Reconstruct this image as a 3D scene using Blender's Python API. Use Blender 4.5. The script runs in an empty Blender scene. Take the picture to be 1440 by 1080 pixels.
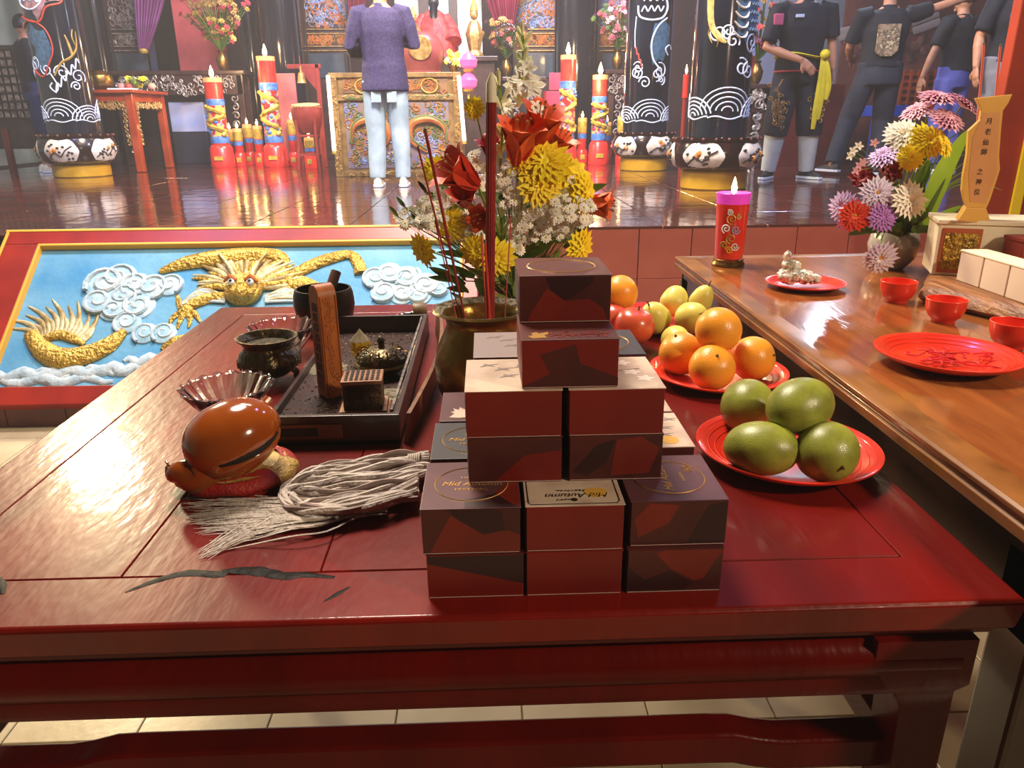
import bpy, math, random
from math import sin, cos, pi, radians, sqrt, atan2
from mathutils import Vector as V, Matrix, Euler, noise
random.seed(7)
C = bpy.context.scene
COL = C.collection
# ------------------------------------------------------------------ camera, light, exposure
F, PITCH, ROLL, YAW, CZ = 1060.0, .3407, -.0093, .032, 1.39
FW = V((sin(YAW)*cos(PITCH), cos(YAW)*cos(PITCH), -sin(PITCH)))
RT = V((cos(YAW), -sin(YAW), 0)); UP = RT.cross(FW)
R2 = RT*cos(ROLL)+UP*sin(ROLL); U2 = -RT*sin(ROLL)+UP*cos(ROLL)
cam = bpy.data.objects.new('camera', bpy.data.cameras.new('camera')); COL.objects.link(cam)
cam.data.sensor_width = 36; cam.data.lens = F*36/1440; cam.data.clip_start = .02; cam.data.clip_end = 100
cam.matrix_world = Matrix(((R2.x, U2.x, -FW.x, 0), (R2.y, U2.y, -FW.y, 0), (R2.z, U2.z, -FW.z, CZ), (0, 0, 0, 1)))
C.camera = cam
C.view_settings.view_transform = 'Standard'; C.view_settings.look = 'None'
C.view_settings.gamma = 1; C.view_settings.use_curve_mapping = False
C.view_settings.exposure = .35
w = bpy.data.worlds.new('hall_ambient'); C.world = w; w.use_nodes = True
w.node_tree.nodes['Background'].inputs[0].default_value = (.60, .42, .36, 1)
w.node_tree.nodes['Background'].inputs[1].default_value = .25
wv_ = w.node_tree.nodes.new('ShaderNodeVolumeScatter'); wv_.inputs['Density'].default_value = .006; wv_.inputs['Color'].default_value = (.95, .92, .92, 1)
w.node_tree.links.new(wv_.outputs[0], w.node_tree.nodes['World Output'].inputs['Volume'])   # incense smoke hanging in the hall
def area(name, loc, target, size, power, color, shape='DISK'):
    l = bpy.data.lights.new(name, 'AREA'); l.shape = shape; l.size = size; l.energy = power; l.color = color
    o = bpy.data.objects.new(name, l); COL.objects.link(o); o.location = loc
    o.rotation_euler = (V(target)-V(loc)).to_track_quat('-Z', 'Y').to_euler(); return o
def point(name, loc, power, color, r=.03):
    l = bpy.data.lights.new(name, 'POINT'); l.energy = power; l.color = color; l.shadow_soft_size = r
    o = bpy.data.objects.new(name, l); COL.objects.link(o); o.location = loc; return o
area('hall_lamp_key', (2.45, -.95, 2.75), (.1, .8, .95), .22, 68, (1, .79, .55))
area('hall_lamp_left', (-4.55, 8.1, 4.25), (-1.2, 3.5, .8), .7, 300, (1, .84, .5))
area('spotlight_blue', (-2.9, 4.7, 5.0), (-4.3, 8.9, 1.9), .5, 170, (.42, .5, 1))
area('spotlight_blue_right', (3.4, 4.6, 4.7), (2.2, 7.2, 1.5), .5, 120, (.5, .58, 1))
area('ceiling_light_platform', (-.3, 4.7, 5.2), (0, 9.0, .8), 1.6, 620, (1, .86, .74))
area('ceiling_light_altar', (.4, 8.2, 5.3), (-.4, 12, 1.4), 1.0, 420, (.95, .86, 1))
area('hall_lamp_right', (3.9, 8.4, 3.3), (2.5, 4, .9), .3, 22, (.72, .84, 1))
area('spotlight_violet', (1.3, 3.1, 4.2), (.2, .6, .9), .25, 9, (.5, .3, 1))
area('hall_fill_light', (-.6, 2.7, 4.4), (-.1, 1.4, .9), 1.2, 190, (1, .86, .70))  # unseen fill light, added above the flowers to brighten the bouquet
# ------------------------------------------------------------------ pixel of the photograph -> place in the hall
O3 = V((0, 0, CZ))
def ray(px, py): return FW+R2*((px-720)/F)+U2*((540-py)/F)
def Pz(px, py, z): d = ray(px, py); return O3+d*((z-CZ)/d.z)
def Py(px, py, y): d = ray(px, py); return O3+d*(y/d.y)
RN = V((0, -.7, .85)).normalized()
def Pr(px, py):
    d = ray(px, py); t = (V((0, 4.28, .8))-O3).dot(RN)/d.dot(RN); return O3+d*t
# ------------------------------------------------------------------ materials
MC = {}
def lin(c): return tuple((x/12.92 if x <= .04045 else ((x+.055)/1.055)**2.4) for x in c[:3])+(1,)
def hx(s): return tuple(int(s[i:i+2], 16)/255 for i in (0, 2, 4))
def mat(name, c1, c2=None, sc=6, rough=.5, metal=0, bump=0, bsc=40, coat=0, emit=0, trans=0, stretch=(1, 1, 1), detail=4, lo=.4, hi=.62, kind='noise', ior=1.45, spec=.5, sss=0, alpha=1, c3=None, coord='Object', bdist=.01):
    if name in MC: return MC[name]
    m = bpy.data.materials.new(name); m.use_nodes = True; nt = m.node_tree; b = nt.nodes['Principled BSDF']
    N = nt.nodes.new; L = nt.links.new
    a = lin(hx(c1)); b.inputs['Base Color'].default_value = a
    b.inputs['Roughness'].default_value = rough; b.inputs['Metallic'].default_value = metal
    b.inputs['Coat Weight'].default_value = coat; b.inputs['Coat Roughness'].default_value = .08
    b.inputs['Transmission Weight'].default_value = trans; b.inputs['IOR'].default_value = ior; b.inputs['Alpha'].default_value = alpha
    b.inputs['Specular IOR Level'].default_value = spec
    if sss: b.inputs['Subsurface Weight'].default_value = sss; b.inputs['Subsurface Radius'].default_value = (.01, .006, .004)
    if emit: b.inputs['Emission Color'].default_value = a; b.inputs['Emission Strength'].default_value = emit
    tc = N('ShaderNodeTexCoord'); mp = N('ShaderNodeMapping'); mp.inputs['Scale'].default_value = stretch; L(tc.outputs[coord], mp.inputs[0])
    if c2:
        if kind == 'voronoi': t = N('ShaderNodeTexVoronoi'); t.inputs['Scale'].default_value = sc; out = t.outputs['Distance']
        elif kind == 'wave': t = N('ShaderNodeTexWave'); t.inputs['Scale'].default_value = sc; t.inputs['Distortion'].default_value = 6; t.inputs['Detail'].default_value = 3; out = t.outputs['Fac']
        else: t = N('ShaderNodeTexNoise'); t.inputs['Scale'].default_value = sc; t.inputs['Detail'].default_value = detail; out = t.outputs['Fac']
        L(mp.outputs[0], t.inputs['Vector']); r = N('ShaderNodeValToRGB'); L(out, r.inputs[0]); L(r.outputs[0], b.inputs['Base Color'])
        r.color_ramp.elements[0].position = lo; r.color_ramp.elements[0].color = a
        r.color_ramp.elements[1].position = hi; r.color_ramp.elements[1].color = lin(hx(c2))
        if c3: e = r.color_ramp.elements.new(min(1, hi+(hi-lo)*.6)); e.color = lin(hx(c3))
    if bump:
        t = N('ShaderNodeTexVoronoi' if kind == 'vbump' else 'ShaderNodeTexNoise'); t.inputs['Scale'].default_value = bsc; L(mp.outputs[0], t.inputs['Vector'])
        bn = N('ShaderNodeBump'); bn.inputs['Strength'].default_value = bump; bn.inputs['Distance'].default_value = bdist
        L(t.outputs[0], bn.inputs['Height']); L(bn.outputs[0], b.inputs['Normal'])
        if coat: L(bn.outputs[0], b.inputs['Coat Normal'])
    MC[name] = m; return m
# ------------------------------------------------------------------ mesh building
def basis(n, hint=None):
    n = V(n).normalized(); h = V(hint) if hint else (V((0, 0, 1)) if abs(n.z) < .95 else V((0, 1, 0)))
    x = h.cross(n).normalized(); return x, n.cross(x), n
class MB:
    def __init__(s): s.v = []; s.f = []; s.m = []
    def add(s, vs, fs, m=0):
        k = len(s.v); s.v += [tuple(q) for q in vs]; s.f += [tuple(i+k for i in f) for f in fs]; s.m += [m]*len(fs); return s
    def box(s, lo, hi, m=0, rz=0, M=None, taper=None):
        lo, hi = V(lo), V(hi); c = (lo+hi)/2; vs = []
        for z in (lo.z, hi.z):
            for x, y in ((lo.x, lo.y), (hi.x, lo.y), (hi.x, hi.y), (lo.x, hi.y)):
                p = V((x, y, z))
                if taper and z == hi.z: p = V((c.x+(x-c.x)*taper, c.y+(y-c.y)*taper, z))
                if rz: d = p-c; p = c+V((d.x*cos(rz)-d.y*sin(rz), d.x*sin(rz)+d.y*cos(rz), d.z))
                vs.append(M@p if M else p)
        return s.add(vs, [(3, 2, 1, 0), (4, 5, 6, 7), (0, 1, 5, 4), (1, 2, 6, 5), (2, 3, 7, 6), (3, 0, 4, 7)], m)
    def bar(s, a, b, w, h, m=0, hint=(0, 0, 1)):
        a, b = V(a), V(b); x, y, n = basis(b-a, hint); x *= w/2; y *= h/2
        return s.add([a-x-y, a+x-y, a+x+y, a-x+y, b-x-y, b+x-y, b+x+y, b-x+y], [(3, 2, 1, 0), (4, 5, 6, 7), (0, 1, 5, 4), (1, 2, 6, 5), (2, 3, 7, 6), (3, 0, 4, 7)], m)
    def rings(s, rs, m=0, cap=True, closed=False):
        n = len(rs[0]); vs = [p for r in rs for p in r]; fs = []
        for i in range(len(rs)-(0 if closed else 1)):
            j = (i+1) % len(rs)
            for k in range(n): fs.append((i*n+k, i*n+(k+1) % n, j*n+(k+1) % n, j*n+k))
        if cap and not closed: fs.append(tuple(range(n-1, -1, -1))); fs.append(tuple((len(rs)-1)*n+k for k in range(n)))
        return s.add(vs, fs, m)
    def lathe(s, prof, c=(0, 0, 0), n=32, m=0, axis=(0, 0, 1), flute=None, cap=True, sq=1, rz=0):
        c = V(c); x, y, a = basis(axis, (0, 1, 0) if abs(V(axis).normalized().z) > .95 else None); rs = []
        for r, z in prof:
            rs.append([c+x*(r*sq*cos(t)*(1+(flute[1]*cos(flute[0]*t) if flute else 0)))+y*(r*sin(t)*(1+(flute[1]*cos(flute[0]*t) if flute else 0)))+a*z for t in [2*pi*k/n+rz for k in range(n)]])
        return s.rings(rs, m, cap)
    def tube(s, pts, r, n=8, m=0, cap=True, flat=1, hint=None, closed=False):
        pts = [V(p) for p in pts]; R_ = r if isinstance(r, (list, tuple)) else [r]*len(pts); rs = []; px = None
        for i, p in enumerate(pts):
            if closed: d = pts[(i+1) % len(pts)]-pts[i-1]
            else: d = pts[min(i+1, len(pts)-1)]-pts[max(i-1, 0)]
            if d.length < 1e-9: d = V((0, 0, 1))
            d.normalize()
            if hint: x = V(hint).cross(d); x = x.normalized() if x.length > 1e-6 else basis(d)[0]
            elif px is None: x = basis(d)[0]
            else: x = px-d*px.dot(d); x = x.normalized() if x.length > 1e-6 else basis(d)[0]
            px = x; y = d.cross(x)
            rs.append([p+x*(R_[i]*cos(t))+y*(R_[i]*flat*sin(t)) for t in [2*pi*k/n for k in range(n)]])
        return s.rings(rs, m, cap, closed)
    def ell(s, c, r, nu=16, nv=10, m=0, M=None, f=None):
        c = V(c); r = (r, r, r) if not isinstance(r, (tuple, list)) else r; vs = []; fs = []
        def P(u, v):
            p = V((cos(u)*sin(v), sin(u)*sin(v), cos(v)))
            k = f(p) if f else 1
            p = V((p.x*r[0], p.y*r[1], p.z*r[2]))*k
            return c+(M@p if M else p)
        vs.append(P(0, 0))
        for j in range(1, nv):
            for i in range(nu): vs.append(P(2*pi*i/nu, pi*j/nv))
        vs.append(P(0, pi)); L_ = len(vs)-1
        for i in range(nu): fs.append((0, 1+i, 1+(i+1) % nu)); fs.append((L_, 1+(nv-2)*nu+(i+1) % nu, 1+(nv-2)*nu+i))
        for j in range(nv-2):
            for i in range(nu): a = 1+j*nu; fs.append((a+i, a+nu+i, a+nu+(i+1) % nu, a+(i+1) % nu))
        return s.add(vs, fs, m)
    def prism(s, poly, fr, d0, d1, m=0):
        o, x, y, n = fr; k = len(poly)
        vs = [o+x*a+y*b+n*d0 for a, b in poly]+[o+x*a+y*b+n*d1 for a, b in poly]
        fs = [tuple(range(k-1, -1, -1)), tuple(range(k, 2*k))]+[(i, (i+1) % k, k+(i+1) % k, k+i) for i in range(k)]
        return s.add(vs, fs, m)
    def build(s, name, mats, parent=None, smooth=35, bevel=0, seg=2, local=False):
        me = bpy.data.meshes.new(name); off = V((0, 0, 0))
        if parent is not None and not local:
            q = parent; 
            while q is not None: off += q.location; q = q.parent
        elif parent is None and not local and s.v:
            xs = [q[0] for q in s.v]; ys = [q[1] for q in s.v]; zs = [q[2] for q in s.v]
            off = V(((min(xs)+max(xs))/2, (min(ys)+max(ys))/2, min(zs)))
        me.from_pydata([(q[0]-off.x, q[1]-off.y, q[2]-off.z) for q in s.v], [], s.f)
        for m in (mats if isinstance(mats, (list, tuple)) else [mats]): me.materials.append(m)
        me.polygons.foreach_set('material_index', s.m)
        me.update(); me.validate()
        if smooth: me.shade_smooth(); me.set_sharp_from_angle(angle=radians(smooth))
        o = bpy.data.objects.new(name, me); COL.objects.link(o)
        if parent is not None: o.parent = parent
        elif not local: o.location = off
        if bevel: b = o.modifiers.new('bevel', 'BEVEL'); b.width = bevel; b.segments = seg; b.limit_method = 'ANGLE'; b.angle_limit = radians(40)
        return o
def tag(o, label=None, cat=None, group=None, kind=None):
    for k, v_ in (('label', label), ('category', cat), ('group', group), ('kind', kind)):
        if v_: o[k] = v_
    return o
def thing(name, label, cat, loc=(0, 0, 0), group=None):
    o = bpy.data.objects.new(name, None); COL.objects.link(o); o.location = loc; o.empty_display_size = .05
    return tag(o, label, cat, group)
KIDS = {}
def copy_tree(o, loc=None, rz=None, label=None, group=None, scale=None, parent=None):
    c = o.copy(); COL.objects.link(c)
    if parent is not None: c.parent = parent
    for ch in [q for q in COL.objects if q.parent == o]: copy_tree(ch, parent=c)
    if loc is not None: c.location = loc
    if rz is not None: c.rotation_euler = (0, 0, rz)
    if scale: c.scale = (scale,)*3 if not isinstance(scale, tuple) else scale
    if label: c['label'] = label
    if group: c['group'] = group
    return c
def inst(me, name, parent, loc, rot=(0, 0, 0), sc=1):
    o = bpy.data.objects.new(name, me); COL.objects.link(o); o.parent = parent; o.location = loc; o.rotation_euler = rot
    o.scale = (sc,)*3 if not isinstance(sc, tuple) else sc; return o
def freeze(o):
    dg = bpy.context.evaluated_depsgraph_get(); ev = o.evaluated_get(dg); me = bpy.data.meshes.new_from_object(ev)
    old = o.data; o.modifiers.clear(); o.data = me; return o
def fuse(mb, name, mats, parent, voxel=.012, it=3, wr=0, ws=9):
    o = mb.build(name, mats, parent, 0, local=True)
    r = o.modifiers.new('r', 'REMESH'); r.mode = 'VOXEL'; r.voxel_size = voxel
    s_ = o.modifiers.new('s', 'SMOOTH'); s_.iterations = it; s_.factor = .5
    bpy.context.view_layer.update(); freeze(o); me = o.data
    if not me.materials: me.materials.append(mats)
    if wr:
        cs_ = [v_.co+v_.normal*(noise.noise(V((v_.co.x*ws, v_.co.y*ws, v_.co.z*ws*.6)))*wr) for v_ in me.vertices]
        me.vertices.foreach_set('co', [q for c_ in cs_ for q in c_])
    me.shade_smooth(); return o
FONT = None
def text(s, size, loc, xdir, ydir, m, parent, name='lettering', ext=.0002, sx=1, shear=0, align='CENTER'):
    cu = bpy.data.curves.new(name, 'FONT'); cu.body = s; cu.size = size; cu.extrude = ext; cu.align_x = align; cu.align_y = 'CENTER'; cu.shear = shear; cu.resolution_u = 3
    t = bpy.data.objects.new(name, cu); COL.objects.link(t); bpy.context.view_layer.update()
    me = bpy.data.meshes.new_from_object(t.evaluated_get(bpy.context.evaluated_depsgraph_get())); bpy.data.objects.remove(t)
    x = V(xdir).normalized()*sx; y = V(ydir).normalized(); n = x.cross(y).normalized(); off = V((0, 0, 0)); q = parent
    while q is not None: off += q.location; q = q.parent
    L_ = V(loc)-off
    for v_ in me.vertices: v_.co = L_+x*v_.co.x+y*v_.co.y+n*v_.co.z
    me.materials.clear(); me.materials.append(m)
    o = bpy.data.objects.new(name, me); COL.objects.link(o); o.parent = parent; return o
def circ(r, n=24, a0=0, a1=2*pi, c=(0, 0)): return [(c[0]+r*cos(a0+(a1-a0)*i/n), c[1]+r*sin(a0+(a1-a0)*i/n)) for i in range(n+(0 if a1-a0 >= 6.28 else 1))]
def spiral(cx, cy, r0, r1, turns, a0=0, n=16, sgn=1):
    return [(cx+(r0+(r1-r0)*i/n)*cos(a0+sgn*2*pi*turns*i/n), cy+(r0+(r1-r0)*i/n)*sin(a0+sgn*2*pi*turns*i/n)) for i in range(n+1)]
def smooth_path(pts, k=6):
    pts = [V(p) for p in pts]; out = []
    for i in range(len(pts)-1):
        p0, p1, p2, p3 = pts[max(i-1, 0)], pts[i], pts[i+1], pts[min(i+2, len(pts)-1)]
        for j in range(k):
            t = j/k; out.append(.5*((2*p1)+(p2-p0)*t+(2*p0-5*p1+4*p2-p3)*t*t+(3*p1-p0-3*p2+p3)*t**3))
    out.append(pts[-1]); return out
def interp(vals, k):
    out = []
    for i in range(len(vals)-1): out += [vals[i]+(vals[i+1]-vals[i])*j/k for j in range(k)]
    return out+[vals[-1]]
# ------------------------------------------------------------------ palette
gold = mat('gold_paint', 'A8822E', 'D9BC5A', 14, .42, .35, .5, 90, lo=.35, hi=.65, c3='7A6020')
gold_leaf = mat('gold_print', 'D8A860', rough=.3, metal=.6)
lacq = mat('red_lacquer', '5C0903', '440602', 3, .32, 0, .1, 26, coat=.1, spec=.08, lo=.35, hi=.7, stretch=(3, .8, 1))
lacq_top = mat('red_lacquer_top', '760E04', '540A04', 4, .38, 0, .13, 30, coat=.3, spec=.2, lo=.3, hi=.72, stretch=(2.2, .7, 1), bdist=.006)
brown = mat('brown_lacquer', '9A5A2C', '784220', 5, .13, 0, .03, 22, coat=.4, lo=.35, hi=.65, stretch=(6, .8, 1))
brown_dark = mat('dark_brown_lacquer', '42200E', '2E160A', 5, .3, coat=.2, stretch=(6, .8, 1))
brown_edge = mat('brown_lacquer_edge', '96622E', '6E421A', 9, .3, coat=.4)
black = mat('black_lacquer', '12121A', rough=.16, coat=.5)
blackmat = mat('black_metal', '1E1A18', '2E2824', 30, .55, .3)
white = mat('white_paint', 'DCE4EA', rough=.5)
redpl = mat('red_plastic', 'D8321A', 'C82A16', 8, .3, coat=.3)
# ------------------------------------------------------------------ room shell
wgreen = mat('green_wall_paint', '9AA69A', '8A968C', 2, .8); wdark = mat('dark_wall', '2A1614', '3A1E18', 2, .7); ceilm = mat('ceiling_wood', '3A1C14', '2A140E', 3, .7)
for nm, a, b, m_ in (('wall_left', (-7.2, -3, 0), (-7, 14.2, 5.6), wgreen), ('wall_right', (7, -3, 0), (7.2, 14.2, 5.6), wdark), ('wall_back', (-7.2, 13.2, 0), (7.2, 13.4, 5.6), wdark), ('wall_front', (-7.2, -3.2, 0), (7.2, -3, 5.6), wdark), ('ceiling', (-7.2, -3.2, 5.6), (7.2, 13.4, 5.8), ceilm)):
    tag(MB().box(a, b).build(nm, m_, None, 0), kind='structure')
# ------------------------------------------------------------------ floor
grout = mat('floor_grout', '6E5F48', rough=.9)
tilem = mat('cream_tile', 'B8A888', 'A08E70', 3.5, .3, bump=.05, lo=.35, hi=.7, c3='C8BA98')
fl = MB().box((-8, -2.5, -.06), (8, 4.4, -.012)).build('floor', grout, None, 0); tag(fl, kind='structure')
tb = MB().box((-.1535, -.1535, -.011), (.1535, .1535, 0)).build('tile', tilem, None, 0, .002, 1, True)
tb.parent = fl; tm = tb.data; first = True
def tl(x, y, z=0):
    global first
    if first: tb.location = V((x, y, z))-fl.location; first = False
    else: o = tb.copy(); COL.objects.link(o); o.location = V((x, y, z))-fl.location
for i in range(-10, 9):
    for j in range(0, 12):
        x = .065+.31*i+.155; y = .82-.31+.31*j+.155
        if y > 3.58: continue
        tl(x, y)
rest = MB()
for i in range(-24, 25):
    for j in range(-9, 13):
        if -10 <= i <= 8 and 0 <= j and .51+.31*j+.155 <= 3.58: continue
        x = .065+.31*i+.155; y = .51+.31*j+.155
        if y > 4.2: continue
        rest.box((x-.153, y-.153, -.011), (x+.153, y+.153, 0))
tag(rest.build('outer_tiles', tilem, fl, 0), kind='stuff')
# ------------------------------------------------------------------ platform
pgr = mat('platform_grout', '2A1512', rough=.6)
ptile = mat('platform_tile', '3A1E18', '54281E', 2.2, .11, 0, .16, 5, coat=.5, lo=.35, hi=.7, bdist=.02)
rtile = mat('riser_tile', '9A4A3E', 'A85A4A', 5, .35, lo=.3, hi=.7)
pl = MB().box((-7, 4.31, 0), (7, 13.2, .785)).build('trim_1', pgr, None, 0); tag(pl, kind='structure')
t0 = None
for i in range(-10, 11):
    for j in range(13):
        x, y = .6*i+.1, 4.28+.3+.6*j
        if t0 is None: t0 = MB().box((-.297, -.297, -.015), (.297, .297, 0)).build('tile', ptile, None, 0, .002, 1, True); t0.parent = pl; o = t0
        else: o = t0.copy(); COL.objects.link(o)
        o.location = V((x, y, .8+random.uniform(-.0008, .0008)))-pl.location
        o.rotation_euler = (random.uniform(-.0015, .0015), random.uniform(-.001, .001), 0)
t0 = None
for i in range(0, 20):
    for z in (.65, .35, .05):
        if t0 is None: t0 = MB().box((-.149, -.012, -.149), (.149, .012, .149)).build('riser_tile', rtile, None, 0, .002, 1, True); t0.parent = pl; o = t0
        else: o = t0.copy(); COL.objects.link(o)
        o.location = V((.11+.303*i, 4.297, z-(0 if z > .1 else 0)))-pl.location
# stairs left of the relief
st = thing('staircase', 'dark red tiled steps at the far left of the painted dragon ramp', 'stairs', (-3.3, 3.9, 0))
for k in range(4):
    MB().box((-4.2, 3.55+.19*k, .0), (-2.62, 4.3, .16*(k+1))).build('step', rtile, st, 0, .004)
# ------------------------------------------------------------------ dragon ramp
rb = thing('dragon_ramp', 'sloping painted relief ramp with gold dragon and white clouds on blue in a red frame', 'relief', (-1.32, 3.45, 0))
XA = V((1, 0, 0)); YA = V((0, .85, .7)).normalized(); RO = V((0, 4.28, .8)); FR = (RO, XA, YA, RN)
def rp(px, py): p = Pr(px, py); return (p.x, -(0.8-p.z)/YA.z)
def RW(q, h=0): return RO+XA*q[0]+YA*q[1]+RN*h
redm = mat('red_frame_paint', '962414', '7C1A10', 5, .4, lo=.35, hi=.7)
yel = mat('yellow_edge_paint', 'D8A030', rough=.45)
sky = mat('blue_relief_paint', '3E86B2', '689FBC', 3, .6, bump=.3, bsc=30, lo=.35, hi=.65, c3='3A7CA6')
core = MB(); core.prism([(3.46, .0), (3.46, .10), (4.30, .785), (4.30, 0)], (V((-2.6, 0, 0)), V((0, 1, 0)), V((0, 0, 1)), V((1, 0, 0))), 0, 2.55)
core.build('ramp_core', redm, rb, 0)
MB().prism([(-2.42, -1.03), (-.13, -1.03), (-.13, -.09), (-2.42, -.09)], FR, -.008, .004).build('painted_ground', sky, rb, 0)
fr = lambda a, b, c_, d: MB().prism([(a, b), (c_, b), (c_, d), (a, d)], FR, -.01, .035)
fr(-2.6, -.1, -.05, 0).build('frame_rail', redm, rb, 0, .005); fr(-2.6, -1.105, -.05, -1.0).build('frame_rail', redm, rb, 0, .005)
fr(-2.6, -1.0, -2.42, -.1).build('frame_rail', redm, rb, 0, .005); fr(-.13, -1.0, -.05, -.1).build('frame_rail', redm, rb, 0, .005)
for a, b, c_, d in ((-2.42, -.115, -.13, -.1), (-2.42, -1.0, -2.407, -.115), (-.143, -1.0, -.13, -.115), (-2.62, -.012, -.04, .004), (-2.615, -1.09, -2.6, -.012)):
    MB().prism([(a, b), (c_, b), (c_, d), (a, d)], FR, -.01, .039).build('yellow_edging', yel, rb, 0, .003)
kb = mat('kerb_tile', '5E2A22', '6E342A', 6, .35)
for i in range(9): MB().box((-2.6+.284*i, 3.435, 0), (-2.6+.284*i+.28, 3.46, .102)).build('kerb_tile', kb, rb, 0, .002, 1)
wcl = mat('cloud_plaster', 'B8C4C8', '8EA8B6', 16, .8, bump=.6, bsc=40, lo=.35, hi=.7, c3='E6E2D6')
clouds = [(150, 400, 30), (168, 392, 26), (192, 402, 22), (140, 425, 24), (162, 436, 22), (196, 432, 24), (215, 405, 24), (240, 402, 20), (180, 455, 20), (205, 470, 18), (232, 470, 18), (175, 418, 22),
          (528, 392, 20), (548, 386, 20), (572, 392, 22), (598, 402, 22), (540, 412, 20), (566, 414, 20), (590, 416, 18), (618, 408, 14)]
for k, (x, y, r) in enumerate(clouds):
    m = MB(); q = rp(x, y); rx = abs(rp(x+r, y)[0]-q[0])
    m.lathe([(rx, 0), (rx*.95, .012), (rx*.6, .022), (.001, .026)], RW(q, 0), 20, 0, RN)
    sp = spiral(q[0], q[1], rx*.15, rx*.93, 1.5, random.uniform(0, 6), 20, random.choice((1, -1)))
    m.tube([RW(s_, .020) for s_ in sp], rx*.13, 6, 1)
    m.build('cloud', [mat('cloud_blue', '8DB6CC', 'B5CCD6', 12, .8, bump=.5, bsc=40), wcl], rb, 50)
for (x, y, a, b) in ((40, 528, 60, 10), (110, 524, 60, 9), (165, 520, 45, 9), (215, 508, 40, 10), (70, 536, 90, 6)):
    m = MB(); q = rp(x, y); l = abs(rp(x+a, y)[0]-q[0]); pts = [RW((q[0]-l+2*l*i/14, q[1]+.018*sin(i*1.3)), .006) for i in range(15)]
    m.tube(pts, [.012+.022*sin(pi*i/14) for i in range(15)], 8, 0, flat=.5, hint=RN); m.build('wave_crest', wcl, rb, 50)
gd = mat('gilded_scales', '9A7626', 'C8A448', 22, .42, .45, 1.0, 55, lo=.3, hi=.6, c3='5E4A1A', bdist=.02)
gd2 = mat('gilded_mane', '86703A', 'C8BC90', 9, .5, .25, .6, 40, lo=.35, hi=.6, c3='5E5A2A')
def dtube(name, pts, rad, m=gd, h=.01, flat=.55, k=5, n=10):
    P = smooth_path([RW(rp(*p), h) for p in pts], k); sc_ = abs(rp(351, 400)[0]-rp(350, 400)[0])
    return MB().tube(P, [r*sc_ for r in interp(rad, k)], n, 0, hint=RN, flat=flat).build(name, m, rb, 60)
dtube('dragon_body', [(225, 384), (262, 372), (300, 366), (345, 362), (390, 362), (405, 372)], [4, 12, 15, 15, 12, 5])
dtube('dragon_body', [(400, 404), (428, 402), (452, 408)], [5, 14, 6])
dtube('foreleg', [(402, 396), (432, 378), (462, 366), (492, 360), (504, 372), (508, 386)], [8, 10, 10, 8, 9, 10])
dtube('foreleg', [(330, 418), (300, 420), (275, 428), (258, 440)], [6, 9, 9, 6])
for p in (((258, 438), (244, 448), (238, 460)), ((260, 440), (254, 452), (250, 464)), ((264, 440), (268, 450), (266, 462)), ((268, 438), (276, 444), (282, 454)), ((256, 436), (252, 424), (250, 416))):
    dtube('claw', p, [5, 4, 1.5], k=3, n=6)
dtube('dragon_body', [(228, 492), (246, 482), (268, 474)], [3, 8, 4])
dtube('dragon_tail', [(44, 470), (62, 494), (90, 506), (125, 500), (155, 486), (176, 466)], [9, 14, 17, 15, 13, 6])
dtube('dragon_tail', [(64, 478), (85, 472), (105, 478), (120, 486)], [6, 8, 7, 3])
for i in range(15):
    a = -2.55+1.9*i/14; r0 = 30; cx, cy = 86, 492; L_ = 48+12*sin(i*2.1)
    dtube('tail_flame', [(cx+r0*1.2*cos(a), cy+r0*.6*sin(a)), (cx+(r0+L_*.5)*cos(a+.08), cy+(r0*.6+L_*.5)*sin(a+.08)), (cx+(r0+L_)*cos(a-.1), cy+(r0*.6+L_*.9)*sin(a-.1))], [5, 4, .8], gd2, .008, .6, 3, 6)
for i in range(38):
    a = pi+.1+(pi*1.0-.2)*(i/37)+random.uniform(-.03, .03); L_ = random.uniform(38, 62); x0, y0 = 346+22*cos(a), 408+15*sin(a)
    dtube('mane_lock', [(x0, y0), (x0+L_*.55*cos(a), y0+L_*.4*sin(a)), (x0+L_*1.15*cos(a+.12), y0+L_*.72*sin(a-.1))], [6, 5, .8], gd2 if i % 3 else gd, .012+.01*random.random(), .7, 3, 6)
for i in range(10):
    for s_ in (-1, 1):
        L_ = 60+3*i; dtube('whisker', [(346+s_*28, 418+i), (346+s_*(28+L_*.5), 412+i*1.5-4*(i % 3)), (346+s_*(28+L_*.75), 420+i*1.4)], [2.5, 2.2, .6], wcl if i % 2 else gd2, .016, .7, 3, 6)
hc = rp(345, 412); hs = abs(rp(346, 412)[0]-hc[0])
m = MB(); m.ell(RW(hc, .03), (27*hs, 27*hs, .06), 24, 14, 0, Matrix((XA, YA, RN)).transposed()); m.ell(RW(rp(345, 424), .06), (13*hs, 11*hs, .05), 14, 8, 0, Matrix((XA, YA, RN)).transposed())
m.ell(RW(rp(334, 425), .075), (6*hs, 5*hs, .03), 8, 6, 0); m.ell(RW(rp(356, 425), .075), (6*hs, 5*hs, .03), 8, 6, 0); hd = m.build('dragon_head', gd, rb, 60)
for s_ in (-1, 1):
    e = MB().ell(RW(rp(345+s_*13, 411), .085), .019, 12, 8).build('eye', white, hd); MB().ell(RW(rp(345+s_*13, 411.5), .101), .009, 8, 6).build('pupil', black, hd)
    MB().tube([RW(rp(345+s_*24, 409), .075), RW(rp(345+s_*14, 405), .1), RW(rp(345+s_*5, 409), .09)], [.006, .014, .008], 6).build('brow', mat('brow_red', 'A85A20', rough=.5), hd)
    dtube('horn', [(345+s_*12, 398), (345+s_*18, 384), (345+s_*34, 364)], [4, 3.5, 1], gd2, .05, 1, 4, 7)
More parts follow.
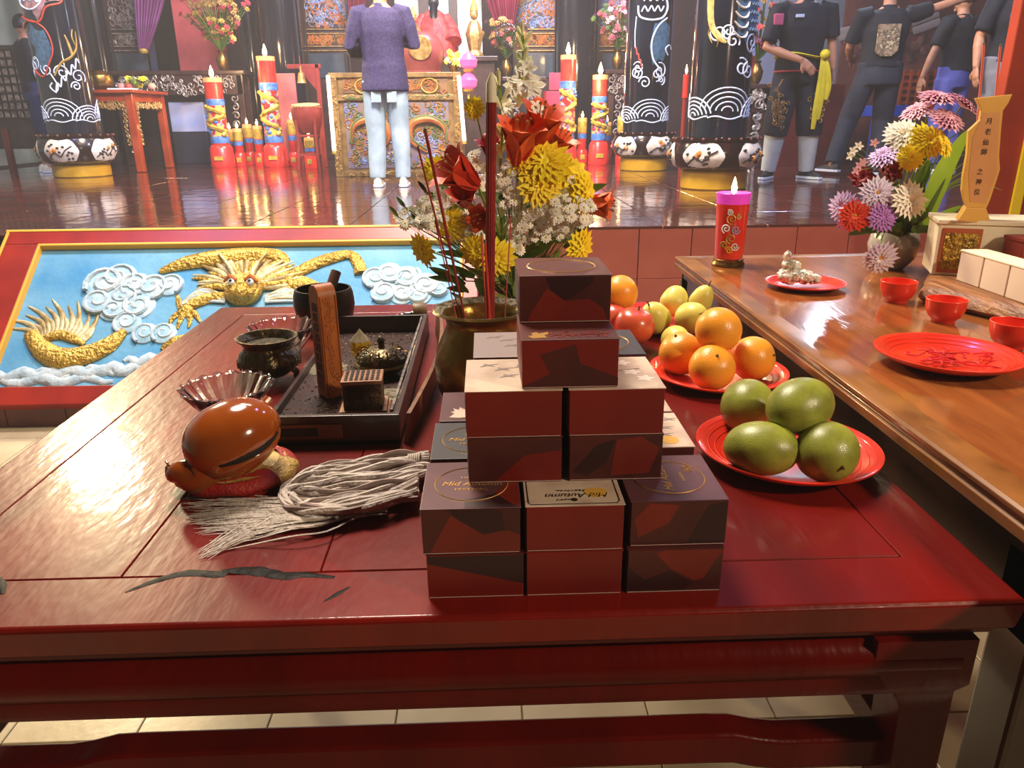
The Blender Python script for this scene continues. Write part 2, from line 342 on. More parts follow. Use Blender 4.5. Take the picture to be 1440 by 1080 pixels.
# ------------------------------------------------------------------ red ritual table
TX0, TX1, TY0, TY1, TZ = -.665, .512, .592, 1.855, .95
tr = thing('ritual_table', 'long dark red lacquered altar table in the foreground with humpback stretcher', 'table', ((TX0+TX1)/2, (TY0+TY1)/2, 0))
nb = 5; wv = (TX1-TX0-.164)/nb
for i in range(nb):
    a = TX0+.082+wv*i; MB().box((a+.0005, TY0+.0825, TZ-.02), (a+wv-.0005, TY1-.0825, TZ-.0003*(i % 2))).build('plank', lacq_top, tr, 0, .001, 1)
def rimprof(m, pts, out): pass
prof = [(0, 0), (.0, -.004), (-.002, -.034), (-.012, -.042), (-.03, -.046)]   # outward distance, height at the rim of the top
m = MB()
def frame_ring(m, o, z):  # o = inset
    return [V((TX0-o, TY0-o, z)), V((TX1+o, TY0-o, z)), V((TX1+o, TY1+o, z)), V((TX0-o, TY1+o, z))]
rs = [frame_ring(m, -.082, TZ-.03), frame_ring(m, -.081, TZ-.0), frame_ring(m, -.004, TZ+.0), frame_ring(m, 0, TZ-.004), frame_ring(m, -.004, TZ-.034), frame_ring(m, -.016, TZ-.042), frame_ring(m, -.016, TZ-.048), frame_ring(m, -.03, TZ-.052), frame_ring(m, -.082, TZ-.052)]
m.rings(rs, 0, False, True); m.build('top_frame', lacq_top, tr, 30, .0015, 2)
AX0, AX1, AY0, AY1 = TX0+.045, TX1-.045, TY0+.02, TY1-.045
m = MB()   # aprons: bulged moulding swept round the table
def apr(m, a, b, out):
    a, b, out = V(a), V(b), V(out); pr = [(-.012, .897), (0, .893), (.010, .885), (.014, .872), (.010, .858), (.004, .852), (.006, .838), (.003, .829), (-.02, .829), (-.02, .897)]
    m.rings([[a+out*d+V((0, 0, z)) for d, z in pr], [b+out*d+V((0, 0, z)) for d, z in pr]], 0)
for nm, a, b, o_ in (('front', (AX0, AY0, 0), (AX1-.0, AY0, 0), (0, -1, 0)), ('back', (AX0, AY1, 0), (AX1, AY1, 0), (0, 1, 0)), ('l', (AX0, AY0, 0), (AX0, AY1, 0), (-1, 0, 0)), ('r', (AX1, AY0, 0), (AX1, AY1, 0), (1, 0, 0))):
    m = MB(); apr(m, a, b, o_); m.build('apron', lacq, tr, 50)
for sx, x in ((1, AX0), (-1, AX1)):
    for sy, y in ((1, AY0), (-1, AY1)):
        m = MB(); rs = []
        for z, wd in ((.9, .10), (.87, .10), (.845, .085), (.83, .068), (.81, .06), (.7, .056), (.4, .05), (.16, .048), (.09, .055), (.04, .066), (.0, .06)):
            o_ = .012 if z > .83 else .004+(.012 if z < .1 else 0)
            a, b = x-sx*o_, y-sy*o_; c_, d = x+sx*(wd-.01), y+sy*(wd-.01)
            q = [V((a, b, z)), V((c_, b, z)), V((c_, y+sy*.045, z)), V((x+sx*.045, y+sy*.045, z)), V((x+sx*.045, d, z)), V((a, d, z))]
            rs.append(q if sx*sy > 0 else q[::-1])
        m.rings(rs, 0); m.build('leg', lacq, tr, 30, .006, 3)
def hump(m, a, b, z0, th, w_, n=40, k=.012):
    a, b = V(a), V(b); L_ = (b-a).length; d = (b-a).normalized(); s_ = V((0, 0, 1)).cross(d); rs = []
    for i in range(n+1):
        t = i/n; e = min(t, 1-t)*L_; h = k*(0 if e < .13 else (1 if e > .19 else .5-.5*cos(pi*(e-.13)/.06))); p = a+d*(L_*t)+V((0, 0, z0+h))
        rs.append([p-s_*w_/2, p+s_*w_/2, p+s_*w_/2-V((0, 0, th)), p-s_*w_/2-V((0, 0, th))])
    m.rings(rs, 0)
for a, b in (((AX0+.03, AY0+.032, 0), (AX1-.03, AY0+.032, 0)), ((AX0+.03, AY1-.03, 0), (AX1-.03, AY1-.03, 0)), ((AX0+.022, AY0+.03, 0), (AX0+.022, AY1-.03, 0)), ((AX1-.022, AY0+.03, 0), (AX1-.022, AY1-.03, 0))):
    m = MB(); hump(m, a, b, .752, .04, .035); m.build('stretcher', lacq, tr, 40, .004)
# scorch marks melted into the lacquer
sm = mat('scorched_resin', '0C0A08', '16100C', 60, .55, bump=.25, bsc=60, spec=.15)
def smear(pts, rad):
    P = smooth_path([Pz(x, y, TZ+.0002) for x, y in pts], 6); R_ = [r*(1+.35*noise.noise(V((i*1.7, 0, 0)))) for i, r in enumerate(interp(rad, 6))]
    MB().tube(P, R_, 8, 0, hint=(0, 0, 1), flat=.12).build('scorch_mark', sm, tr, 60)
smear([(176, 833), (215, 818), (262, 806), (310, 808), (316, 803), (360, 803), (400, 810), (428, 808), (470, 812)], [.001, .004, .006, .006, .004, .0085, .007, .005, .002])
smear([(455, 846), (475, 835), (492, 825)], [.0005, .003, .001]); smear([(-8, 812), (0, 822), (4, 835)], [.004, .006, .002])
# ------------------------------------------------------------------ brown table
BX0, BX1, BY0, BY1, BZ = .53, 1.95, .47, 2.112, 1.015
bt = thing('altar_table', 'glossy brown wooden table with gilt-brown moulded edge, standing right of the red one', 'table', ((BX0+BX1)/2, (BY0+BY1)/2, 0))
MB().box((BX0+.045, BY0+.045, BZ-.02), (BX1-.045, BY1-.045, BZ-.0005)).build('table_top', brown, bt, 0)
m = MB(); ring = lambda o, z: [V((BX0-o, BY0-o, z)), V((BX1+o, BY0-o, z)), V((BX1+o, BY1+o, z)), V((BX0-o, BY1+o, z))]
m.rings([ring(-.046, BZ-.02), ring(-.046, BZ), ring(-.004, BZ), ring(0, BZ-.003), ring(-.001, BZ-.008), ring(-.007, BZ-.011), ring(-.007, BZ-.016), ring(-.002, BZ-.02), ring(-.004, BZ-.034), ring(-.018, BZ-.042), ring(-.046, BZ-.042)], 0, False, True); m.build('top_edge', brown_edge, bt, 30, .001)
for a, b in (((BX0+.02, BY0+.02, BZ-.15), (BX0+.04, BY1-.02, BZ-.04)), ((BX0+.02, BY1-.04, BZ-.15), (BX1-.02, BY1-.02, BZ-.04)), ((BX0+.02, BY0+.02, BZ-.15), (BX1-.02, BY0+.04, BZ-.04))): MB().box(a, b).build('apron', brown_dark, bt, 0, .003)
for x in (BX0+.02, BX1-.09):
    for y in (BY0+.15, BY1-.09): MB().box((x, y, 0), (x+.065, y+.065, BZ-.05)).build('leg', brown_dark, bt, 0, .006)
# ------------------------------------------------------------------ moon cake boxes
burg = mat('burgundy_card', '5A201C', '401818', 7, .42, lo=.35, hi=.65); redc = mat('red_card', '80180E', '6C140C', 5, .45); greyc = mat('grey_card', '3C3A40', rough=.4)
mauve = mat('mauve_card', '5E3A40', '4A2C34', 6, .38, lo=.4, hi=.6); cream = mat('cream_card', 'CDB8A4', 'BBA290', 18, .42, lo=.45, hi=.55)
silverc = mat('silver_grey_print', '9A8A88', rough=.4)
rust = mat('rust_print', '7E2414', '6A1C14', 9, .42); plum = mat('plum_print', '2E1216', rough=.42); gray = mat('grey_print', '8A7A74', rough=.45); ink = mat('dark_print', '2A1A18', rough=.5); ochre = mat('ochre_print', 'D0A040', rough=.45); edgew = mat('card_fold', 'B09088', rough=.6)
BW, BD, BH = .0955, .102, .0485
def mbox(x, y, z, label, side=burg, top=burg, art=(), patches=(), group='gift boxes piled in a pyramid', rz=0):
    b = thing('gift_box', label, 'box', (x+BW/2, y+BD/2, z), group)
    m = MB(); x0, x1, y0, y1, z1 = x+.0006, x+BW-.0006, y+.0005, y+BD-.0005, z+BH-.0004
    m.box((x0+.0012, y0, z), (x1-.0012, y1, z1-.0009), 0); m.box((x0, y0+.0002, z1-.001), (x1, y1, z1), 1)
    for xx, s_ in ((x0, -1), (x1, 1)):     # tucked side flaps bulge a little
        m.rings([[V((xx-s_*.0014, y0+.001, z+.001)), V((xx-s_*.0014, y1-.001, z+.001)), V((xx-s_*.0014, y1-.001, z1-.001)), V((xx-s_*.0014, y0+.001, z1-.001))][::s_], [V((xx, y0+.008, z+.008)), V((xx, y1-.008, z+.008)), V((xx, y1-.008, z1-.008)), V((xx, y0+.008, z1-.008))][::s_]], 0)
    m.build('carton', [side, top], b, 0, .0009, 2)
    MB().tube([(x0+.002, y0-.0001, z+.0009), (x1-.002, y0-.0001, z+.0009)], .0004, 5).build('fold_line', edgew, b)
    ft = (V((x, y0, z)), V((1, 0, 0)), V((0, 0, 1)), V((0, -1, 0))); tp = (V((x, y, z1)), V((1, 0, 0)), V((0, 1, 0)), V((0, 0, 1)))
    for k, (face, pm, poly) in enumerate(patches):
        w_, h_ = (BW, BH) if face == 'f' else (BW, BD)
        poly = [(min(max(a*w_, .0016), w_-.0016), min(max(c_*h_, .0016), h_-.0018)) for a, c_ in poly]
        MB().prism(poly, ft if face == 'f' else tp, -.0001, .00012+.00005*k, 0).build('printed_shape', pm, b, 0)
    cx, cy, zt = x+BW/2, y+BD/2, z1+.0003
    for a in art:
        if a == 'ring': MB().tube([(cx+.036*cos(t), cy+.036*sin(t), zt) for t in [2*pi*i/40 for i in range(40)]], .0006, 4, closed=True).build('printed_ring', gold_leaf, b)
        if a == 'text':
            text('Mid Autumn', .0125, (cx, cy, zt), (1, 0, 0), (0, 1, 0), gold_leaf, b, 'lettering', .0001, .95, .35); text('HAPPY', .0055, (cx, cy+.013, zt), (1, 0, 0), (0, 1, 0), gold_leaf, b, 'lettering', .0001, 1.3); text('FESTIVAL', .0055, (cx, cy-.012, zt), (1, 0, 0), (0, 1, 0), gold_leaf, b, 'lettering', .0001, 1.5)
        if a == 'text_side':
            text('Mid Autumn', .0125, (cx-.004, cy, zt), (0, 1, 0), (-1, 0, 0), gold_leaf, b, 'lettering', .0001, .95, .35); text('HAPPY', .005, (cx+.014, cy, zt), (0, 1, 0), (-1, 0, 0), gold_leaf, b, 'lettering', .0001, 1.3)
            MB().tube([(cx+.019, cy+.010, zt), (cx+.027, cy+.010, zt), (cx+.027, cy+.022, zt), (cx+.019, cy+.022, zt)], .0005, 4, closed=True).build('printed_seal', gold_leaf, b, 0)
            for q in (-.002, .001, .003): MB().tube([(cx+.021+q*.2, cy+.013, zt), (cx+.025, cy+.016+q, zt), (cx+.021, cy+.020, zt)], .0004, 4).build('seal_stroke', gold_leaf, b)
        if a == 'text_flip':
            text('Mid Autumn', .012, (cx+.004, y+.021, zt), (-1, 0, 0), (0, -1, 0), ink, b, 'lettering', .0001, 1, .35); text('HAPPY', .0045, (cx-.008, y+.013, zt), (-1, 0, 0), (0, -1, 0), ink, b, 'lettering', .0001, 1.4); text('FESTIVAL', .0045, (cx-.002, y+.031, zt), (-1, 0, 0), (0, -1, 0), ink, b, 'lettering', .0001, 1.6)
            MB().lathe([(.0035, 0), (.001, .0003)], (cx-.012+.012, y+.0125, zt-.0002), 12).build('printed_seal', ink, b)
            MB().prism([(a_*1.0, c_) for a_, c_ in [(.011*cos(t)*(1+.1*sin(3*t)), .0095*sin(t)) for t in [2*pi*i/20 for i in range(20)]]], (V((x+.070, y+.026, zt-.0002)), V((1, 0, 0)), V((0, 1, 0)), V((0, 0, 1))), 0, .0003).build('printed_moon', ochre, b, 0)
            fx = [(.006, .004), (.088, .004), (.0905, .009), (.0905, .06), (.004, .06), (.004, .009)]
            MB().tube([(x+p, y+q, zt) for p, q in fx], .0005, 4, closed=True).build('printed_border', ink, b, 0)
        if a == 'rabbit':
            r = MB(); fr_ = (V((x+.012, y+.012, z1)), V((1, 0, 0)), V((0, 1, 0)), V((0, 0, 1)))
            r.prism([(0, 0), (.012, -.002), (.022, 0), (.024, .010), (.02, .020), (.026, .023), (.018, .026), (.012, .034), (.011, .024), (.004, .03), (.006, .020), (.001, .018), (.006, .012)], fr_, .0001, .0004); r.build('printed_rabbit', cream, b, 0)
        if a == 'rabbitsprig':
            r = MB(); fr_ = (V((x+.008, y+.004, z1)), V((1, 0, 0)), V((0, 1, 0)), V((0, 0, 1)))
            r.prism([(0, .01), (.005, .012), (.004, .02), (.009, .024), (.011, .018), (.02, .024), (.022, .018), (.016, .012), (.018, .004), (.004, .002)], fr_, .0001, .0004); r.build('printed_rabbit', gold_leaf, b, 0)
            q = MB(); random.seed(5); q.tube([(x+.03, y+.016, zt), (x+.05, y+.014, zt), (x+.085, y+.018, zt)], .0006, 4)
            for i in range(26): u = x+.03+.058*random.random(); v_ = y+.009+.018*random.random(); q.prism(circ(.0022, 5), (V((u, v_, z1)), V((1, 0, 0)), V((0, 1, 0)), V((0, 0, 1))), .0001, .0004)
            q.build('printed_sprig', rust, b, 0)
        if a == 'birds':
            for (u, v_) in ((.015, .075), (.03, .062), (.05, .07), (.035, .04), (.065, .05), (.075, .075), (.06, .03)):
                MB().prism([(0, 0), (.008, .003), (.016, .001), (.011, .005), (.02, .009), (.009, .008), (.004, .011), (.004, .005)], (V((x+u, y+v_, z1)), V((1, 0, 0)), V((0, 1, 0)), V((0, 0, 1))), .0001, .0003).build('printed_bird', gray, b, 0)
        if a == 'moon': MB().prism(circ(.011, 20), (V((x+.07, y+.02, z1)), V((1, 0, 0)), V((0, 1, 0)), V((0, 0, 1))), .0001, .0004).build('printed_moon', ochre, b, 0)
        if a == 'flowers':
            for (u, v_) in ((.03, .06), (.05, .075), (.07, .05), (.065, .08), (.08, .03), (.045, .035)): MB().prism([(.008*(1+.3*cos(5*t))*cos(t), .008*(1+.3*cos(5*t))*sin(t)) for t in [2*pi*i/20 for i in range(20)]], (V((x+u, y+v_, z1)), V((1, 0, 0)), V((0, 1, 0)), V((0, 0, 1))), .0001, .0003).build('printed_blossom', mat('pale_blossom', 'E0CFC4', rough=.45), b, 0)
            MB().tube([(x+.02, y+.08, zt), (x+.04, y+.05, zt), (x+.08, y+.06, zt)], .0005, 4).build('printed_twig', gray, b)
    return b
S0, SP = -.0665, .0972; Y0 = .622
hp = [(0, 0), (.12, .05), (.35, .15), (.5, .75), (.56, .8), (.7, .45), (.85, .4), (1, .55), (1, 0)]
blots = [(0, 1), (0, .5), (.2, .35), (.3, .6), (.5, .4), (.7, .65), (1, .3), (1, 1)]
T1, T2, T3, T4 = .95, .95+BH, .95+2*BH, .95+3*BH
L1 = S0; M1 = S0+SP; R1 = S0+2*SP+.0015
mbox(L1+.002, Y0, T1, 'plain dark maroon gift box at the bottom left front corner of the pyramid', redc, burg, patches=(('f', plum, [(0, .8), (1, .3), (1, 1), (0, 1)]),))
mbox(L1-.001, Y0+.001, T2, 'dark gift box with rust peak print and gold ring, front left of second layer', burg, mauve, ('ring', 'text'), (('f', rust, [(.08, .0), (.3, .85), (.62, .42), (.85, .5), (1, .4), (1, 0)]), ('f', plum, [(.28, 1), (.36, .78), (.62, .42), (.83, .52), (.8, .92), (.7, 1)]), ('t', rust, [(.72, .25), (1, .72), (1, .02)]), ('t', plum, [(.44, .02), (.44, .18), (.75, .28), (.95, .02)])))
mbox(M1, Y0, T1, 'plain red gift box at the bottom middle front of the pyramid', redc, redc)
mbox(M1, Y0+.0015, T2, 'red gift box with cream lid and upside-down lettering, front middle of the second layer', redc, cream, ('text_flip',))
mbox(R1-.001, Y0, T1, 'very dark gift box with rust blot at the bottom right front corner of the pyramid', burg, burg, patches=(('f', rust, [(.3, .9), (.45, .55), (.7, .25), (.8, .3), (.9, .7), (1, .9), (.95, 1), (.4, 1)]), ('f', plum, [(0, 0), (.6, 0), (.7, .2), (.45, .5), (.2, .3), (0, .6)])))
mbox(R1+.001, Y0+.006, T2, 'dark maroon gift box with gold ring and sideways lettering, front right of the second layer', burg, mauve, ('ring', 'text_side'), (('f', plum, [(.6, 0), (1, 0), (1, 1), (.8, .9), (.7, .5)]), ('f', rust, [(.1, .2), (.4, .5), (.5, .9), (.2, .95), (.05, .6)])))
g2 = 'gift boxes hidden inside the base of the pyramid'
for r, dy in ((1, .1105), (2, .2155)):
    for c_, xx in ((0, L1), (1, M1), (2, R1)):
        mbox(xx+(.001 if r == 1 else .003*(1-c_)), Y0+dy, T1, 'gift box of the lowest layer hidden behind the front row of the pyramid', redc, redc, group=g2)
mbox(L1+.001, Y0+.1105, T2, 'slate grey gift box with gold ring, second in the left row behind the front box', burg, greyc, ('ring', 'text'))
mbox(L1+.005, Y0+.2165, T2, 'plum gift box with cream rabbit print at the back of the left row', burg, mauve, ('rabbit',))
mbox(M1+.0, Y0+.1105, T2, 'gift box of the second layer buried under the upper boxes', redc, redc, group=g2); mbox(M1, Y0+.2155, T2, 'gift box of the second layer buried under the upper boxes', redc, redc, group=g2)
mbox(R1+.001, Y0+.128, T2, 'cream lidded gift box with ochre moon, behind the right front box', burg, cream, ('birds', 'moon')); mbox(R1, Y0+.234, T2, 'cream lidded gift box with pale blossom at the back of the right row', burg, cream, ('flowers',))
U0 = -.0245; UY = .674; U1 = U0+.0995
mbox(U0+.0006, UY, T3, 'dull red gift box, lower left of the upper four-box face', burg, burg, patches=(('f', redc, [(.3, 0), (1, 0), (1, .7), (.6, .6)]),)); mbox(U1+.001, UY, T3, 'maroon gift box with blotchy rust print, lower right of the upper four-box face', burg, burg, patches=(('f', plum, [(.05, .2), (.3, .8), (.5, .9), (.4, .4), (.2, .1)]), ('f', rust, [(.45, .1), (.5, .9), (.75, 1), (.95, .7), (.85, .15)])))
mbox(U0, UY, T4, 'bright red gift box with cream bird lid, upper left of the four-box face', redc, cream, ('birds', 'moon')); mbox(U1, UY, T4, 'bright red gift box with cream blossom lid, upper right of the four-box face', redc, cream, ('flowers',))
for xx in (U0+.004, U1): mbox(xx, UY+.108, T3, 'gift box of the third layer hidden behind the front pair', redc, redc, group='gift boxes hidden in the third layer')
mbox(U0+.007, UY+.108, T4, 'gift box with grey bird lid behind the upper left red box', burg, silverc, ('birds',)); mbox(U1+.003, UY+.110, T4, 'slate lidded gift box behind the upper right red box', burg, greyc, ('ring',))
T5, T6 = .95+4*BH, .95+5*BH
mbox(.0297, .679, T5, 'plain maroon gift box with gold rabbit sprig strip, under the topmost box', redc, burg, ('rabbitsprig',), (('f', burg, [(.0, .0), (.3, .3), (.2, .7), (.55, .9), (.6, .5), (1, .2), (1, 0)]),))
mbox(.0305, .741, T6, 'topmost gift box of the pyramid, dark with rust peaks on its face', burg, burg, ('ring',), (('f', rust, [(.1, 0), (.12, .15), (.3, .72), (.5, .45), (.75, .5), (.9, .3), (.95, 0)]), ('f', plum, [(.3, .9), (.34, .72), (.5, .47), (.62, .6), (.8, .85), (.78, 1), (.3, 1)]), ))
# ------------------------------------------------------------------ plates and fruit
def plate(name, label, c, r, h=.022, group=None, m_=None, base=.55, cat='plate', parts=True):
    t = thing(name, label, cat, c, group); c = V(c)
    m = MB(); pr = [(0.001, .003), (r*base*.9, .003), (r*base, .004), (r*.72, h*.35), (r*.86, h*.7), (r*.97, h), (r, h*1.0), (r*1.0, h-.002), (r*.86, h*.5), (r*base+.003, 0), (r*base, 0), (.001, .0008)]
    m.lathe(pr, c, 64, cap=False); m.build('dish', m_ or redpl, t, 60)
    m = MB()
    for q in (.70, .78, .86, .93): m.tube([(c.x+r*q*cos(a), c.y+r*q*sin(a), c.z+h*(.28+(q-.7)*2.45)+.0006) for a in [2*pi*i/48 for i in range(48)]], .0008, 5, closed=True)
    m.build('rim_ridges', m_ or redpl, t); return t
plate('fruit_plate', 'large red plastic plate under the green mangoes', (.397, .912, TZ+.0005), .119, .024)
plate('fruit_plate', 'red plastic plate under the four oranges', (.402, 1.243, TZ+.0005), .119, .02)
plate('fruit_plate', 'red plate under the pale yellow pears beyond the oranges', (.37, 1.63, TZ+.0005), .115, .02)
clear = mat('clear_orange_plastic', 'F07A50', rough=.12, trans=.35, coat=.4)
plate('saucer', 'small ribbed orange saucer between mango plate and gift boxes', (.212, 1.135, TZ+.0005), .058, .03, m_=clear)
plate('saucer', 'small ribbed orange saucer between orange plate and gift boxes, further back', (.225, 1.42, TZ+.0005), .055, .03, m_=clear)
mango = mat('mango_skin', '7A7E2C', '9AA03C', 4, .36, 0, .15, 70, coat=.15, lo=.35, hi=.7, c3='4E5A22', bdist=.003, stretch=(9, 9, 9))
def mangof(p):  # blunt shoulder, tapering beak
    return 1+.10*p.x-.07*p.x*p.x+.05*p.y*p.x
def fruit(name, label, cat, c, r, m_, rot=(0, 0, 0), f=None, group=None, stem=None, nu=28, nv=18):
    c = V(c); t = thing(name, label, cat, (c.x, c.y, c.z-min(r) if isinstance(r, tuple) else c.z-r), group); M = Euler([radians(a) for a in rot]).to_matrix()
    m = MB(); m.ell(c, r, nu, nv, 0, M, f); o = m.build('flesh', m_, t, 180)
    if stem:
        a = c+M@V((stem[0], stem[1], stem[2])); d = (M@V((stem[0], stem[1], stem[2]))).normalized()
        MB().tube([a-d*.003, a+d*.002, a+d*stem[3]], [.0032, .0018, .0015], 7).build('stem', mat('stem', '5A4A20', rough=.7), t)
    return t
gm = 'green mangoes on the red plate'
def fp(px, py, z, k=0): return Pz(px, py, z)
fruit('mango', 'green mango lying at the front left of the mango plate', 'mango', Pz(1065, 630, .993), (.050, .036, .034), mango, (0, -4, -28), mangof, gm, (.048, 0, .008, .003))
fruit('mango', 'big green mango resting on top of the others', 'mango', Pz(1121, 573, 1.037), (.052, .037, .036), mango, (10, -6, 24), mangof, gm, (.050, .004, .006, .003))
fruit('mango', 'green mango standing at the back left of the mango plate', 'mango', Pz(1050, 574, .995), (.045, .038, .037), mango, (0, -25, 50), mangof, gm)
fruit('mango', 'shaded dark green mango at the right of the mango plate', 'mango', Pz(1158, 634, .996), (.041, .040, .037), mango, (20, 10, -20), mangof, gm, (.02, -.034, .012, .003))
orange = mat('orange_peel', 'EE9420', 'F4AC3A', 5, .34, 0, .35, 420, coat=.1, lo=.3, hi=.7, bdist=.0015)
def orf(p): return 1-.06*max(0, p.z-.86)*6+.012*sin(3*p.x+2*p.y)
go = 'oranges on the red plate'
for px, py, z, r, lb, rt in ((1001, 517, .992, .0385, 'orange at the front of the orange plate', (40, 0, 0)), (1010, 464, 1.046, .039, 'orange stacked on top of the other three', (-60, 20, 0)), (957, 497, .992, .0385, 'orange at the left of its plate beside the gift boxes', (10, -20, 0)), (1058, 504, .992, .0385, 'half shaded orange at the right of its plate', (60, 50, 30))):
    fruit('orange', lb, 'orange', Pz(px, py, z), r, orange, rt, orf, go, (0, 0, r*.97, .001))
pear = mat('pear_skin', 'D8CC62', 'C8BE50', 5, .38, 0, .1, 90, lo=.35, hi=.7, c3='E4DC88', bdist=.002)
def pearf(p): return 1+.16*max(0, p.z)*p.z-.10*(1-abs(p.z))*max(0, p.z)*2
gp = 'pale yellow pears on the far plate'
for px, py, z, lb, rt, r in ((922, 448, .99, 'pale yellow pear leftmost in its group, behind the boxes', (20, -30, 0), (.032, .032, .034)), (948, 425, .995, 'pale yellow pear at the back of its group', (-20, 20, 0), (.032, .032, .033)), (972, 447, 1.0, 'pale yellow pear right behind the top orange', (60, 30, 0), (.033, .033, .036)), (985, 424, 1.0, 'small yellow-green pear with its stem pointing up, by the brown table', (10, 20, 0), (.026, .026, .034)), (950, 478, .982, 'pale yellow pear mostly hidden low between oranges and pears', (80, 10, 0), (.028, .028, .03))):
    fruit('pear', lb, 'pear', Pz(px, py, z), r, pear, rt, pearf, gp, (0, 0, r[2]*1.12, .014))
def appf(p): return 1-.14*max(0, abs(p.z)-.75)*3+.03*p.z
fruit('apple', 'red apple behind the right side of the gift box pyramid', 'apple', Pz(892, 458, 1.0), (.040, .040, .037), mat('apple_skin', 'B83A2A', 'C85A38', 8, .3, coat=.3, lo=.35, hi=.65, stretch=(1, 1, .3)), (10, 10, 0), appf, None, (0, 0, .031, .012))
fruit('orange', 'orange perched high behind the topmost gift box', 'orange', Pz(872, 412, 1.05), .036, orange, (30, 10, 0), orf)
plate('fruit_plate', 'red plate mostly hidden behind the gift boxes, under the apple', (.175, 1.60, TZ+.0005), .07, .014)
fruit('apple', 'red apple hidden lower, holding up the perched orange', 'apple', Pz(866, 452, 1.0), (.036, .036, .036), MC['apple_skin'], (0, 20, 0), appf)
# ------------------------------------------------------------------ ritual tools on the red table
brass = mat('aged_brass', '8A6A34', '5E4824', 9, .3, .85, .15, 60, lo=.35, hi=.7, c3='A88A4A'); brassd = mat('dark_brass', '5A4C34', '38301F', 14, .35, .8, .5, 70, lo=.35, hi=.65)
ash = mat('ash', '8E8470', '6A6250', 90, .95, bump=1, bsc=160); wood = mat('carved_orange_wood', 'A85E26', '8A4A1C', 14, .42, stretch=(6, 6, 1), lo=.35, hi=.7)
wdk = mat('dark_tray_wood', '3A1A14', '24100E', 8, .4, coat=.2, stretch=(1, 6, 1)); wbr = mat('brown_board', '7A4A26', '5E3418', 8, .5, stretch=(1, 5, 3)); woodcube = mat('pierced_wood', '5E4630', '3A2A1C', 40, .7, bump=.8, bsc=120)
glass = mat('clear_glass', 'F2F4F4', rough=.04, trans=1, ior=1.5)
# incense tray
ty = thing('incense_tray', 'open dark wooden incense tray strewn with ash, in the middle left of the red table', 'tray', (-.23, 1.28, TZ))
x0, x1, y0, y1 = -.333, -.128, .992, 1.583
MB().box((x0, y0, TZ+.0005), (x1, y1, TZ+.007)).build('tray_floor', wdk, ty, 0)
MB().box((x0-.02, y0, TZ+.0005), (x1, y0+.009, TZ+.046)).build('tray_side', wdk, ty, 0, .001); MB().box((x0, y1-.009, TZ+.0005), (x1, y1, TZ+.042)).build('tray_side', wdk, ty, 0, .001)
MB().box((x0, y0+.01, TZ+.0005), (x0+.007, y1-.01, TZ+.02)).build('tray_side', wdk, ty, 0, .001); MB().box((x1-.008, y0+.01, TZ+.0005), (x1, y1-.01, TZ+.045)).build('tray_side', wdk, ty, 0, .001)
MB().box((x0+.02, y0-.003, TZ+.012), (x0+.125, y0, TZ+.034)).build('drawer_panel', wbr, ty, 0, .001); MB().box((x0+.03, y0-.0045, TZ+.017), (x0+.09, y0-.003, TZ+.029)).build('drawer_slot', blackmat, ty, 0)
m = MB(); rs = []
for i in range(13):
    t = i/12; y = y0+.004+(y1-y0)*t; x = x1+.004+.028*sin(pi*t*.9); h = .046+.018*t; rs.append([V((x, y, TZ+.001)), V((x+.006, y, TZ+.001)), V((x+.012, y, TZ+h)), V((x+.006, y, TZ+h))])
m.rings(rs[::-1], 0); m.build('curved_side_board', wbr, ty, 30)
m = MB(); m.bar((-.142, 1.02, TZ+.041), (-.140, 1.56, TZ+.041), .004, .004); m.build('rail', mat('worn_edge', '8A8078', '4A4040', 60, .4), ty, 0)
m = MB(); random.seed(3)
for i in range(900):
    u, v_ = random.gauss(-.235, .05), random.uniform(y0+.015, y1-.02); u = min(max(u, x0+.012), x1-.014); r = random.uniform(.001, .004); m.add([(u+r*cos(a), v_+r*sin(a), TZ+.0075) for a in (0, 2.1, 4.2)]+[(u, v_, TZ+.0075+r*.7)], [(0, 1, 3), (1, 2, 3), (2, 0, 3)])
tag(m.build('scattered_ash', ash, ty, 0), kind='stuff')
m = MB(); m.lathe([(.035, 0), (.028, .004), (.016, .0065), (.001, .008)], (-.290, 1.05, TZ+.007), 24); m.build('ash_heap', ash, ty); m = MB(); m.lathe([(.03, 0), (.02, .004), (.001, .006)], (-.165, 1.18, TZ+.007), 20); m.build('ash_heap', ash, ty); m = MB(); m.lathe([(.04, 0), (.02, .0035), (.001, .005)], (-.30, 1.33, TZ+.007), 20); m.build('ash_heap', ash, ty)
# upright carved plaque
tp_ = thing('wooden_plaque', 'tall upright carved orange wood block with rounded top standing in the ash tray', 'plaque', (-.262, 1.185, TZ+.008))
ang = radians(38); ax, ay = V((cos(ang), sin(ang), 0)), V((-sin(ang), cos(ang), 0)); o0 = V((-.262, 1.185, TZ+.0075))
arch = [(-.017, 0), (.017, 0), (.017, .165)]+[(.017*cos(a), .165+.022*sin(a)) for a in [pi*i/12 for i in range(1, 12)]]+[(-.017, .165)]
m = MB(); m.prism(arch, (o0, ay*-1, V((0, 0, 1)), ax*-1), -.016, .016); m.build('block', wood, tp_, 30, .0015)
cav = mat('carved_recess', '7A3E18', '4E2410', 40, .6, bump=.9, bsc=160)
for k in range(9): MB().prism([(-.008, .012+.0165*k), (.008, .012+.0165*k), (.008, .026+.0165*k), (-.008, .026+.0165*k)], (o0, ay*-1, V((0, 0, 1)), ax*-1), .0155, .0168).build('carved_cell', cav, tp_, 0, .0006, 1)
random.seed(8); m = MB()
for k in range(24):
    cz_, cx_ = .012+.0066*k, random.uniform(-.006, .006); sp = spiral(cx_, cz_, .001, .0055, 1.2, random.uniform(0, 6), 9); m.tube([o0+ax*a+V((0, 0, b))-ay*.0172 for a, b in sp], .0012, 5)
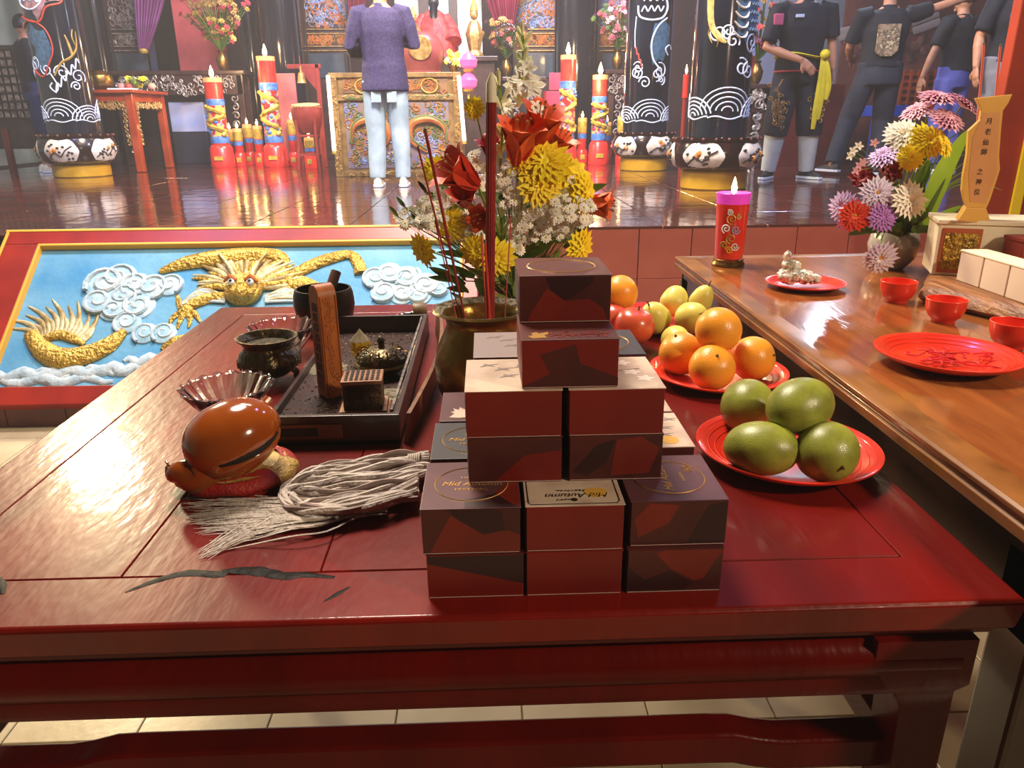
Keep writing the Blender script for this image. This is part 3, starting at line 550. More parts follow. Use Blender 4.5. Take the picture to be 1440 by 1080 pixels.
m.build('carved_scrolls', wood, tp_)
m = MB(); m.tube([o0+ax*(-.013)+V((0, 0, .004))-ay*.018, o0+ax*(-.013)+V((0, 0, .17))-ay*.018], .001, 5); m.tube([o0+ax*(.013)+V((0, 0, .004))-ay*.018, o0+ax*(.013)+V((0, 0, .17))-ay*.018], .001, 5); m.build('border_bead', wood, tp_)
# pierced wooden censer
cs = thing('square_censer', 'small square dark carved censer with pierced lid on a stepped pale wood base', 'censer', (-.192, 1.09, TZ+.008))
Rz = Matrix.Translation(V((-.192, 1.09, 0)))@Matrix.Rotation(radians(4), 4, 'Z')
def cb(a, b, **k): return MB().box(a, b, M=Rz, **k)
cb((-.043, -.04, TZ+.0075), (.043, .04, TZ+.018), taper=.86).build('base', mat('pale_wood', 'A06E4C', '84563A', 10, .5, stretch=(1, 6, 1)), cs, 0, .001)
cb((-.035, -.032, TZ+.018), (.035, .032, TZ+.026)).build('plinth', MC['pale_wood'], cs, 0, .001)
cb((-.029, -.026, TZ+.026), (.029, .026, TZ+.066)).build('bowl', woodcube, cs, 0, .0015)
cb((-.0305, -.0275, TZ+.066), (.0305, .0275, TZ+.072)).build('lid', MC['pale_wood'], cs, 0, .001)
m = MB()
for i in range(7):
    for j in range(6): q = Rz@V((-.0235+.0078*i, -.02+.008*j, TZ+.0725)); m.lathe([(.0026, 0), (.0026, .0008), (.001, .0012)], q, 6)
m.build('piercings', blackmat, cs)
m = MB()
for i in range(5): 
    for j in range(3): sp = spiral(-.022+.011*i, TZ+.033+.012*j, .001, .005, 1.1, i+j, 8); m.tube([Rz@V((a, -.0265, b)) for a, b in sp], .0009, 4)
m.build('carved_scrolls', woodcube, cs)
# lidded brass censer
lc = thing('lidded_censer', 'low round pierced brass censer with knob lid at the right side of the ash tray', 'censer', (-.19, 1.29, TZ+.008))
c = V((-.19, 1.29, TZ+.0078)); MB().lathe([(.02, 0), (.03, .004), (.045, .016), (.05, .02), (.047, .024), (.001, .022)], c, 32).build('bowl', brass, lc); MB().lathe([(.046, .022), (.045, .028), (.036, .040), (.02, .048), (.006, .050), (.005, .056), (.008, .062), (.004, .068), (.001, .07)], c, 32, cap=False).build('lid', brassd, lc)
m = MB()
for k in range(14):
    a = 2*pi*k/14
    for r, z in ((.041, .034), (.031, .044)): q = c+V((r*cos(a+r*50), r*sin(a+r*50), z)); m.tube([q+V((.005*cos(b)*-sin(a), .005*cos(b)*cos(a), .004*sin(b))) for b in [pi*2*i/7 for i in range(7)]], .0011, 4, closed=True)
m.build('pierced_scrolls', brass, lc)
gc = thing('candle_cup', 'small yellow glass candle cup with pointed lid behind the upright wooden plaque', 'candle holder', (-.236, 1.345, TZ+.008)); c = V((-.236, 1.345, TZ+.0078))
MB().lathe([(.012, 0), (.014, .002), (.006, .008), (.016, .018), (.019, .034), (.017, .046), (.014, .046), (.001, .04)], c, 20, flute=(10, .06)).build('cup', mat('yellow_glass', 'F0D030', 'D0A818', 60, .1, 0, .5, 90, trans=.45, coat=.5), gc); MB().lathe([(.018, .046), (.013, .053), (.005, .062), (.001, .068)], c, 20, flute=(10, .05)).build('lid', mat('smoke_glass', 'B0A488', rough=.08, trans=.6), gc)
# tripod brass burner
bb = thing('incense_burner', 'tarnished brass tripod incense burner with flared rim between the two glass bowls', 'incense burner', (-.388, 1.285, TZ)); c = V((-.388, 1.285, TZ))
MB().lathe([(.001, .012), (.03, .013), (.046, .024), (.054, .038), (.050, .052), (.042, .060), (.041, .066), (.046, .074), (.052, .079), (.053, .082), (.048, .082), (.040, .072), (.036, .06), (.001, .058)], c, 44, cap=False).build('body', brassd, bb); MB().lathe([(.039, .068), (.02, .0705), (.001, .071)], c, 24).build('ash_fill', mat('dark_ash', '3A3428', '5A5242', 120, .95, bump=1, bsc=200), bb)
for k in range(3): a = pi/6+2*pi*k/3; MB().tube([c+V((.036*cos(a), .036*sin(a), .02)), c+V((.046*cos(a), .046*sin(a), .008)), c+V((.043*cos(a), .043*sin(a), .0))], [.008, .006, .005], 8).build('foot', brassd, bb)
m = MB(); random.seed(2)
for k in range(26): a = 2*pi*k/26; r = .0535; m.tube([c+V((r*cos(a+.06*cos(b)), r*sin(a+.06*cos(b)), .037+.006*sin(b))) for b in [2*pi*i/7 for i in range(7)]], .0011, 4, closed=True)
m.build('relief_band', brassd, bb)
for x, y, lb, k in ((-.405, 1.456, 'fluted glass bowl at the back, between the burner and the black singing bowl', 1.0), (-.401, 1.10, 'fluted glass bowl in front of the brass burner, behind the wooden fish', 1.02)):
    g = thing('glass_bowl', lb, 'bowl', (x, y, TZ), 'cut glass bowls'); c = V((x, y, TZ+.0003))
    MB().lathe([(.001, .004), (.018, .003), (.028, 0), (.030, .002), (.022, .008), (.034, .014), (.05, .032), (.063*k, .052), (.0665*k, .056), (.062*k, .055), (.047, .034), (.032, .018), (.001, .013)], c, 72, flute=(18, .035), cap=False).build('bowl', glass, g, 60)
    MB().tube([c+V((.0655*k*(1+.04*cos(18*t))*cos(t), .0655*k*(1+.04*cos(18*t))*sin(t), .0562+.002*cos(18*t))) for t in [2*pi*i/108 for i in range(108)]], .0012, 5, closed=True).build('scalloped_rim', glass, g)
# singing bowl with striker
sb = thing('singing_bowl', 'black metal singing bowl at the far edge of the red table', 'bowl', (-.358, 1.63, TZ)); c = V((-.358, 1.63, TZ+.0002))
MB().lathe([(.001, .0), (.03, .0), (.046, .006), (.06, .028), (.066, .055), (.064, .08), (.060, .092), (.056, .092), (.058, .078), (.060, .055), (.054, .03), (.04, .012), (.001, .008)], c, 48, cap=False).build('bowl', mat('dark_bowl_metal', '24221E', '34302A', 12, .38, .5), sb, 50)
s2 = thing('wooden_striker', 'short brown wooden striker rod standing inside the black singing bowl', 'striker', (-.352, 1.655, TZ+.02)); a, b = V((-.372, 1.615, TZ+.014)), Py(473, 381, 1.665); MB().tube([a, a+(b-a)*.98, b], [.0115, .0115, .0105], 14).build('rod', mat('striker_wood', '5A3826', '44281A', 12, .45), s2)
ml = thing('bell_mallet', 'mallet with black beaded handle and drum-shaped brass-brown head lying behind the tray', 'mallet', (-.22, 1.64, TZ))
hh = Pz(590, 462, TZ); hx_ = V((hh.x, 1.66, TZ+.0245)); MB().lathe([(.021, -.016), (.0245, -.012), (.0245, .008), (.020, .015)], hx_, 28, axis=(1, .08, 0)).build('head', mat('mallet_leather', '6E5630', '8A6E40', 10, .45), ml)
a = Pz(500, 462, TZ)+V((0, 0, .008)); a.y = 1.63; P = [a+(hx_-V((.016, 0, 0))-a)*(i/28) for i in range(29)]; MB().tube(P, [.0042+.0022*abs(sin(i*1.2)) for i in range(29)], 10).build('handle', black, ml)
cg = Pz(556, 465, TZ)+V((0, 0, .0045)); MB().tube([cg, cg+V((.024, .004, 0))], .0042, 10).build('tip', brass, tag(thing('cigarette_stub', 'tiny ochre paper stub lying by the brown mallet head', 'stub', (cg.x, cg.y, TZ))))
# wooden fish on its cushion
cu = thing('cushion', 'round low cushion with red and gold cloth panels under the wooden fish', 'cushion', (-.335, .895, TZ)); cc = V((-.325, .886, TZ))
redcl = mat('red_brocade', 'A01E14', '8A1810', 20, .6, bump=.3, bsc=300); goldcl = mat('gold_brocade', 'A8863C', 'C0A050', 40, .5, bump=.4, bsc=260)
for k in range(8):
    m = MB(); a0, a1 = 2*pi*k/8+.2, 2*pi*(k+1)/8+.2; rs = []
    for j in range(9):
        ph = -1.2+2.4*j/8; rs.append([cc+V(((.042+.036*cos(ph))*cos(a), (.036+.030*cos(ph))*sin(a), .017+.015*sin(ph)+.0015*cos(8*a))) for a in [a0+(a1-a0)*i/6 for i in range(7)]])
    vs = [q for r in rs for q in r]; m.add(vs, [(j*7+i, j*7+i+1, (j+1)*7+i+1, (j+1)*7+i) for j in range(8) for i in range(6)]); m.build('cushion_panel', redcl if k in (0, 3, 5, 6) else goldcl, cu, 60)
MB().lathe([(.062, .0285), (.03, .027), (.001, .026)], cc, 24).build('cushion_top', goldcl, cu); MB().lathe([(.03, .002), (.058, .001), (.06, .006), (.03, .006)], cc, 24).build('cushion_base', redcl, cu)
wf = thing('wooden_fish', 'glossy orange-brown wooden fish percussion block with dark slit mouth', 'percussion', (-.335, .89, TZ+.03))
fw = mat('fish_lacquer', '9A4A12', '7E3A0E', 5, .14, 0, .04, 30, coat=.8, lo=.3, hi=.7, c3='AE5E1E'); ce = Pz(326, 616, 1.020)
A_ = V((.66, .42, .26)).normalized(); B_ = V((0, 0, 1))-A_*A_.z; B_.normalize(); N_ = A_.cross(B_); MF = Matrix((A_, B_, N_)).transposed()   # A_ long axis toward the back right
def ff(p):
    k = 1+.10*max(0, -p.x)-.16*max(0, -p.x)**3
    if p.x > -.55:
        d = abs(p.y+.22+.1*p.x)
        if p.z > -.2 and d < .11: k *= .76+.24*(d/.11)
    return k
m = MB(); m.ell(ce, (.062, .046, .050), 72, 56, 0, MF, ff); m.build('body', fw, wf, 180)
m = MB(); te = Pz(243, 668, .984); m.tube(smooth_path([ce+A_*-.035+B_*-.012, ce+A_*-.055+B_*-.02, (ce+A_*-.06+te)/2-V((0, 0, .004)), te, te+V((-.006, .008, .008))], 4), interp([.034, .026, .015, .0085, .005], 4), 16); m.build('tail', fw, wf)
m = MB()
for q in (.2, .8): m.tube([te+V((-.002, .002, .004))*q*3+MF@V((0, .009*cos(t), .009*sin(t)))*(1.1-.4*q) for t in [2*pi*i/20 for i in range(20)]], .0016, 6, closed=True)
m.build('tail_ring', fw, wf)
sl = [MF@V((.060*x*1.0, -.046*(.22+.1*x)*.9, .050*sqrt(max(0, 1-x*x-(.22+.1*x)**2))*.86))+ce for x in [-.5+1.3*i/16 for i in range(17)]]; MB().tube(sl, [.002+.0055*sin(pi*i/16) for i in range(17)], 8).build('slit', mat('slit_dark', '140806', rough=.8), wf)
sk = thing('fish_striker', 'wooden stick with round grey rubber ball leaning against the wooden fish', 'striker', (-.35, .84, TZ+.01)); b0 = Pz(284, 668, .985); b1 = Pz(378, 560, 1.055)
MB().ell(b0, .0125, 20, 14).build('ball', mat('grey_rubber', '7E6E68', '6A5C58', 20, .6), sk); MB().tube([b0, b0+(b1-b0)*.5+V((0, -.012, .0)), b1], [.0035, .0045, .006], 10).build('stick', fw, sk)
# horsehair whisk
wh = thing('horsehair_whisk', 'grey-white horsehair whisk lying folded with tied tassel, in front of the ash tray', 'whisk', (-.2, .84, TZ)); random.seed(11)
hair = mat('horsehair', 'CFC4B8', 'A89A90', 30, .7, lo=.3, hi=.7, bump=.3, bsc=200); hair2 = mat('horsehair_mauve_brown', '7A645C', '9C8A80', 25, .75, lo=.35, hi=.65)  # mauve-brown hair mixed in among the grey-white strands
m = MB(); m2 = MB()
for i in range(34):
    o_ = i/33; ph = random.uniform(0, 6)
    up = [(604, 640+30*o_), (560, 640+42*o_), (500, 650+42*o_), (440, 662+38*o_), (398+14*o_, 690+8*o_), (402+20*o_, 715-6*o_), (450, 722-16*o_), (520, 716-22*o_), (588, 700-26*o_)]
    P = smooth_path([Pz(x, y, TZ+.005+.016*random.random()*(1 if 420 < x < 595 else .5)) for x, y in up], 5)
    P = [p+V((0, .0022*sin(ph+k*.8), .0022*cos(ph+k*.8)+.002)) for k, p in enumerate(P)]
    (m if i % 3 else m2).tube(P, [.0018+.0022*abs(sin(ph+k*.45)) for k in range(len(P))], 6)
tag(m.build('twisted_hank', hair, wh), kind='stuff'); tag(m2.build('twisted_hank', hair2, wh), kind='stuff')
m = MB()
for i in range(230):
    o_ = random.gauss(0, 1); e = random.random(); a = (500+random.uniform(-6, 6), 717+3*o_)
    mid = (400+20*o_*.2, 722+9*o_); end = (262+55*e+8*o_, 732+13*o_) if i % 9 else (286+6*o_, 770+9*e*2)
    P = smooth_path([Pz(a[0]+40, a[1]-5, TZ+.012), Pz(*a, TZ+.010), Pz((a[0]+mid[0])/2, (a[1]+mid[1])/2+2*o_, TZ+.008+.006*random.random()), Pz(*mid, TZ+.004+.01*random.random()), Pz((mid[0]+end[0])/2+6*sin(i), (mid[1]+end[1])/2+5*sin(i*1.7), TZ+.003+.006*random.random()), Pz(*end, TZ+.0012)], 3)
    m.tube(P, [.0011]*(len(P)-5)+[.0009, .0008, .0006, .0004, .0002], 3)
tag(m.build('tassel_hair', hair, wh), kind='stuff')
for k in range(7): q = Pz(492+3.2*k, 718-k*.4, TZ+.010); MB().tube([q+V((0, .009*cos(t), .009*sin(t))) for t in [2*pi*i/14 for i in range(14)]], .0013, 5, closed=True).build('binding_cord', mat('cord', 'C8BCAC', rough=.8), wh)
for k in range(6): q = Pz(575+3*k, 650-k*.5, TZ+.014); MB().tube([q+V((0, .011*cos(t), .010*sin(t))) for t in [2*pi*i/14 for i in range(14)]], .0013, 5, closed=True).build('binding_cord', MC['cord'], wh)
# ------------------------------------------------------------------ brass urn with incense
un = thing('incense_urn', 'big polished brass urn with ash-dusted flared rim behind the gift boxes', 'urn', (-.008, 1.10, TZ)); c = V((-.008, 1.10, TZ))
m = MB(); m.lathe([(.001, .0), (.045, .0), (.048, .006), (.058, .02), (.071, .05), (.0745, .085), (.0705, .110), (.060, .134), (.054, .148), (.056, .158), (.070, .167), (.075, .169), (.072, .172), (.060, .165), (.051, .150), (.058, .12), (.001, .115)], c, 56, cap=False); m.build('body', brass, un, 60)
m = MB(); m.lathe([(.0725, .1695), (.071, .1725), (.062, .1675), (.060, .165)], c, 56, cap=False); m.build('ashy_rim', ash, un); MB().lathe([(.0575, .138), (.04, .142), (.02, .144), (.001, .144)], c, 40, flute=(7, .01)).build('ash_fill', ash, un)
stick = mat('incense_red', '8E1E1C', '7A1618', 20, .7); pinks = mat('incense_pink', 'C05050', rough=.7)
ib = thing('incense_bundle', 'thick upright bundle of dark red incense sticks with a pale cap in the brass urn', 'incense', (-.03, 1.10, TZ+.14))
top = Py(691, 142, 1.10); bot = Py(688, 440, 1.10); bot.z = TZ+.135
offs = [(0, 0)]+[(.0029*cos(a), .0029*sin(a)) for a in [pi/3*k for k in range(6)]]+[(.0056*cos(a), .0056*sin(a)) for a in [pi/6*k+.2 for k in range(12)]]
for k, (u, v_) in enumerate(offs): MB().tube([bot+V((u, v_, 0)), top+V((u, v_, random.uniform(-.003, .0)))], .00165, 6).build('incense_stick', stick, ib)
MB().tube([top-V((0, 0, .002)), top+V((0, 0, .022)), top+V((.001, 0, .036))], [.0075, .007, .002], 12).build('pale_cap', mat('wax_paper', 'D8D0B8', rough=.6, alpha=1), ib)
def istick(x0, y0, x1, y1, ya, yb, lb, r=.0012, m_=stick):
    b_ = Py(x1, y1, yb); b_.z = TZ+.142; a_ = Py(x0, y0, ya); t = thing('incense_stick', lb, 'incense', b_, 'single incense sticks in the urn'); MB().tube([b_, (a_+b_)/2, a_], [r*.6, r, r], 6).build('stick', m_, t); MB().ell(a_, (r*1.3, r*1.3, .004), 6, 5).build('ash_tip', ash, t)
istick(598, 184, 656, 432, 1.10, 1.09, 'thick dark red incense stick leaning left, taller of the leaning pair', .0022)
istick(588, 208, 650, 434, 1.13, 1.10, 'dark red incense stick leaning left just beside the taller one', .0014)
istick(612, 312, 643, 432, 1.12, 1.12, 'thin pink stick leaning left at the left of the urn', .0009, pinks)
istick(677, 330, 684, 440, 1.08, 1.07, 'short red stick close to the left of the thick bundle', .0014, pinks); istick(682, 340, 690, 440, 1.07, 1.065, 'short orange-red stick touching the front of the thick bundle', .0016, mat('incense_orange', 'C83A1E', rough=.7))
istick(719, 300, 709, 432, 1.11, 1.11, 'thin pink-brown stick leaning right of the thick bundle', .001, pinks)
# ------------------------------------------------------------------ flowers
def petals(m, c, n, R, count, curl, width, mi=0, z0=0, spread=1.0, jit=.15, seg=3, r0=.08):
    x, y, a = basis(n); c = V(c)
    for k in range(count):
        t = 2*pi*(k+random.uniform(-jit, jit))/count; L_ = R*random.uniform(.88, 1.06); d = x*cos(t)+y*sin(t); s_ = a.cross(d); vs = []
        for j in range(seg+1):
            u = j/seg; wd = width*R*(sin(pi*min(1, .12+u*.88))**.6 if u < 1 else 0)*.5; h = z0+L_*curl*(u-u*u*spread)
            p = c+d*(L_*(r0+(1-r0)*u))+a*h
            vs += [p-s_*wd, p+a*(-wd*.35), p+s_*wd]
        fs = []
        for j in range(seg): b = 3*j; fs += [(b, b+1, b+4, b+3), (b+1, b+2, b+5, b+4)]
        m.add(vs, fs, mi)
def flower(name, c, n, R, m1, mc, parent, layers=((16, .5, .22), (14, .9, .2), (10, 1.3, .18)), core=.2, corez=.15):
    m = MB()
    for k, (cnt, curl, wd) in enumerate(layers): petals(m, c, n, R*(1-.2*k), cnt, curl, wd, 0, R*.05*k, .8)
    x, y, a = basis(n)
    if core: m.ell(V(c)+a*R*corez, (R*core, R*core, R*core*.6), 10, 6, 1, Matrix((x, y, a)).transposed())
    return m.build(name, [m1, mc], parent, 60)
def lily(name, c, n, R, m1, parent, k=6, open_=.55):
    m = MB(); x, y, a = basis(n); c = V(c)
    for i in range(k):
        t = 2*pi*i/k+.2; d = x*cos(t)+y*sin(t); s_ = a.cross(d); vs = []
        for j in range(8):
            u = j/7; rad = R*(.06+open_*u**1.6); h = R*(1.25*u-.35*u**4); wd = R*.30*sin(pi*min(1, .1+.9*u))**.8*(1 if u < 1 else .02)
            p = c+d*rad+a*h; vs += [p-s_*wd+d*(-.10*wd), p-d*wd*-.12, p+s_*wd+d*(-.10*wd)]
        fs = []
        for j in range(7): b = 3*j; fs += [(b, b+1, b+4, b+3), (b+1, b+2, b+5, b+4)]
        m.add(vs, fs, 0)
    o = m.build(name, m1, parent, 70)
    q = MB()
    for i in range(5): t = 1.25*i; q.tube([c+a*R*.2, c+a*R*.95+(x*cos(t)+y*sin(t))*R*.16], R*.012, 4); q.ell(c+a*R*.97+(x*cos(t)+y*sin(t))*R*.17, R*.035, 6, 4)
    q.build('stamens', mat('stamen', '8A5A20', rough=.7), o if False else parent); return o
def leaf(c, d, L_, wd, m_, parent, name='leaf', n=(0, -1, .4), bend=.3):
    d = V(d).normalized(); s_ = d.cross(V(n)).normalized(); u_ = s_.cross(d); c = V(c); vs = []
    for j in range(8):
        u = j/7; w_ = wd*sin(pi*min(1, .06+.94*u))**.7*.5 if u < 1 else .0003; p = c+d*L_*u+u_*(-bend*L_*u*u); vs += [p-s_*w_, p-u_*w_*.3, p+s_*w_]
    fs = []
    for j in range(7): b = 3*j; fs += [(b, b+1, b+4, b+3), (b+1, b+2, b+5, b+4)]
    return MB().add(vs, fs).build(name, m_, parent, 70)
ye = mat('yellow_petal', 'FFF03A', 'FFE028', 30, .5); yc = mat('yellow_core', 'C08A14', 'E0B020', 80, .7); li = mat('lily_orange', 'D8481E', 'E87038', 12, .5, lo=.35, hi=.65); lr = mat('lily_red', 'B82A18', 'C84020', 12, .5)
wh_ = mat('white_petal', 'F8F5EA', rough=.6); wc = mat('aster_core', 'C8C070', rough=.8); gr = mat('leaf_green', '4E6A22', '35501C', 8, .45, lo=.35, hi=.65); gl = mat('stem_green', '6E8838', rough=.5); bud = mat('tuberose_bud', 'C8D89A', 'E4E8C0', 10, .5, lo=.35, hi=.65)
vs_ = thing('flower_vase', 'dark green vase mostly hidden behind the gift boxes, holding the tall bouquet', 'vase', (.055, 1.37, TZ)); MB().lathe([(.001, 0), (.035, 0), (.045, .02), (.05, .06), (.038, .1), (.03, .115), (.036, .125), (.032, .124), (.026, .11), (.001, .1)], (.055, 1.37, TZ), 28, cap=False).build('vessel', mat('green_glaze', '1E3A28', rough=.2, coat=.5), vs_)
bq = thing('flower_bouquet', 'tall bouquet of orange lilies, yellow chrysanthemums, white asters and tuberose behind the brass urn', 'flowers', (.055, 1.37, TZ+.11)); root = V((.055, 1.37, TZ+.10)); random.seed(21)
def BP(px, py, y): return Py(px, py, y)
def stem(a, b, r=.0016, m_=gl, parent=bq, bend=.02): mid = (V(a)+V(b))/2+V((0, 0, bend)); MB().tube(smooth_path([a, mid, b], 5), r, 5).build('stem', m_, parent)
for px, py, y, R, n in ((768, 232, 1.30, .050, (-.1, -.75, .6)), (800, 246, 1.32, .045, (.4, -.7, .55)), (738, 226, 1.31, .036, (-.3, -.8, .5)), (760, 262, 1.29, .040, (.1, -1, .2)), (818, 270, 1.31, .042, (.8, -.6, .1)), (700, 362, 1.26, .036, (0, -1, .1)), (672, 352, 1.27, .034, (-.4, -.9, 0)), (596, 350, 1.29, .034, (-.6, -.6, -.2)), (814, 346, 1.30, .036, (.6, -.7, -.1)), (636, 316, 1.28, .032, (-.5, -.8, .2)), (612, 238, 1.34, .028, (-.4, -.8, .3)), (668, 152, 1.38, .022, (-.3, -.9, .2)), (712, 190, 1.38, .025, (-.2, -.9, .4))):
    p = BP(px, py, y); flower('yellow_chrysanthemum', p, n, R, ye, ye, bq, ((16, .35, .36), (14, .7, .34), (11, 1.1, .32), (8, 1.6, .3))); stem(p, root)
for px, py, y, R, n, mm in ((728, 232, 1.31, .080, (.10, -.35, 1), li), (752, 208, 1.34, .078, (.30, -.4, 1), li), (770, 225, 1.37, .060, (.5, -.3, .8), li), (672, 262, 1.27, .075, (-.75, -.35, .55), lr), (655, 290, 1.30, .050, (-.1, -.7, .7), lr), (694, 226, 1.37, .045, (-.2, -.4, 1), mat('deep_red_petal', 'A81C24', rough=.5)), (692, 300, 1.27, .045, (-.6, -.8, -.1), li), (820, 285, 1.33, .055, (1, -.3, -.1), li)):
    p = BP(px, py, y); lily('lily', p, n, R, mm, bq); stem(p, root, .0026)
def spike(pts, y, n_, rr, L_):
    P = smooth_path([BP(a, b, y) for a, b in pts], 8); MB().tube(P, .0025, 6).build('stem', gl, bq)
    for k in range(n_):
        p = P[int(k*(len(P)-1)/(n_-1))]; u = k/(n_-1); a = k*2.4; d = V((cos(a)*.55, sin(a)*.55-.2, .9)).normalized(); r = rr*(1-.35*u)
        MB().tube([p, p+d*L_*.35, p+d*L_*.8, p+d*L_*(1.05)], [r*.35, r*.8, r, r*.25], 8).build('tuberose_bud', bud, bq)
spike([(706, 330), (704, 250), (706, 180), (702, 120)], 1.335, 16, .0058, .030); spike([(728, 150), (736, 100), (735, 50)], 1.36, 16, .0056, .026); spike([(745, 190), (752, 160)], 1.35, 5, .0052, .026)
for px, py, R in ((736, 112, .028), (724, 124, .024), (748, 122, .026), (742, 98, .02), (713, 150, .02), (753, 152, .018)): flower('tuberose_floret', BP(px, py, 1.34), (random.uniform(-.5, .5), -.8, .5), R, wh_, wc, bq, ((6, .5, .55), (6, .9, .5)), .1)
aster = None
def ast(p, n, s_):
    global aster
    if aster is None: o = flower('white_aster', (0, 0, 0), (0, 0, 1), .010, wh_, wc, bq, ((12, .35, .42), (8, .6, .36)), .2, .14); aster = o.data; o.data.transform(Matrix.Translation(V(bq.location)))
    else: o = inst(aster, 'white_aster', bq, (0, 0, 0))
    o.location = V(p)-bq.location; o.rotation_euler = V(n).to_track_quat('Z', 'Y').to_euler(); o.scale = (s_,)*3
heads = []
for cx_, cy_, rx_, ry_, y, cnt in ((790, 300, 44, 34, 1.27, 78), (722, 265, 22, 38, 1.29, 40), (745, 320, 30, 24, 1.275, 36), (612, 300, 30, 26, 1.27, 34), (655, 322, 28, 24, 1.265, 32), (575, 305, 20, 12, 1.28, 10), (680, 255, 16, 22, 1.30, 12), (668, 225, 12, 10, 1.31, 7), (805, 262, 20, 14, 1.29, 10), (640, 270, 26, 14, 1.30, 12), (720, 348, 14, 8, 1.26, 8)):
    for k in range(int(cnt*1.35)):
        a, q = random.uniform(0, 2*pi), sqrt(random.random()); px, py = cx_+rx_*q*cos(a), cy_+ry_*q*sin(a); p = BP(px, py, y+random.uniform(-.015, .03)+.03*q); ast(p, (random.uniform(-.5, .5)+(px-cx_)*.01, -.8, random.uniform(.1, .8)), random.uniform(.75, 1.2)); heads.append(p)
m = MB()
for p in heads[::2]: m.tube([p, p+(root-p)*.35+V((0, .02, 0)), root+V((random.uniform(-.02, .02), random.uniform(-.02, .02), .02))], .0006, 3)
tag(m.build('fine_stems', gl, bq), kind='stuff')
for k in range(70):
    a = random.uniform(-1.3, 1.3); z = random.uniform(.02, .26); x = root.x+(.11+.04*random.random())*sin(a)*random.random()-.01; leaf((x, 1.35+random.uniform(-.04, .05), TZ+.08+z*.9), (sin(a)*.8, random.uniform(-.6, .2), random.uniform(.1, .9)), random.uniform(.04, .08), random.uniform(.009, .018), gr if k % 3 else gl, bq)
for px, py in ((560, 305), (570, 292), (590, 315), (600, 270), (640, 388), (655, 395), (700, 392), (690, 400), (720, 400)): p = BP(px, py, 1.29); stem(p, root, .0011, gr); leaf(p, (-.4, -.2, .6), .022, .007, gr, bq)
# ------------------------------------------------------------------ things on the brown table
cdl = V((.637, 1.965, BZ)); ca = thing('votive_candle', 'burning red glass pillar candle with gold cloud print on the brown table corner', 'candle', cdl)
redgl = mat('red_candle_glass', 'C8201A', 'E03A20', 6, .2, coat=.5, sss=.2); mag = mat('magenta_wax', 'C838B0', rough=.3, emit=.35)
flame = mat('candle_flame', 'FFD890', emit=26); flame_s = mat('candle_flame_small', 'FFC070', emit=18)
MB().lathe([(.001, 0), (.042, 0), (.043, .006), (.039, .012), (.04, .018), (.037, .02), (.001, .02)], cdl, 36).build('brass_foot', brass, ca)
MB().lathe([(.001, .02), (.036, .02), (.037, .03), (.041, .15), (.0412, .16)], cdl, 36, cap=False).build('glass_body', redgl, ca); MB().lathe([(.0412, .16), (.043, .186), (.042, .187), (.04, .17), (.001, .166)], cdl, 36, cap=False).build('magenta_collar', mag, ca)
def wrapc(c, r, pts, h=.0008): return [V((c[0]+(r+h)*sin(a/r), c[1]-(r+h)*cos(a/r), c[2]+z)) for a, z in pts]
random.seed(4)
for a, z, r, mm in ((.0, .125, .014, gold), (-.012, .10, .012, white), (.012, .098, .012, mat('pale_blue_print', '8FA8D0', rough=.4)), (.002, .075, .013, gold), (-.014, .058, .01, gold), (.014, .055, .011, white), (0, .045, .010, mat('yellow_print', 'E8B820', rough=.4)), (-.006, .14, .008, white), (.016, .13, .007, gold)):
    MB().tube(wrapc(cdl, .0375+z*.025, spiral(a-.012, z, r*.15, r, 1.6, random.uniform(0, 6), 22), .0006), .0016, 5).build('printed_cloud', mm, ca)
MB().tube([cdl+V((0, 0, .166)), cdl+V((0, 0, .184))], .001, 5).build('wick', black, ca)
MB().lathe([(.001, .182), (.006, .19), (.0075, .198), (.005, .21), (.0015, .222), (.0003, .226)], cdl, 14).build('flame', flame, ca)
point('candle_light', cdl+V((0, -.0, .235)), 1.6, (1, .6, .28), .012)
plate('offering_plate', 'small red plate holding a wrapped sweet on the brown table', (.728, 1.68, BZ+.0005), .088, .014)
ws = thing('wrapped_sweet', 'crinkled clear and green cellophane bag of sweets on the small red plate', 'sweets', (.715, 1.68, BZ+.006)); random.seed(9); cel = mat('cellophane', 'E6E6DC', '8A967A', 60, .15, trans=.1, bump=.8, bsc=90, coat=.4, lo=.5, hi=.62, c3='F0ECE0')
for k, (dx, dy, dz, r) in enumerate(((-.022, .0, .02, .024), (.008, -.006, .018, .020), (.034, -.004, .012, .014), (-.028, .0, .046, .014), (-.01, .012, .04, .015))):
    MB().ell((.712+dx, 1.68+dy, BZ+.008+dz), (r*1.1, r, r*.8), 22, 14, 0, None, lambda p: 1+.28*noise.noise(p*3.1+V((k*9, 0, 0)))).build('wrapper', cel, ws, 25)
MB().tube(smooth_path([(.682, 1.68, BZ+.06), (.678, 1.68, BZ+.072), (.684, 1.676, BZ+.08)], 4), [.007, .003, .008]+[.009]*6, 8).build('twist_end', cel, ws, 25)
cupm = mat('red_cup', 'E0341C', 'D02A18', 9, .28, coat=.3)
def cup(c, lb):
    t = thing('offering_cup', lb, 'cup', c, 'small red offering cups'); c = V(c)
    MB().lathe([(.001, .003), (.018, .003), (.019, 0), (.0205, 0), (.0205, .004), (.029, .012), (.0345, .026), (.036, .043), (.0345, .043), (.0325, .027), (.026, .013), (.001, .008)], c, 40, cap=False).build('cup_body', cupm, t, 60); MB().tube([c+V((.0353*cos(a), .0353*sin(a), .0432)) for a in [2*pi*i/40 for i in range(40)]], .0012, 6, closed=True).build('rim', cupm, t)
q1 = Pz(1268, 424, BZ); q2 = Pz(1329, 452, BZ); q3 = Pz(1416, 488, BZ)
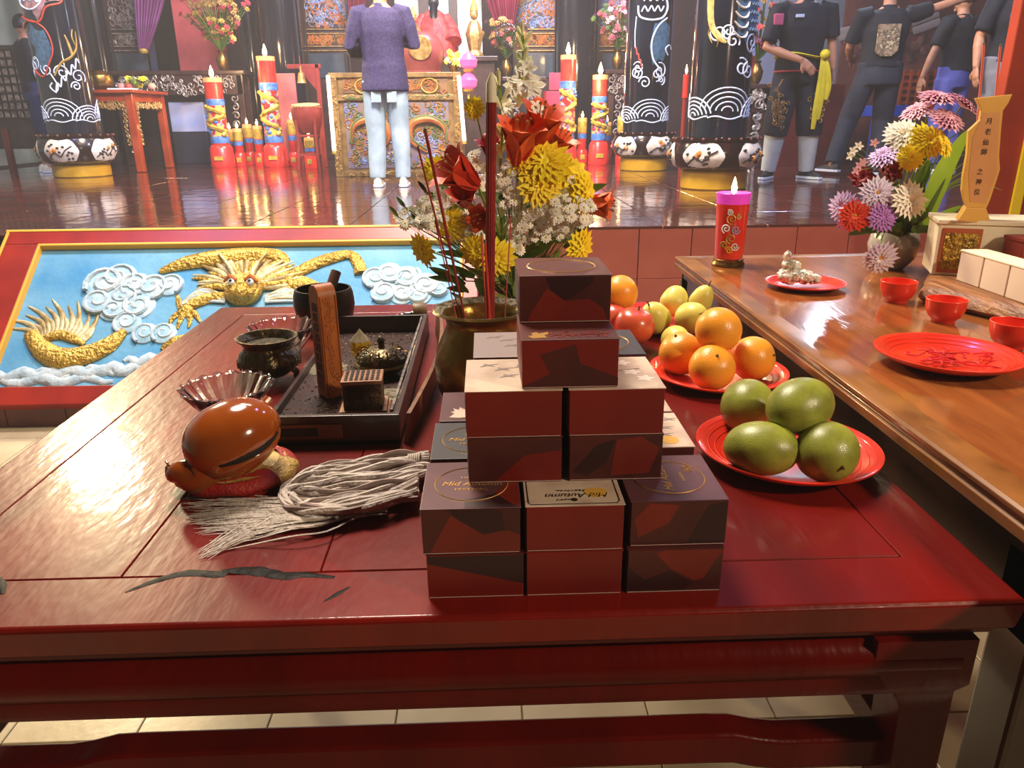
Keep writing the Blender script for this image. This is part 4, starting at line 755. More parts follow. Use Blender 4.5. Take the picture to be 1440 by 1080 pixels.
cup((q1.x-.012, q1.y, BZ+.0003), 'red cup nearest the vase, farthest back of the three'); cup((q2.x-.004, q2.y, BZ+.0003), 'middle one of the three red cups, in front of the wooden plank'); cup((q3.x+.004, q3.y, BZ+.0003), 'red cup at the right edge, behind the plate of red threads')
pc = Pz(1338, 512, BZ); plate('offering_plate', 'large red plate holding red knotted threads, at the front of the brown table', (pc.x-.01, pc.y, BZ+.0005), .107, .022)
th = thing('red_threads', 'loose pile of red threads on the large red plate', 'thread', (pc.x, pc.y, BZ+.005)); random.seed(6); thm = mat('red_thread', 'C81820', rough=.6)
for k in range(22):
    a = random.uniform(0, 6); p0 = V((pc.x-.012+random.gauss(0, .024), pc.y+random.gauss(0, .014), BZ+.007+.008*random.random())); P = [p0]; 
    for j in range(5): a += random.uniform(-1.2, 1.2); P.append(P[-1]+V((.013*cos(a), .007*sin(a), random.uniform(-.002, .002)))); P[-1].z = max(P[-1].z, BZ+.007)
    MB().tube(smooth_path(P, 4), .0014, 5).build('thread', thm, th)
# live edge plank, pedestal, white boxes, tablet
wp = thing('wooden_plank', 'thick live-edge wooden slab under the tablet and white boxes', 'slab', (1.12, 1.42, BZ)); plk = mat('plank_wood', 'A06A3C', '6E4222', 3, .5, stretch=(14, 1.2, 10), lo=.35, hi=.62, c3='B47E4C', bump=.4, bsc=14)
m = MB(); rs = []
for i in range(41):
    y = .98+.80*i/40; e = .014*noise.noise(V((0, y*7, 0)))+.006*noise.noise(V((3, y*25, 0))); xl = (.902+.38*(1.52-y) if y < 1.52 else .902+.66*(y-1.52))+e*.6
    rs.append([V((xl+.014, y, BZ+.0004)), V((xl, y, BZ+.012)), V((xl+.006+.006*noise.noise(V((7, y*30, 0))), y, BZ+.024)), V((xl+.016, y, BZ+.034)), V((xl+.03, y, BZ+.036)), V((1.42, y, BZ+.036)), V((1.42, y, BZ+.0004))])
m.rings([r[::-1] for r in rs], 0); m.build('slab', plk, wp, 50)
PZ = BZ+.036
a_ = Pz(1309, 386, PZ); b_ = Pz(1444, 434, PZ); dd = (b_-a_); dd.z = 0; dd.normalize(); nn_ = V((-dd.y, dd.x, 0)); 
if nn_.y < 0: nn_ = -nn_
whitep = mat('white_pedestal', 'E4D8BC', 'D8CCB0', 6, .5)
pd = thing('tablet_pedestal', 'cream block pedestal with framed gold picture on its face, under the tablet', 'pedestal', a_)
fd = V((.93, -.36, 0)).normalized(); fn = V((.36, .93, 0)).normalized(); topz = 1.172; HH = topz-PZ
def fbox(o, u0, u1, v0, v1, z0, z1): 
    m = MB(); q = [o+fd*u+fn*v_ for u, v_ in ((u0, v0), (u1, v0), (u1, v1), (u0, v1))]; m.rings([[p+V((0, 0, z0-p.z)) for p in q], [p+V((0, 0, z1-p.z)) for p in q]]); return m
fbox(a_, 0, .23, .0, .13, PZ+.0003, topz-.010).build('block', whitep, pd, 0, .002); fbox(a_, -.004, .236, -.004, .134, topz-.010, topz).build('top_slab', whitep, pd, 0, .002)
fbox(a_, .008, .085, -.0025, .0, PZ+.006, topz-.018).build('picture_frame', mat('terracotta_paint', 'A8522E', rough=.5), pd, 0, .001)
fbox(a_, .014, .080, -.0035, -.0024, PZ+.014, topz-.028).build('gold_picture', mat('gilt_picture', 'B08A28', '6E5418', 70, .4, .4, .8, 120, lo=.42, hi=.58, c3='D8B850'), pd, 0)
w0 = Pz(1344, 394, PZ); wdir = (Pz(1440, 428, PZ)-w0); wdir.z = 0; Lw = wdir.length; wdir.normalize(); wn = V((-wdir.y, wdir.x, 0)); wn = wn if wn.x > 0 else -wn
lbs = ('white paper box next to the gold picture, first of the row on the slab', 'white paper box in the middle of the row on the slab', 'white paper box at the right edge of the row on the slab')
paper = mat('white_paper_box', 'DCC8B4', 'D0B8A4', 5, .6)
for k in range(3):
    o_ = w0+wdir*(k*.082); t = thing('paper_box', lbs[k], 'box', o_, 'white paper boxes on the wooden slab'); m = MB(); W_ = .079; D_ = .055
    q = [o_, o_+wdir*W_, o_+wdir*W_+wn*D_, o_+wn*D_]; n0 = (q[1]-q[0]).cross(q[2]-q[1]).z
    if n0 < 0: q = q[::-1]
    m.rings([[V((p.x, p.y, PZ+.0003)) for p in q], [V((p.x, p.y, PZ+.062)) for p in q]]); m.build('carton', paper, t, 0, .002)
    cq = o_+wdir*W_/2+wn*D_/2; q2 = [cq+(p-cq)*1.04 for p in q]; m = MB(); m.rings([[V((p.x, p.y, PZ+.062)) for p in q2], [V((p.x, p.y, PZ+.066)) for p in q2]]); m.build('lid', mat('paper_lid', 'ECE0C4', rough=.6), t, 0, .001)
dk = Py(1440, 345, 1.43); t = thing('red_box', 'dark red box lying behind the white paper boxes at the right edge', 'box', (dk.x, dk.y, PZ)); fb = Pz(1432, 348, 1.125); MB().box((fb.x-.005, fb.y-.02, PZ+.0005), (fb.x+.10, fb.y+.04, 1.138)).build('carton', mat('brick_red_card', '8A2E20', rough=.5), t, 0, .002); MB().box((fb.x-.007, fb.y-.022, 1.138), (fb.x+.102, fb.y+.042, 1.146)).build('lid', MC['brick_red_card'], t, 0, .001)
tb_ = thing('spirit_tablet', 'golden wooden spirit tablet with vertical black characters, flared at the top', 'tablet', Py(1366, 310, 1.60)); YT = 1.60; tab = mat('gilt_tablet', 'D8A850', 'C89440', 5, .4, .1, coat=.2); tabs = mat('tablet_side_yellow', 'E8C840', rough=.35, coat=.3)
ol = [(750, 60), (925, 42), (905, 85), (880, 120), (872, 200), (862, 330), (866, 400), (840, 480), (820, 540), (800, 585), (706, 580), (694, 550), (684, 500), (690, 430), (708, 330), (716, 215), (770, 165), (776, 120), (762, 85)]
def TPx(a, b, y=YT): return Py(1150+a/3.376, 120+b/3.376, y)
front = [TPx(a, b) for a, b in ol]; skew = V((.012, .026, 0)); m = MB(); m.rings([front[::-1], [p+skew for p in front[::-1]]], 0); m.build('tablet_board', [tab], tb_, 0, .0015)
m = MB(); bs = [TPx(a, b) for a, b in ((706, 580), (800, 585), (826, 662), (668, 640))]; m.rings([bs, [p+V((.016, .04, 0)) for p in bs]]); m.build('tablet_foot', tab, tb_, 0, .001)
inner = [TPx(a, b, YT-.0006) for a, b in ((788, 130), (865, 130), (852, 330), (848, 420), (800, 560), (722, 555), (716, 430), (735, 250))]; MB().rings([inner[::-1], [p+V((0, .002, 0)) for p in inner[::-1]]]).build('inset_panel', mat('tan_panel', 'C89058', 'BC8048', 6, .5), tb_, 0)
dv = (TPx(757, 530)-TPx(820, 160)).normalized(); xr = V((.98, 0, 0.02)) 
for ch, a, b in (('月', 815, 172), ('老', 808, 222), ('仙', 798, 272), ('師', 790, 318), ('之', 770, 412), ('神', 764, 460), ('位', 756, 508)): text(ch, .0135, TPx(a, b, YT-.0014), xr-dv*xr.dot(dv), -dv, ink, tb_, 'character', .0002)
# flower vase on the brown table
vz = thing('ceramic_vase', 'round silvery white vase on the brown table behind the red cups', 'vase', (1.035, 1.89, BZ)); VC = V((1.035, 1.89, BZ+.0003))
MB().lathe([(.001, 0), (.03, 0), (.034, .004), (.055, .03), (.062, .06), (.055, .09), (.04, .108), (.036, .118), (.045, .13), (.042, .13), (.032, .117), (.001, .10)], VC, 40, cap=False).build('vessel', mat('silver_glaze', 'B8B4A8', '8E8A80', 4, .18, .35, coat=.5), vz, 60)
fb_ = thing('flower_arrangement', 'mixed chrysanthemums in pink, white, yellow, purple and red with a broad green leaf', 'flowers', VC+V((0, 0, .12))); r2 = VC+V((0, 0, .115)); random.seed(31)
pk = mat('pink_petal', 'E0A8B8', 'D090A8', 20, .55); lav = mat('lavender_petal', 'C8B0D8', 'B898C8', 20, .55); pur = mat('purple_petal', 'A060C0', 'B880D0', 20, .55); dred = mat('wine_petal', '8A1420', '6E101C', 20, .5); orr = mat('coral_petal', 'E0482C', 'D03A24', 20, .5); whl = mat('white_lilac_petal', 'E8E0F0', 'D8CCE8', 20, .55)
for px, py, y, R, n, mm, st in ((1316, 141, 1.80, .042, (0, -.35, .9), pk, 0), (1352, 149, 1.78, .042, (.5, -.35, .8), pk, 0), (1291, 158, 1.82, .036, (-.5, -.3, .8), pk, 0), (1329, 171, 1.76, .040, (.1, -.6, .8), pk, 0), (1268, 193, 1.78, .042, (-.2, -.8, .6), wh_, 1), (1302, 200, 1.74, .042, (.1, -.9, .5), ye, 1), (1279, 222, 1.74, .030, (-.2, -.9, .2), ye, 1), (1322, 204, 1.75, .032, (.4, -.8, .5), ye, 1), (1243, 222, 1.77, .036, (-.5, -.4, .8), lav, 0), (1252, 241, 1.75, .028, (0, -.9, .4), dred, 2), (1213, 250, 1.78, .028, (-.5, -.7, .3), dred, 2), (1233, 272, 1.73, .038, (-.2, -.9, .3), whl, 0), (1277, 282, 1.71, .043, (.1, -.95, .3), wh_, 0), (1240, 306, 1.71, .034, (0, -.95, .2), pur, 0), (1203, 303, 1.73, .037, (-.4, -.9, .2), orr, 0), (1187, 290, 1.76, .036, (-.8, -.5, .2), lav, 0), (1189, 310, 1.77, .024, (-.8, -.5, -.2), pur, 0), (1237, 361, 1.70, .038, (-.2, -.9, -.2), whl, 0)):
    p = Py(px, py, y); R *= 1.12; ly = ((20, .5, .30), (18, .8, .30), (15, 1.2, .28), (10, 1.7, .28)) if st == 0 else (((22, .6, .32), (20, 1.0, .32), (18, 1.4, .3), (14, 2, .3)) if st == 1 else ((8, .9, .6), (7, 1.4, .6), (6, 2, .6)))
    flower('chrysanthemum' if st < 2 else 'carnation', p, n, R, mm, yc if mm in (orr, whl) else mm, fb_, ly, .16); MB().tube(smooth_path([p, (p+r2)/2+V((-.01, .01, .01)), r2], 5), .0018, 5).build('stem', gl, fb_)
for px, py in ((1200, 212), (1208, 205), (1196, 219), (1230, 201), (1209, 232), (1204, 240), (1214, 228)):
    p = Py(px, py, 1.76); flower('star_blossom', p, (-.3, -.9, .3), .012, wh_ if px < 1209 and py < 222 else pk, wc, fb_, ((5, .3, .5),), .1); MB().tube([p, Py(1235, 235, 1.78), r2], .0008, 4).build('stem', gl, fb_)
lg = mat('lime_leaf', '9CC43A', '86B02C', 6, .4, lo=.35, hi=.65)
def pleaf(pts, wd, y0, y1, m_, nm='leaf'):
    P = smooth_path([Py(a, b, y0+(y1-y0)*i/(len(pts)-1)) for i, (a, b) in enumerate(pts)], 6); vs = []; L_ = len(P)
    for i, p in enumerate(P):
        d = (P[min(i+1, L_-1)]-P[max(i-1, 0)]).normalized(); s_ = d.cross(V((.2, -1, .1))).normalized(); w_ = wd*sin(pi*min(1, .06+.94*i/(L_-1)))**.7 if i < L_-1 else .0003; n_ = s_.cross(d); vs += [p-s_*w_, p+n_*w_*.3, p+s_*w_]
    fs = []
    for j in range(L_-1): b = 3*j; fs += [(b, b+1, b+4, b+3), (b+1, b+2, b+5, b+4)]
    MB().add(vs, fs).build(nm, m_, fb_, 70)
pleaf([(1305, 318), (1312, 280), (1330, 235), (1362, 182)], .030, 1.84, 1.78, lg, 'broad_leaf'); pleaf([(1285, 320), (1330, 300), (1352, 290)], .008, 1.86, 1.84, lg); pleaf([(1262, 300), (1295, 250), (1300, 215)], .022, 1.84, 1.80, gr)
for a, b, c_, d in ((1225, 322, 1192, 330), (1240, 318, 1232, 335), (1260, 320, 1215, 318), (1290, 322, 1340, 322), (1250, 270, 1265, 255), (1285, 300, 1262, 262), (1300, 305, 1330, 250)): pleaf([(1275, 335), ((a+1275)/2, (b+320)/2), (a, b), (c_, d)], .012, 1.85, 1.74, gr)
for k in range(14): a = random.uniform(-10, 30); pleaf([(1285+a*.4, 330), (1300+a, 270), (1330+a*1.6, 200+abs(a)*2), (1352+a*2, 182+abs(a)*3)], .0016, 1.87, 1.80, gl, 'grass_blade')
for k in range(16): x = 1225+5*k; pleaf([(1280, 330), ((x+1280)/2, 300), (x, 250+(k*37) % 50)], .013, 1.86, 1.81, gr)
# sprig with incense behind the tablet
for k, (px, py, qx, qy) in enumerate(((1384, 62, 1371, 136), (1407, 64, 1392, 134))):
    a, b = Py(px, py, 1.68), Py(qx-12, qy+190, 1.68); b.z = max(b.z, topz); t = thing('tall_incense_stick', ('left' if k == 0 else 'right')+' one of two coral incense sticks rising behind the golden tablet', 'incense', b); MB().tube([b, (a+b)/2, a], .0024, 7).build('stick', mat('coral_stick', 'D86A58', rough=.6), t); MB().ell(a, .003, 6, 5).build('tip', ash, t)
# red and yellow column at the far right
rc = thing('red_post', 'red painted wooden post with a yellow stripe at the right edge behind the tablet', 'post', (2.6, 3.4, 0)); cx_ = Py(1389, 250, 3.3).x
MB().box((cx_, 3.3, 0), (cx_+1.1, 3.36, 4.6)).build('post', mat('vermilion_paint', 'A83418', '922C14', 3, .45), rc, 0, .006); sx = Py(1424, 270, 3.3).x; MB().box((sx, 3.288, .0), (sx+.045, 3.3, 1.32)).build('yellow_stripe', mat('yellow_paint', 'E8C81C', rough=.4), rc, 0, .002)
# ------------------------------------------------------------------ painted columns on drum bases
PF = .8
colm = mat('painted_column_black', '0E1018', '161A28', 2, .14, coat=.6); pw = mat('painted_white_line', 'C8D4E8', rough=.45); prd = mat('painted_red_line', 'A8342A', rough=.5); pbl = mat('painted_dragon_blue', '2A4258', '3E5E78', 26, .35, kind='voronoi', lo=.1, hi=.7, coat=.3); pgd = mat('painted_gold', 'C8A860', 'A88840', 20, .5); ppk = mat('painted_pink', 'B08A88', '8A6264', 12, .5)
drk = mat('drum_base_glaze', '241412', '1A0E0E', 9, .2, coat=.6); panelw = mat('drum_panel_white', 'DCD4C8', 'CCC2B4', 14, .4); ochre2 = mat('pedestal_yellow', 'C89A1C', 'B88A14', 6, .4, coat=.3)
def wrapS(c, rf, a0, pts, h=.002):
    out = []
    for u, z in pts:
        r = rf(z)+h; t = a0+u/rf(z); out.append(V((c[0]+r*sin(t), c[1]-r*cos(t), c[2]+z)))
    return out
def patch(m, c, rf, a0, poly, h, mi=0, k=5):
    cu, cv = sum(p[0] for p in poly)/len(poly), sum(p[1] for p in poly)/len(poly); rs = [wrapS(c, rf, a0, [(cu+(u-cu)*q/k, cv+(v_-cv)*q/k) for u, v_ in poly], h if q < k else h*.3) for q in range(1, k+1)]
    m.rings(rs, mi, False); m.add(wrapS(c, rf, a0, [(cu, cv)], h)+rs[0], [(0, 1+(i+1) % len(poly), 1+i) for i in range(len(poly))], mi)
def arcs(cu, z, r, n, a0, a1): return [[(cu+q*cos(t)*1.15, z+q*sin(t)*.9) for t in [a0+(a1-a0)*i/14 for i in range(15)]] for q in [r*(k+1)/n for k in range(n)]]
def column(loc, r, rb, hb, hp, label, labelb, seed, wz, dragon, dz):
    c = V((loc.x, loc.y, PF)); random.seed(seed)
    b = thing('column_base', labelb, 'column base', c); cylr = lambda z: r
    MB().lathe([(.001, 0), (rb*.72, 0), (rb*.74, .01), (rb*.74, hp-.01), (rb*.72, hp)], c, 40).build('yellow_plinth', ochre2, b)
    prof = [(rb*.72, hp), (rb*.9, hp+hb*.12), (rb, hp+hb*.4), (rb*1.0, hp+hb*.6), (rb*.93, hp+hb*.84), (rb*.95, hp+hb*.9), (rb*.95, hp+hb*.98), (rb*.8, hp+hb)]
    MB().lathe(prof, c, 56).build('drum', drk, b)
    def rf(z):
        for (r0, z0), (r1, z1) in zip(prof, prof[1:]):
            if z0 <= z <= z1: return r0+(r1-r0)*(z-z0)/max(1e-6, z1-z0)
        return rb
    zc = hp+hb*.46
    for k in range(5):
        a0 = -.35+seed*.35+2*pi*k/5; w_, h_ = rb*.46, hb*.40
        poly = [(w_*cos(t)*(1+.05*cos(4*t)), h_*sin(t)*(1+.16*cos(4*t+pi))) for t in [2*pi*i/28 for i in range(28)]]
        m = MB(); patch(m, c, rf, a0, [(u, v_+zc) for u, v_ in poly], .006); pn = m.build('flower_panel', panelw, b, 60)
        m = MB(); m.tube(wrapS(c, rf, a0, smooth_path([(-w_*.7, zc-h_*.5, 0), (-w_*.3, zc-h_*.1, 0), (0, zc-h_*.4, 0), (w_*.35, zc+h_*.1, 0), (w_*.7, zc+h_*.4, 0)], 4) and [(p[0], p[1]) for p in smooth_path([(-w_*.7, zc-h_*.5, 0), (-w_*.3, zc-h_*.1, 0), (0, zc-h_*.4, 0), (w_*.35, zc+h_*.1, 0), (w_*.7, zc+h_*.4, 0)], 4)], .009), .007, 5, 0)
        for q in range(12):
            u, v_ = random.uniform(-w_*.75, w_*.75), random.uniform(-h_*.6, h_*.6); m.ell(wrapS(c, rf, a0, [(u, zc+v_)], .008)[0], (.017, .008, .012), 8, 5, 0)
        for q in range(2): u, v_ = random.uniform(-w_*.5, w_*.5), random.uniform(-h_*.2, h_*.5); m.ell(wrapS(c, rf, a0, [(u, zc+v_)], .009)[0], (.026, .01, .024), 10, 6, 1)
        m.build('painted_vine', [mat('vine_ink', '2A2420', rough=.5), mat('vine_orange', 'C8803A', rough=.5)], pn)
    for k in range(22): a = 2*pi*k/22; MB().ell(c+V((rb*.95*sin(a), -rb*.95*cos(a), hp+hb*.94)), .014, 8, 6).build('stud', mat('stud_brown', '5A3428', rough=.3), b)
    t = thing('painted_column', label, 'column', c+V((0, 0, hp+hb))); z0 = hp+hb
    MB().lathe([(r, z0+.001), (r, 4.78)], c, 48).build('shaft', colm, t)
    m = MB()
    for k in range(7):
        cu = -.93+k*.31; 
        for P in arcs(cu, wz+(.035 if k % 2 else 0), .160 if k % 2 == 0 else .20, 5, .0 if k % 2 else .15, pi if k % 2 == 0 else pi-.1): m.tube(wrapS(c, cylr, 0, P, .002), .0062, 5)
        m.tube(wrapS(c, cylr, 0, [(cu-.155+.031*i, wz-.012+.012*sin(i*.8)) for i in range(11)], .002), .0062, 5)
    m.build('wave_lines', pw, t)
    m = MB()
    for q in range(7):
        u, z = random.uniform(-r*1.3, r*1.3), wz+.33+random.uniform(0, .34); sp = spiral(u, z, .012, random.uniform(.05, .085), 1.4, random.uniform(0, 6), 20, random.choice((1, -1))); m.tube(wrapS(c, cylr, 0, sp, .002), .0066, 5)
    m.build('cloud_scrolls', pw, t)
    dragon(c+V((0, 0, dz)), cylr, t)
    return t
def S(m, c, rf, pts, r, mi=0, k=5, h=.003): m.tube(wrapS(c, rf, 0, [(p[0], p[1]) for p in smooth_path([(a, b, 0) for a, b in pts], k)], h), interp(r, k) if isinstance(r, list) else r, 6, mi, flat=.35 if isinstance(r, list) else 1)
def dragA(c, rf, t):
    m = MB(); patch(m, c, rf, 0, [(-.3, 1.30), (-.12, 1.36), (.02, 1.28), (.06, 1.10), (.0, .95), (-.08, .84), (-.2, .9), (-.12, 1.02), (-.12, 1.15), (-.22, 1.2)], .006); m.build('dragon_coil', pbl, t, 60)
    m = MB(); patch(m, c, rf, 0, [(-.26, 1.42), (-.02, 1.36), (.06, 1.5), (.22, 1.56), (.2, 1.72), (0, 1.9), (-.25, 1.8)], .008); m.build('dragon_jaw', ppk, t, 60)
    m = MB(); S(m, c, rf, [(-.20+.035*i, 1.56+(.045 if i % 2 else 0)-.008*abs(i-3)) for i in range(8)], .008, h=.014); S(m, c, rf, [(-.18+.035*i, 1.64+(.045 if i % 2 else 0)) for i in range(7)], .008, h=.014); S(m, c, rf, [(-.24, 1.66), (-.2, 1.52), (-.06, 1.47), (.04, 1.54), (.06, 1.66)], .008, h=.014); m.build('dragon_teeth', pw, t)
    m = MB(); S(m, c, rf, [(-.3, 1.31), (-.12, 1.37), (.03, 1.29), (.07, 1.10), (.0, .94), (-.08, .83), (-.2, .9)], .008, h=.009); S(m, c, rf, [(-.27, 1.42), (-.02, 1.35), (.08, 1.49), (.23, 1.55), (.24, 1.7)], .009, h=.010); m.build('red_outline', prd, t)
    m = MB(); S(m, c, rf, [(.04, .84), (.12, .96), (.22, 1.02), (.3, 1.12), (.32, 1.28)], [.02, .03, .028, .022, .008]); S(m, c, rf, [(.24, 1.04), (.22, 1.16), (.2, 1.24)], [.018, .014, .004]); S(m, c, rf, [(.3, 1.12), (.27, 1.22), (.29, 1.3)], [.014, .012, .004]); m.build('dragon_claw', pgd, t)
    m = MB(); S(m, c, rf, [(.3-.028*i, 1.0-.03*i+(.04 if i % 2 else -.03)) for i in range(11)], .008); S(m, c, rf, [(.0, .86), (.05, .74), (.02, .68), (-.03, .73), (0, .77)], .007); m.build('white_fringe', pw, t)
def dragB(c, rf, t):
    m = MB(); patch(m, c, rf, 0, [(.0, .82), (.12, .86), (.2, 1.0), (.2, 1.2), (.1, 1.3), (0, 1.22), (-.04, 1.0)], .006); m.build('dragon_coil', pbl, t, 60)
    m = MB(); S(m, c, rf, [(-.18, 1.4), (-.16, 1.3), (-.05, 1.26), (.08, 1.28), (.14, 1.38), (.1, 1.5)], .010, h=.008); S(m, c, rf, [(-.14+.033*i, 1.34+(.05 if i % 2 else 0)) for i in range(8)], .008, h=.008); S(m, c, rf, [(-.12+.033*i, 1.44+(.04 if i % 2 else 0)) for i in range(7)], .008, h=.008); S(m, c, rf, [(-.2, 1.3), (-.21, 1.12), (-.2, 1.0)], .006); S(m, c, rf, [(.08, .78), (.0, .88), (-.02, 1.05), (.04, 1.2), (.14, 1.28)], .009, h=.010); S(m, c, rf, [(.18, .92), (.14, .98), (.2, 1.02), (.24, .98)], .007, h=.01); m.build('white_outline', pw, t)
    m = MB(); S(m, c, rf, [(-.2+.014*i, 1.0-.03*i+(.02 if i % 2 else -.01)) for i in range(8)], .009); m.build('red_fringe', prd, t)
def dragC(c, rf, t):
    m = MB(); patch(m, c, rf, 0, [(.03, .92), (.12, .86), (.25, .95), (.3, 1.2), (.3, 1.55), (.05, 1.55), (.0, 1.3)], .006); m.build('dragon_body', pbl, t, 60)
    m = MB()
    for i in range(9): S(m, c, rf, [(.0, .94+.07*i), (.04, .90+.07*i), (.09, .90+.07*i), (.11, .94+.07*i)], [.014, .022, .022, .012], k=3, h=.008)
    m.build('belly_scales', panelw, t)
    m = MB()
    for i in range(6):
        for j in range(9): cu, z = .13+.035*i+(.017 if j % 2 else 0), .96+.06*j; S(m, c, rf, [(cu-.016, z+.01), (cu, z-.012), (cu+.016, z+.01)], .004, k=3, h=.009)
    m.build('scale_lines', mat('scale_line', '8AA8B8', rough=.5), t)
    m = MB(); S(m, c, rf, [(-.2, 1.5), (-.19, 1.2), (-.17, 1.0), (-.1, .90), (-.05, .86)], [.04, .035, .03, .03, .006]); S(m, c, rf, [(-.17, 1.0), (-.19, .93), (-.16, .86)], [.02, .02, .005]); S(m, c, rf, [(-.14, .95), (-.11, .88), (-.12, .83)], [.02, .02, .005]); m.build('dragon_leg', pgd, t)
    m = MB(); S(m, c, rf, [(.22, .62), (.27, .74), (.3, .8)], .01); m.build('red_cloud_edge', prd, t)
c1, c2, c3 = Pz(118, 240, PF), Pz(903, 236, PF), Pz(1003, 262, PF)
c1 = Py(113, 225, 9.0); c2 = Py(905, 220, 8.95); c3 = Py(1004, 240, 6.6)
column(V((c1.x, 9.0, 0)), .27, .40, .33, .13, 'black column at the far left painted with gaping dragon and white waves', 'floral drum base of the far left painted column, on a yellow plinth', 1, .60, dragA, .2)
column(V((c2.x, 8.95, 0)), .25, .36, .28, .14, 'black painted column left of its bigger neighbour, with white dragon outline and waves', 'smaller floral drum base, of the middle painted column', 2, .54, dragB, .28)
column(V((c3.x, 6.6, 0)), .24, .375, .27, .15, 'nearest black painted column, with scaled dragon belly and bold white waves', 'big floral drum base of the nearest painted column, behind the red candle', 3, .58, dragC, .26)
# ------------------------------------------------------------------ altar wall
YW = 12.2
def pxz(px, py, y): p = Py(px, py, y); return p
def panel_box(name, px0, py0, px1, py1, y, th, m_, parent=None, lab=None, cat=None, bev=.006):
    a, b = Py(px0, py1, y), Py(px1, py0, y); m = MB().box((a.x, y, a.z), (b.x, y+th, b.z)); o = m.build(name, m_, parent, 0, bev)
    return tag(o, lab, cat) if lab else o
def scrolls(parent, px0, py0, px1, py1, y, n, seed, mats, r=.012, name='carved_scrolls', R0=.09):
    random.seed(seed); a, b = Py(px0, py1, y), Py(px1, py0, y); m = MB()
    for i in range(n):
        u, z = random.uniform(a.x, b.x), random.uniform(a.z, b.z); R_ = min(random.uniform(.4, 1)*R0, u-a.x+.02, b.x-u+.02, z-a.z+.02, b.z-z+.02)
        if R_ < .012: continue
        m.tube([(p, y-.006, q) for p, q in spiral(u, z, R_*.15, R_, random.uniform(.7, 1.4), random.uniform(0, 6), 11, random.choice((1, -1)))], r*random.uniform(.6, 1.2), 4, i % len(mats))
    o = m.build(name, mats, parent, 40); tag(o, kind='stuff'); return o
dkw = mat('dark_carved_wood', '2E1C1A', '3E2822', 6, .35, coat=.3); silv = mat('silver_carving', 'A8A098', '6A605C', 20, .4, .4); gcar = mat('gold_carving', 'B89458', '8A6A34', 20, .4, .4); bluec = mat('blue_carving', '6A84B8', 'A0B0D0', 16, .45); oran = mat('orange_carving', 'C87838', 'A85C28', 10, .5); greencv = mat('green_carving', '5E6E3A', rough=.5)
def wallpanel(label, px0, px1, y, seed, top, blue=True, yb=130):
    a = Py(px0, yb, y); t = thing('carved_screen', label, 'carved screen', (a.x, y, PF+.2))
    b = Py(px1, yb, y); zt = 4.0; MB().box((a.x, y, PF), (b.x, y+.08, zt)).build('frame', dkw, t, 0)
    mm = [bluec, oran, silv] if blue else [silv, mat('grey_carving', '6A5E62', rough=.5), silv]
    scrolls(t, px0+6, -90, px1-6, 38, y, 260, seed, mm, .011, R0=.11); scrolls(t, px0+6, 48, px1-6, 62, y, 60, seed+1, [oran, gcar] if blue else [silv], .009, R0=.07)
    for k in (40, 46, 64, 70): panel_box('rail', px0+2, k, px1-2, k+2.2, y-.03, .03, gcar if blue else silv, t)
    for x in (px0+2, px1-4): q = Py(x, 40, y); MB().box((q.x, y-.03, PF+.3), (q.x+.03, y, zt)).build('stile', dkw, t, 0)
    panel_box('lower_panel', px0+8, 75, px1-8, 110, y-.02, .02, mat('slate_panel', '3A4650', '2A343C', 3, .3, coat=.3), t)
wallpanel('carved screen panel beside the violet curtain, silver-grey scrolls on dark wood', 152, 214, YW, 50, 0, False); wallpanel('blue and orange carved screen panel left of the standing man', 426, 492, YW, 60, 0)
wallpanel('blue and orange carved screen panel behind the tuberose spike', 722, 786, YW, 70, 0); wallpanel('narrow carved screen panel between dark pillar and painted column', 838, 884, YW, 80, 0, True)
def pillar(px, py, y, r, lb): p = Py(px, py, y); t = thing('dark_pillar', lb, 'pillar', (p.x, y, PF)); MB().lathe([(r, PF+.16), (r, 5.0)], (p.x, y, 0), 32).build('shaft', black, t); MB().lathe([(r*1.25, PF), (r*1.3, PF+.05), (r*1.15, PF+.12), (r*1.05, PF+.16)], (p.x, y, 0), 32).build('base', blackmat, t)
pillar(138, 60, 11.7, .15, 'glossy dark pillar right of the far left painted column'); pillar(352, 60, 11.8, .15, 'slim glossy dark pillar left of the tallest left candle'); pillar(396, 60, 11.3, .27, 'thick glossy dark pillar behind the tallest candle of the left group'); pillar(808, 60, 11.3, .28, 'thick glossy dark pillar behind the two tall right candles')
# curtains
def curtain(label, x0, x1, xb0, xb1, ytop, ybot, y, m_, n=9):
    t = thing('curtain', label, 'curtain', Py((xb0+xb1)/2, ybot, y)); m = MB(); vs = []; nx, nz = 60, 14
    for j in range(nz+1):
        v_ = j/nz; py = ytop+(ybot-ytop)*v_; w_ = v_**1.5
        for i in range(nx+1): u = i/nx; px = (x0+(x1-x0)*u)*(1-w_)+(xb0+(xb1-xb0)*u)*w_; p = Py(px, py, y); p.y = y-.045*sin(u*n*2*pi)*(1-.4*v_); p.x += 0; vs.append(p)
    fs = [(j*(nx+1)+i, (j+1)*(nx+1)+i, (j+1)*(nx+1)+i+1, j*(nx+1)+i+1) for j in range(nz) for i in range(nx)]
    m.add(vs, fs); m.build('cloth', m_, t, 80); p = Py((xb0+xb1)/2, ybot, y); MB().lathe([(.05, .0), (.065, .03), (.05, .06)], p-V((0, 0, .03)), 14).build('tieback', gold, t)
vio = mat('violet_curtain', '8A4A88', '7A3A70', 4, .6); mar = mat('maroon_curtain', '7E1E38', '6A1830', 4, .6)
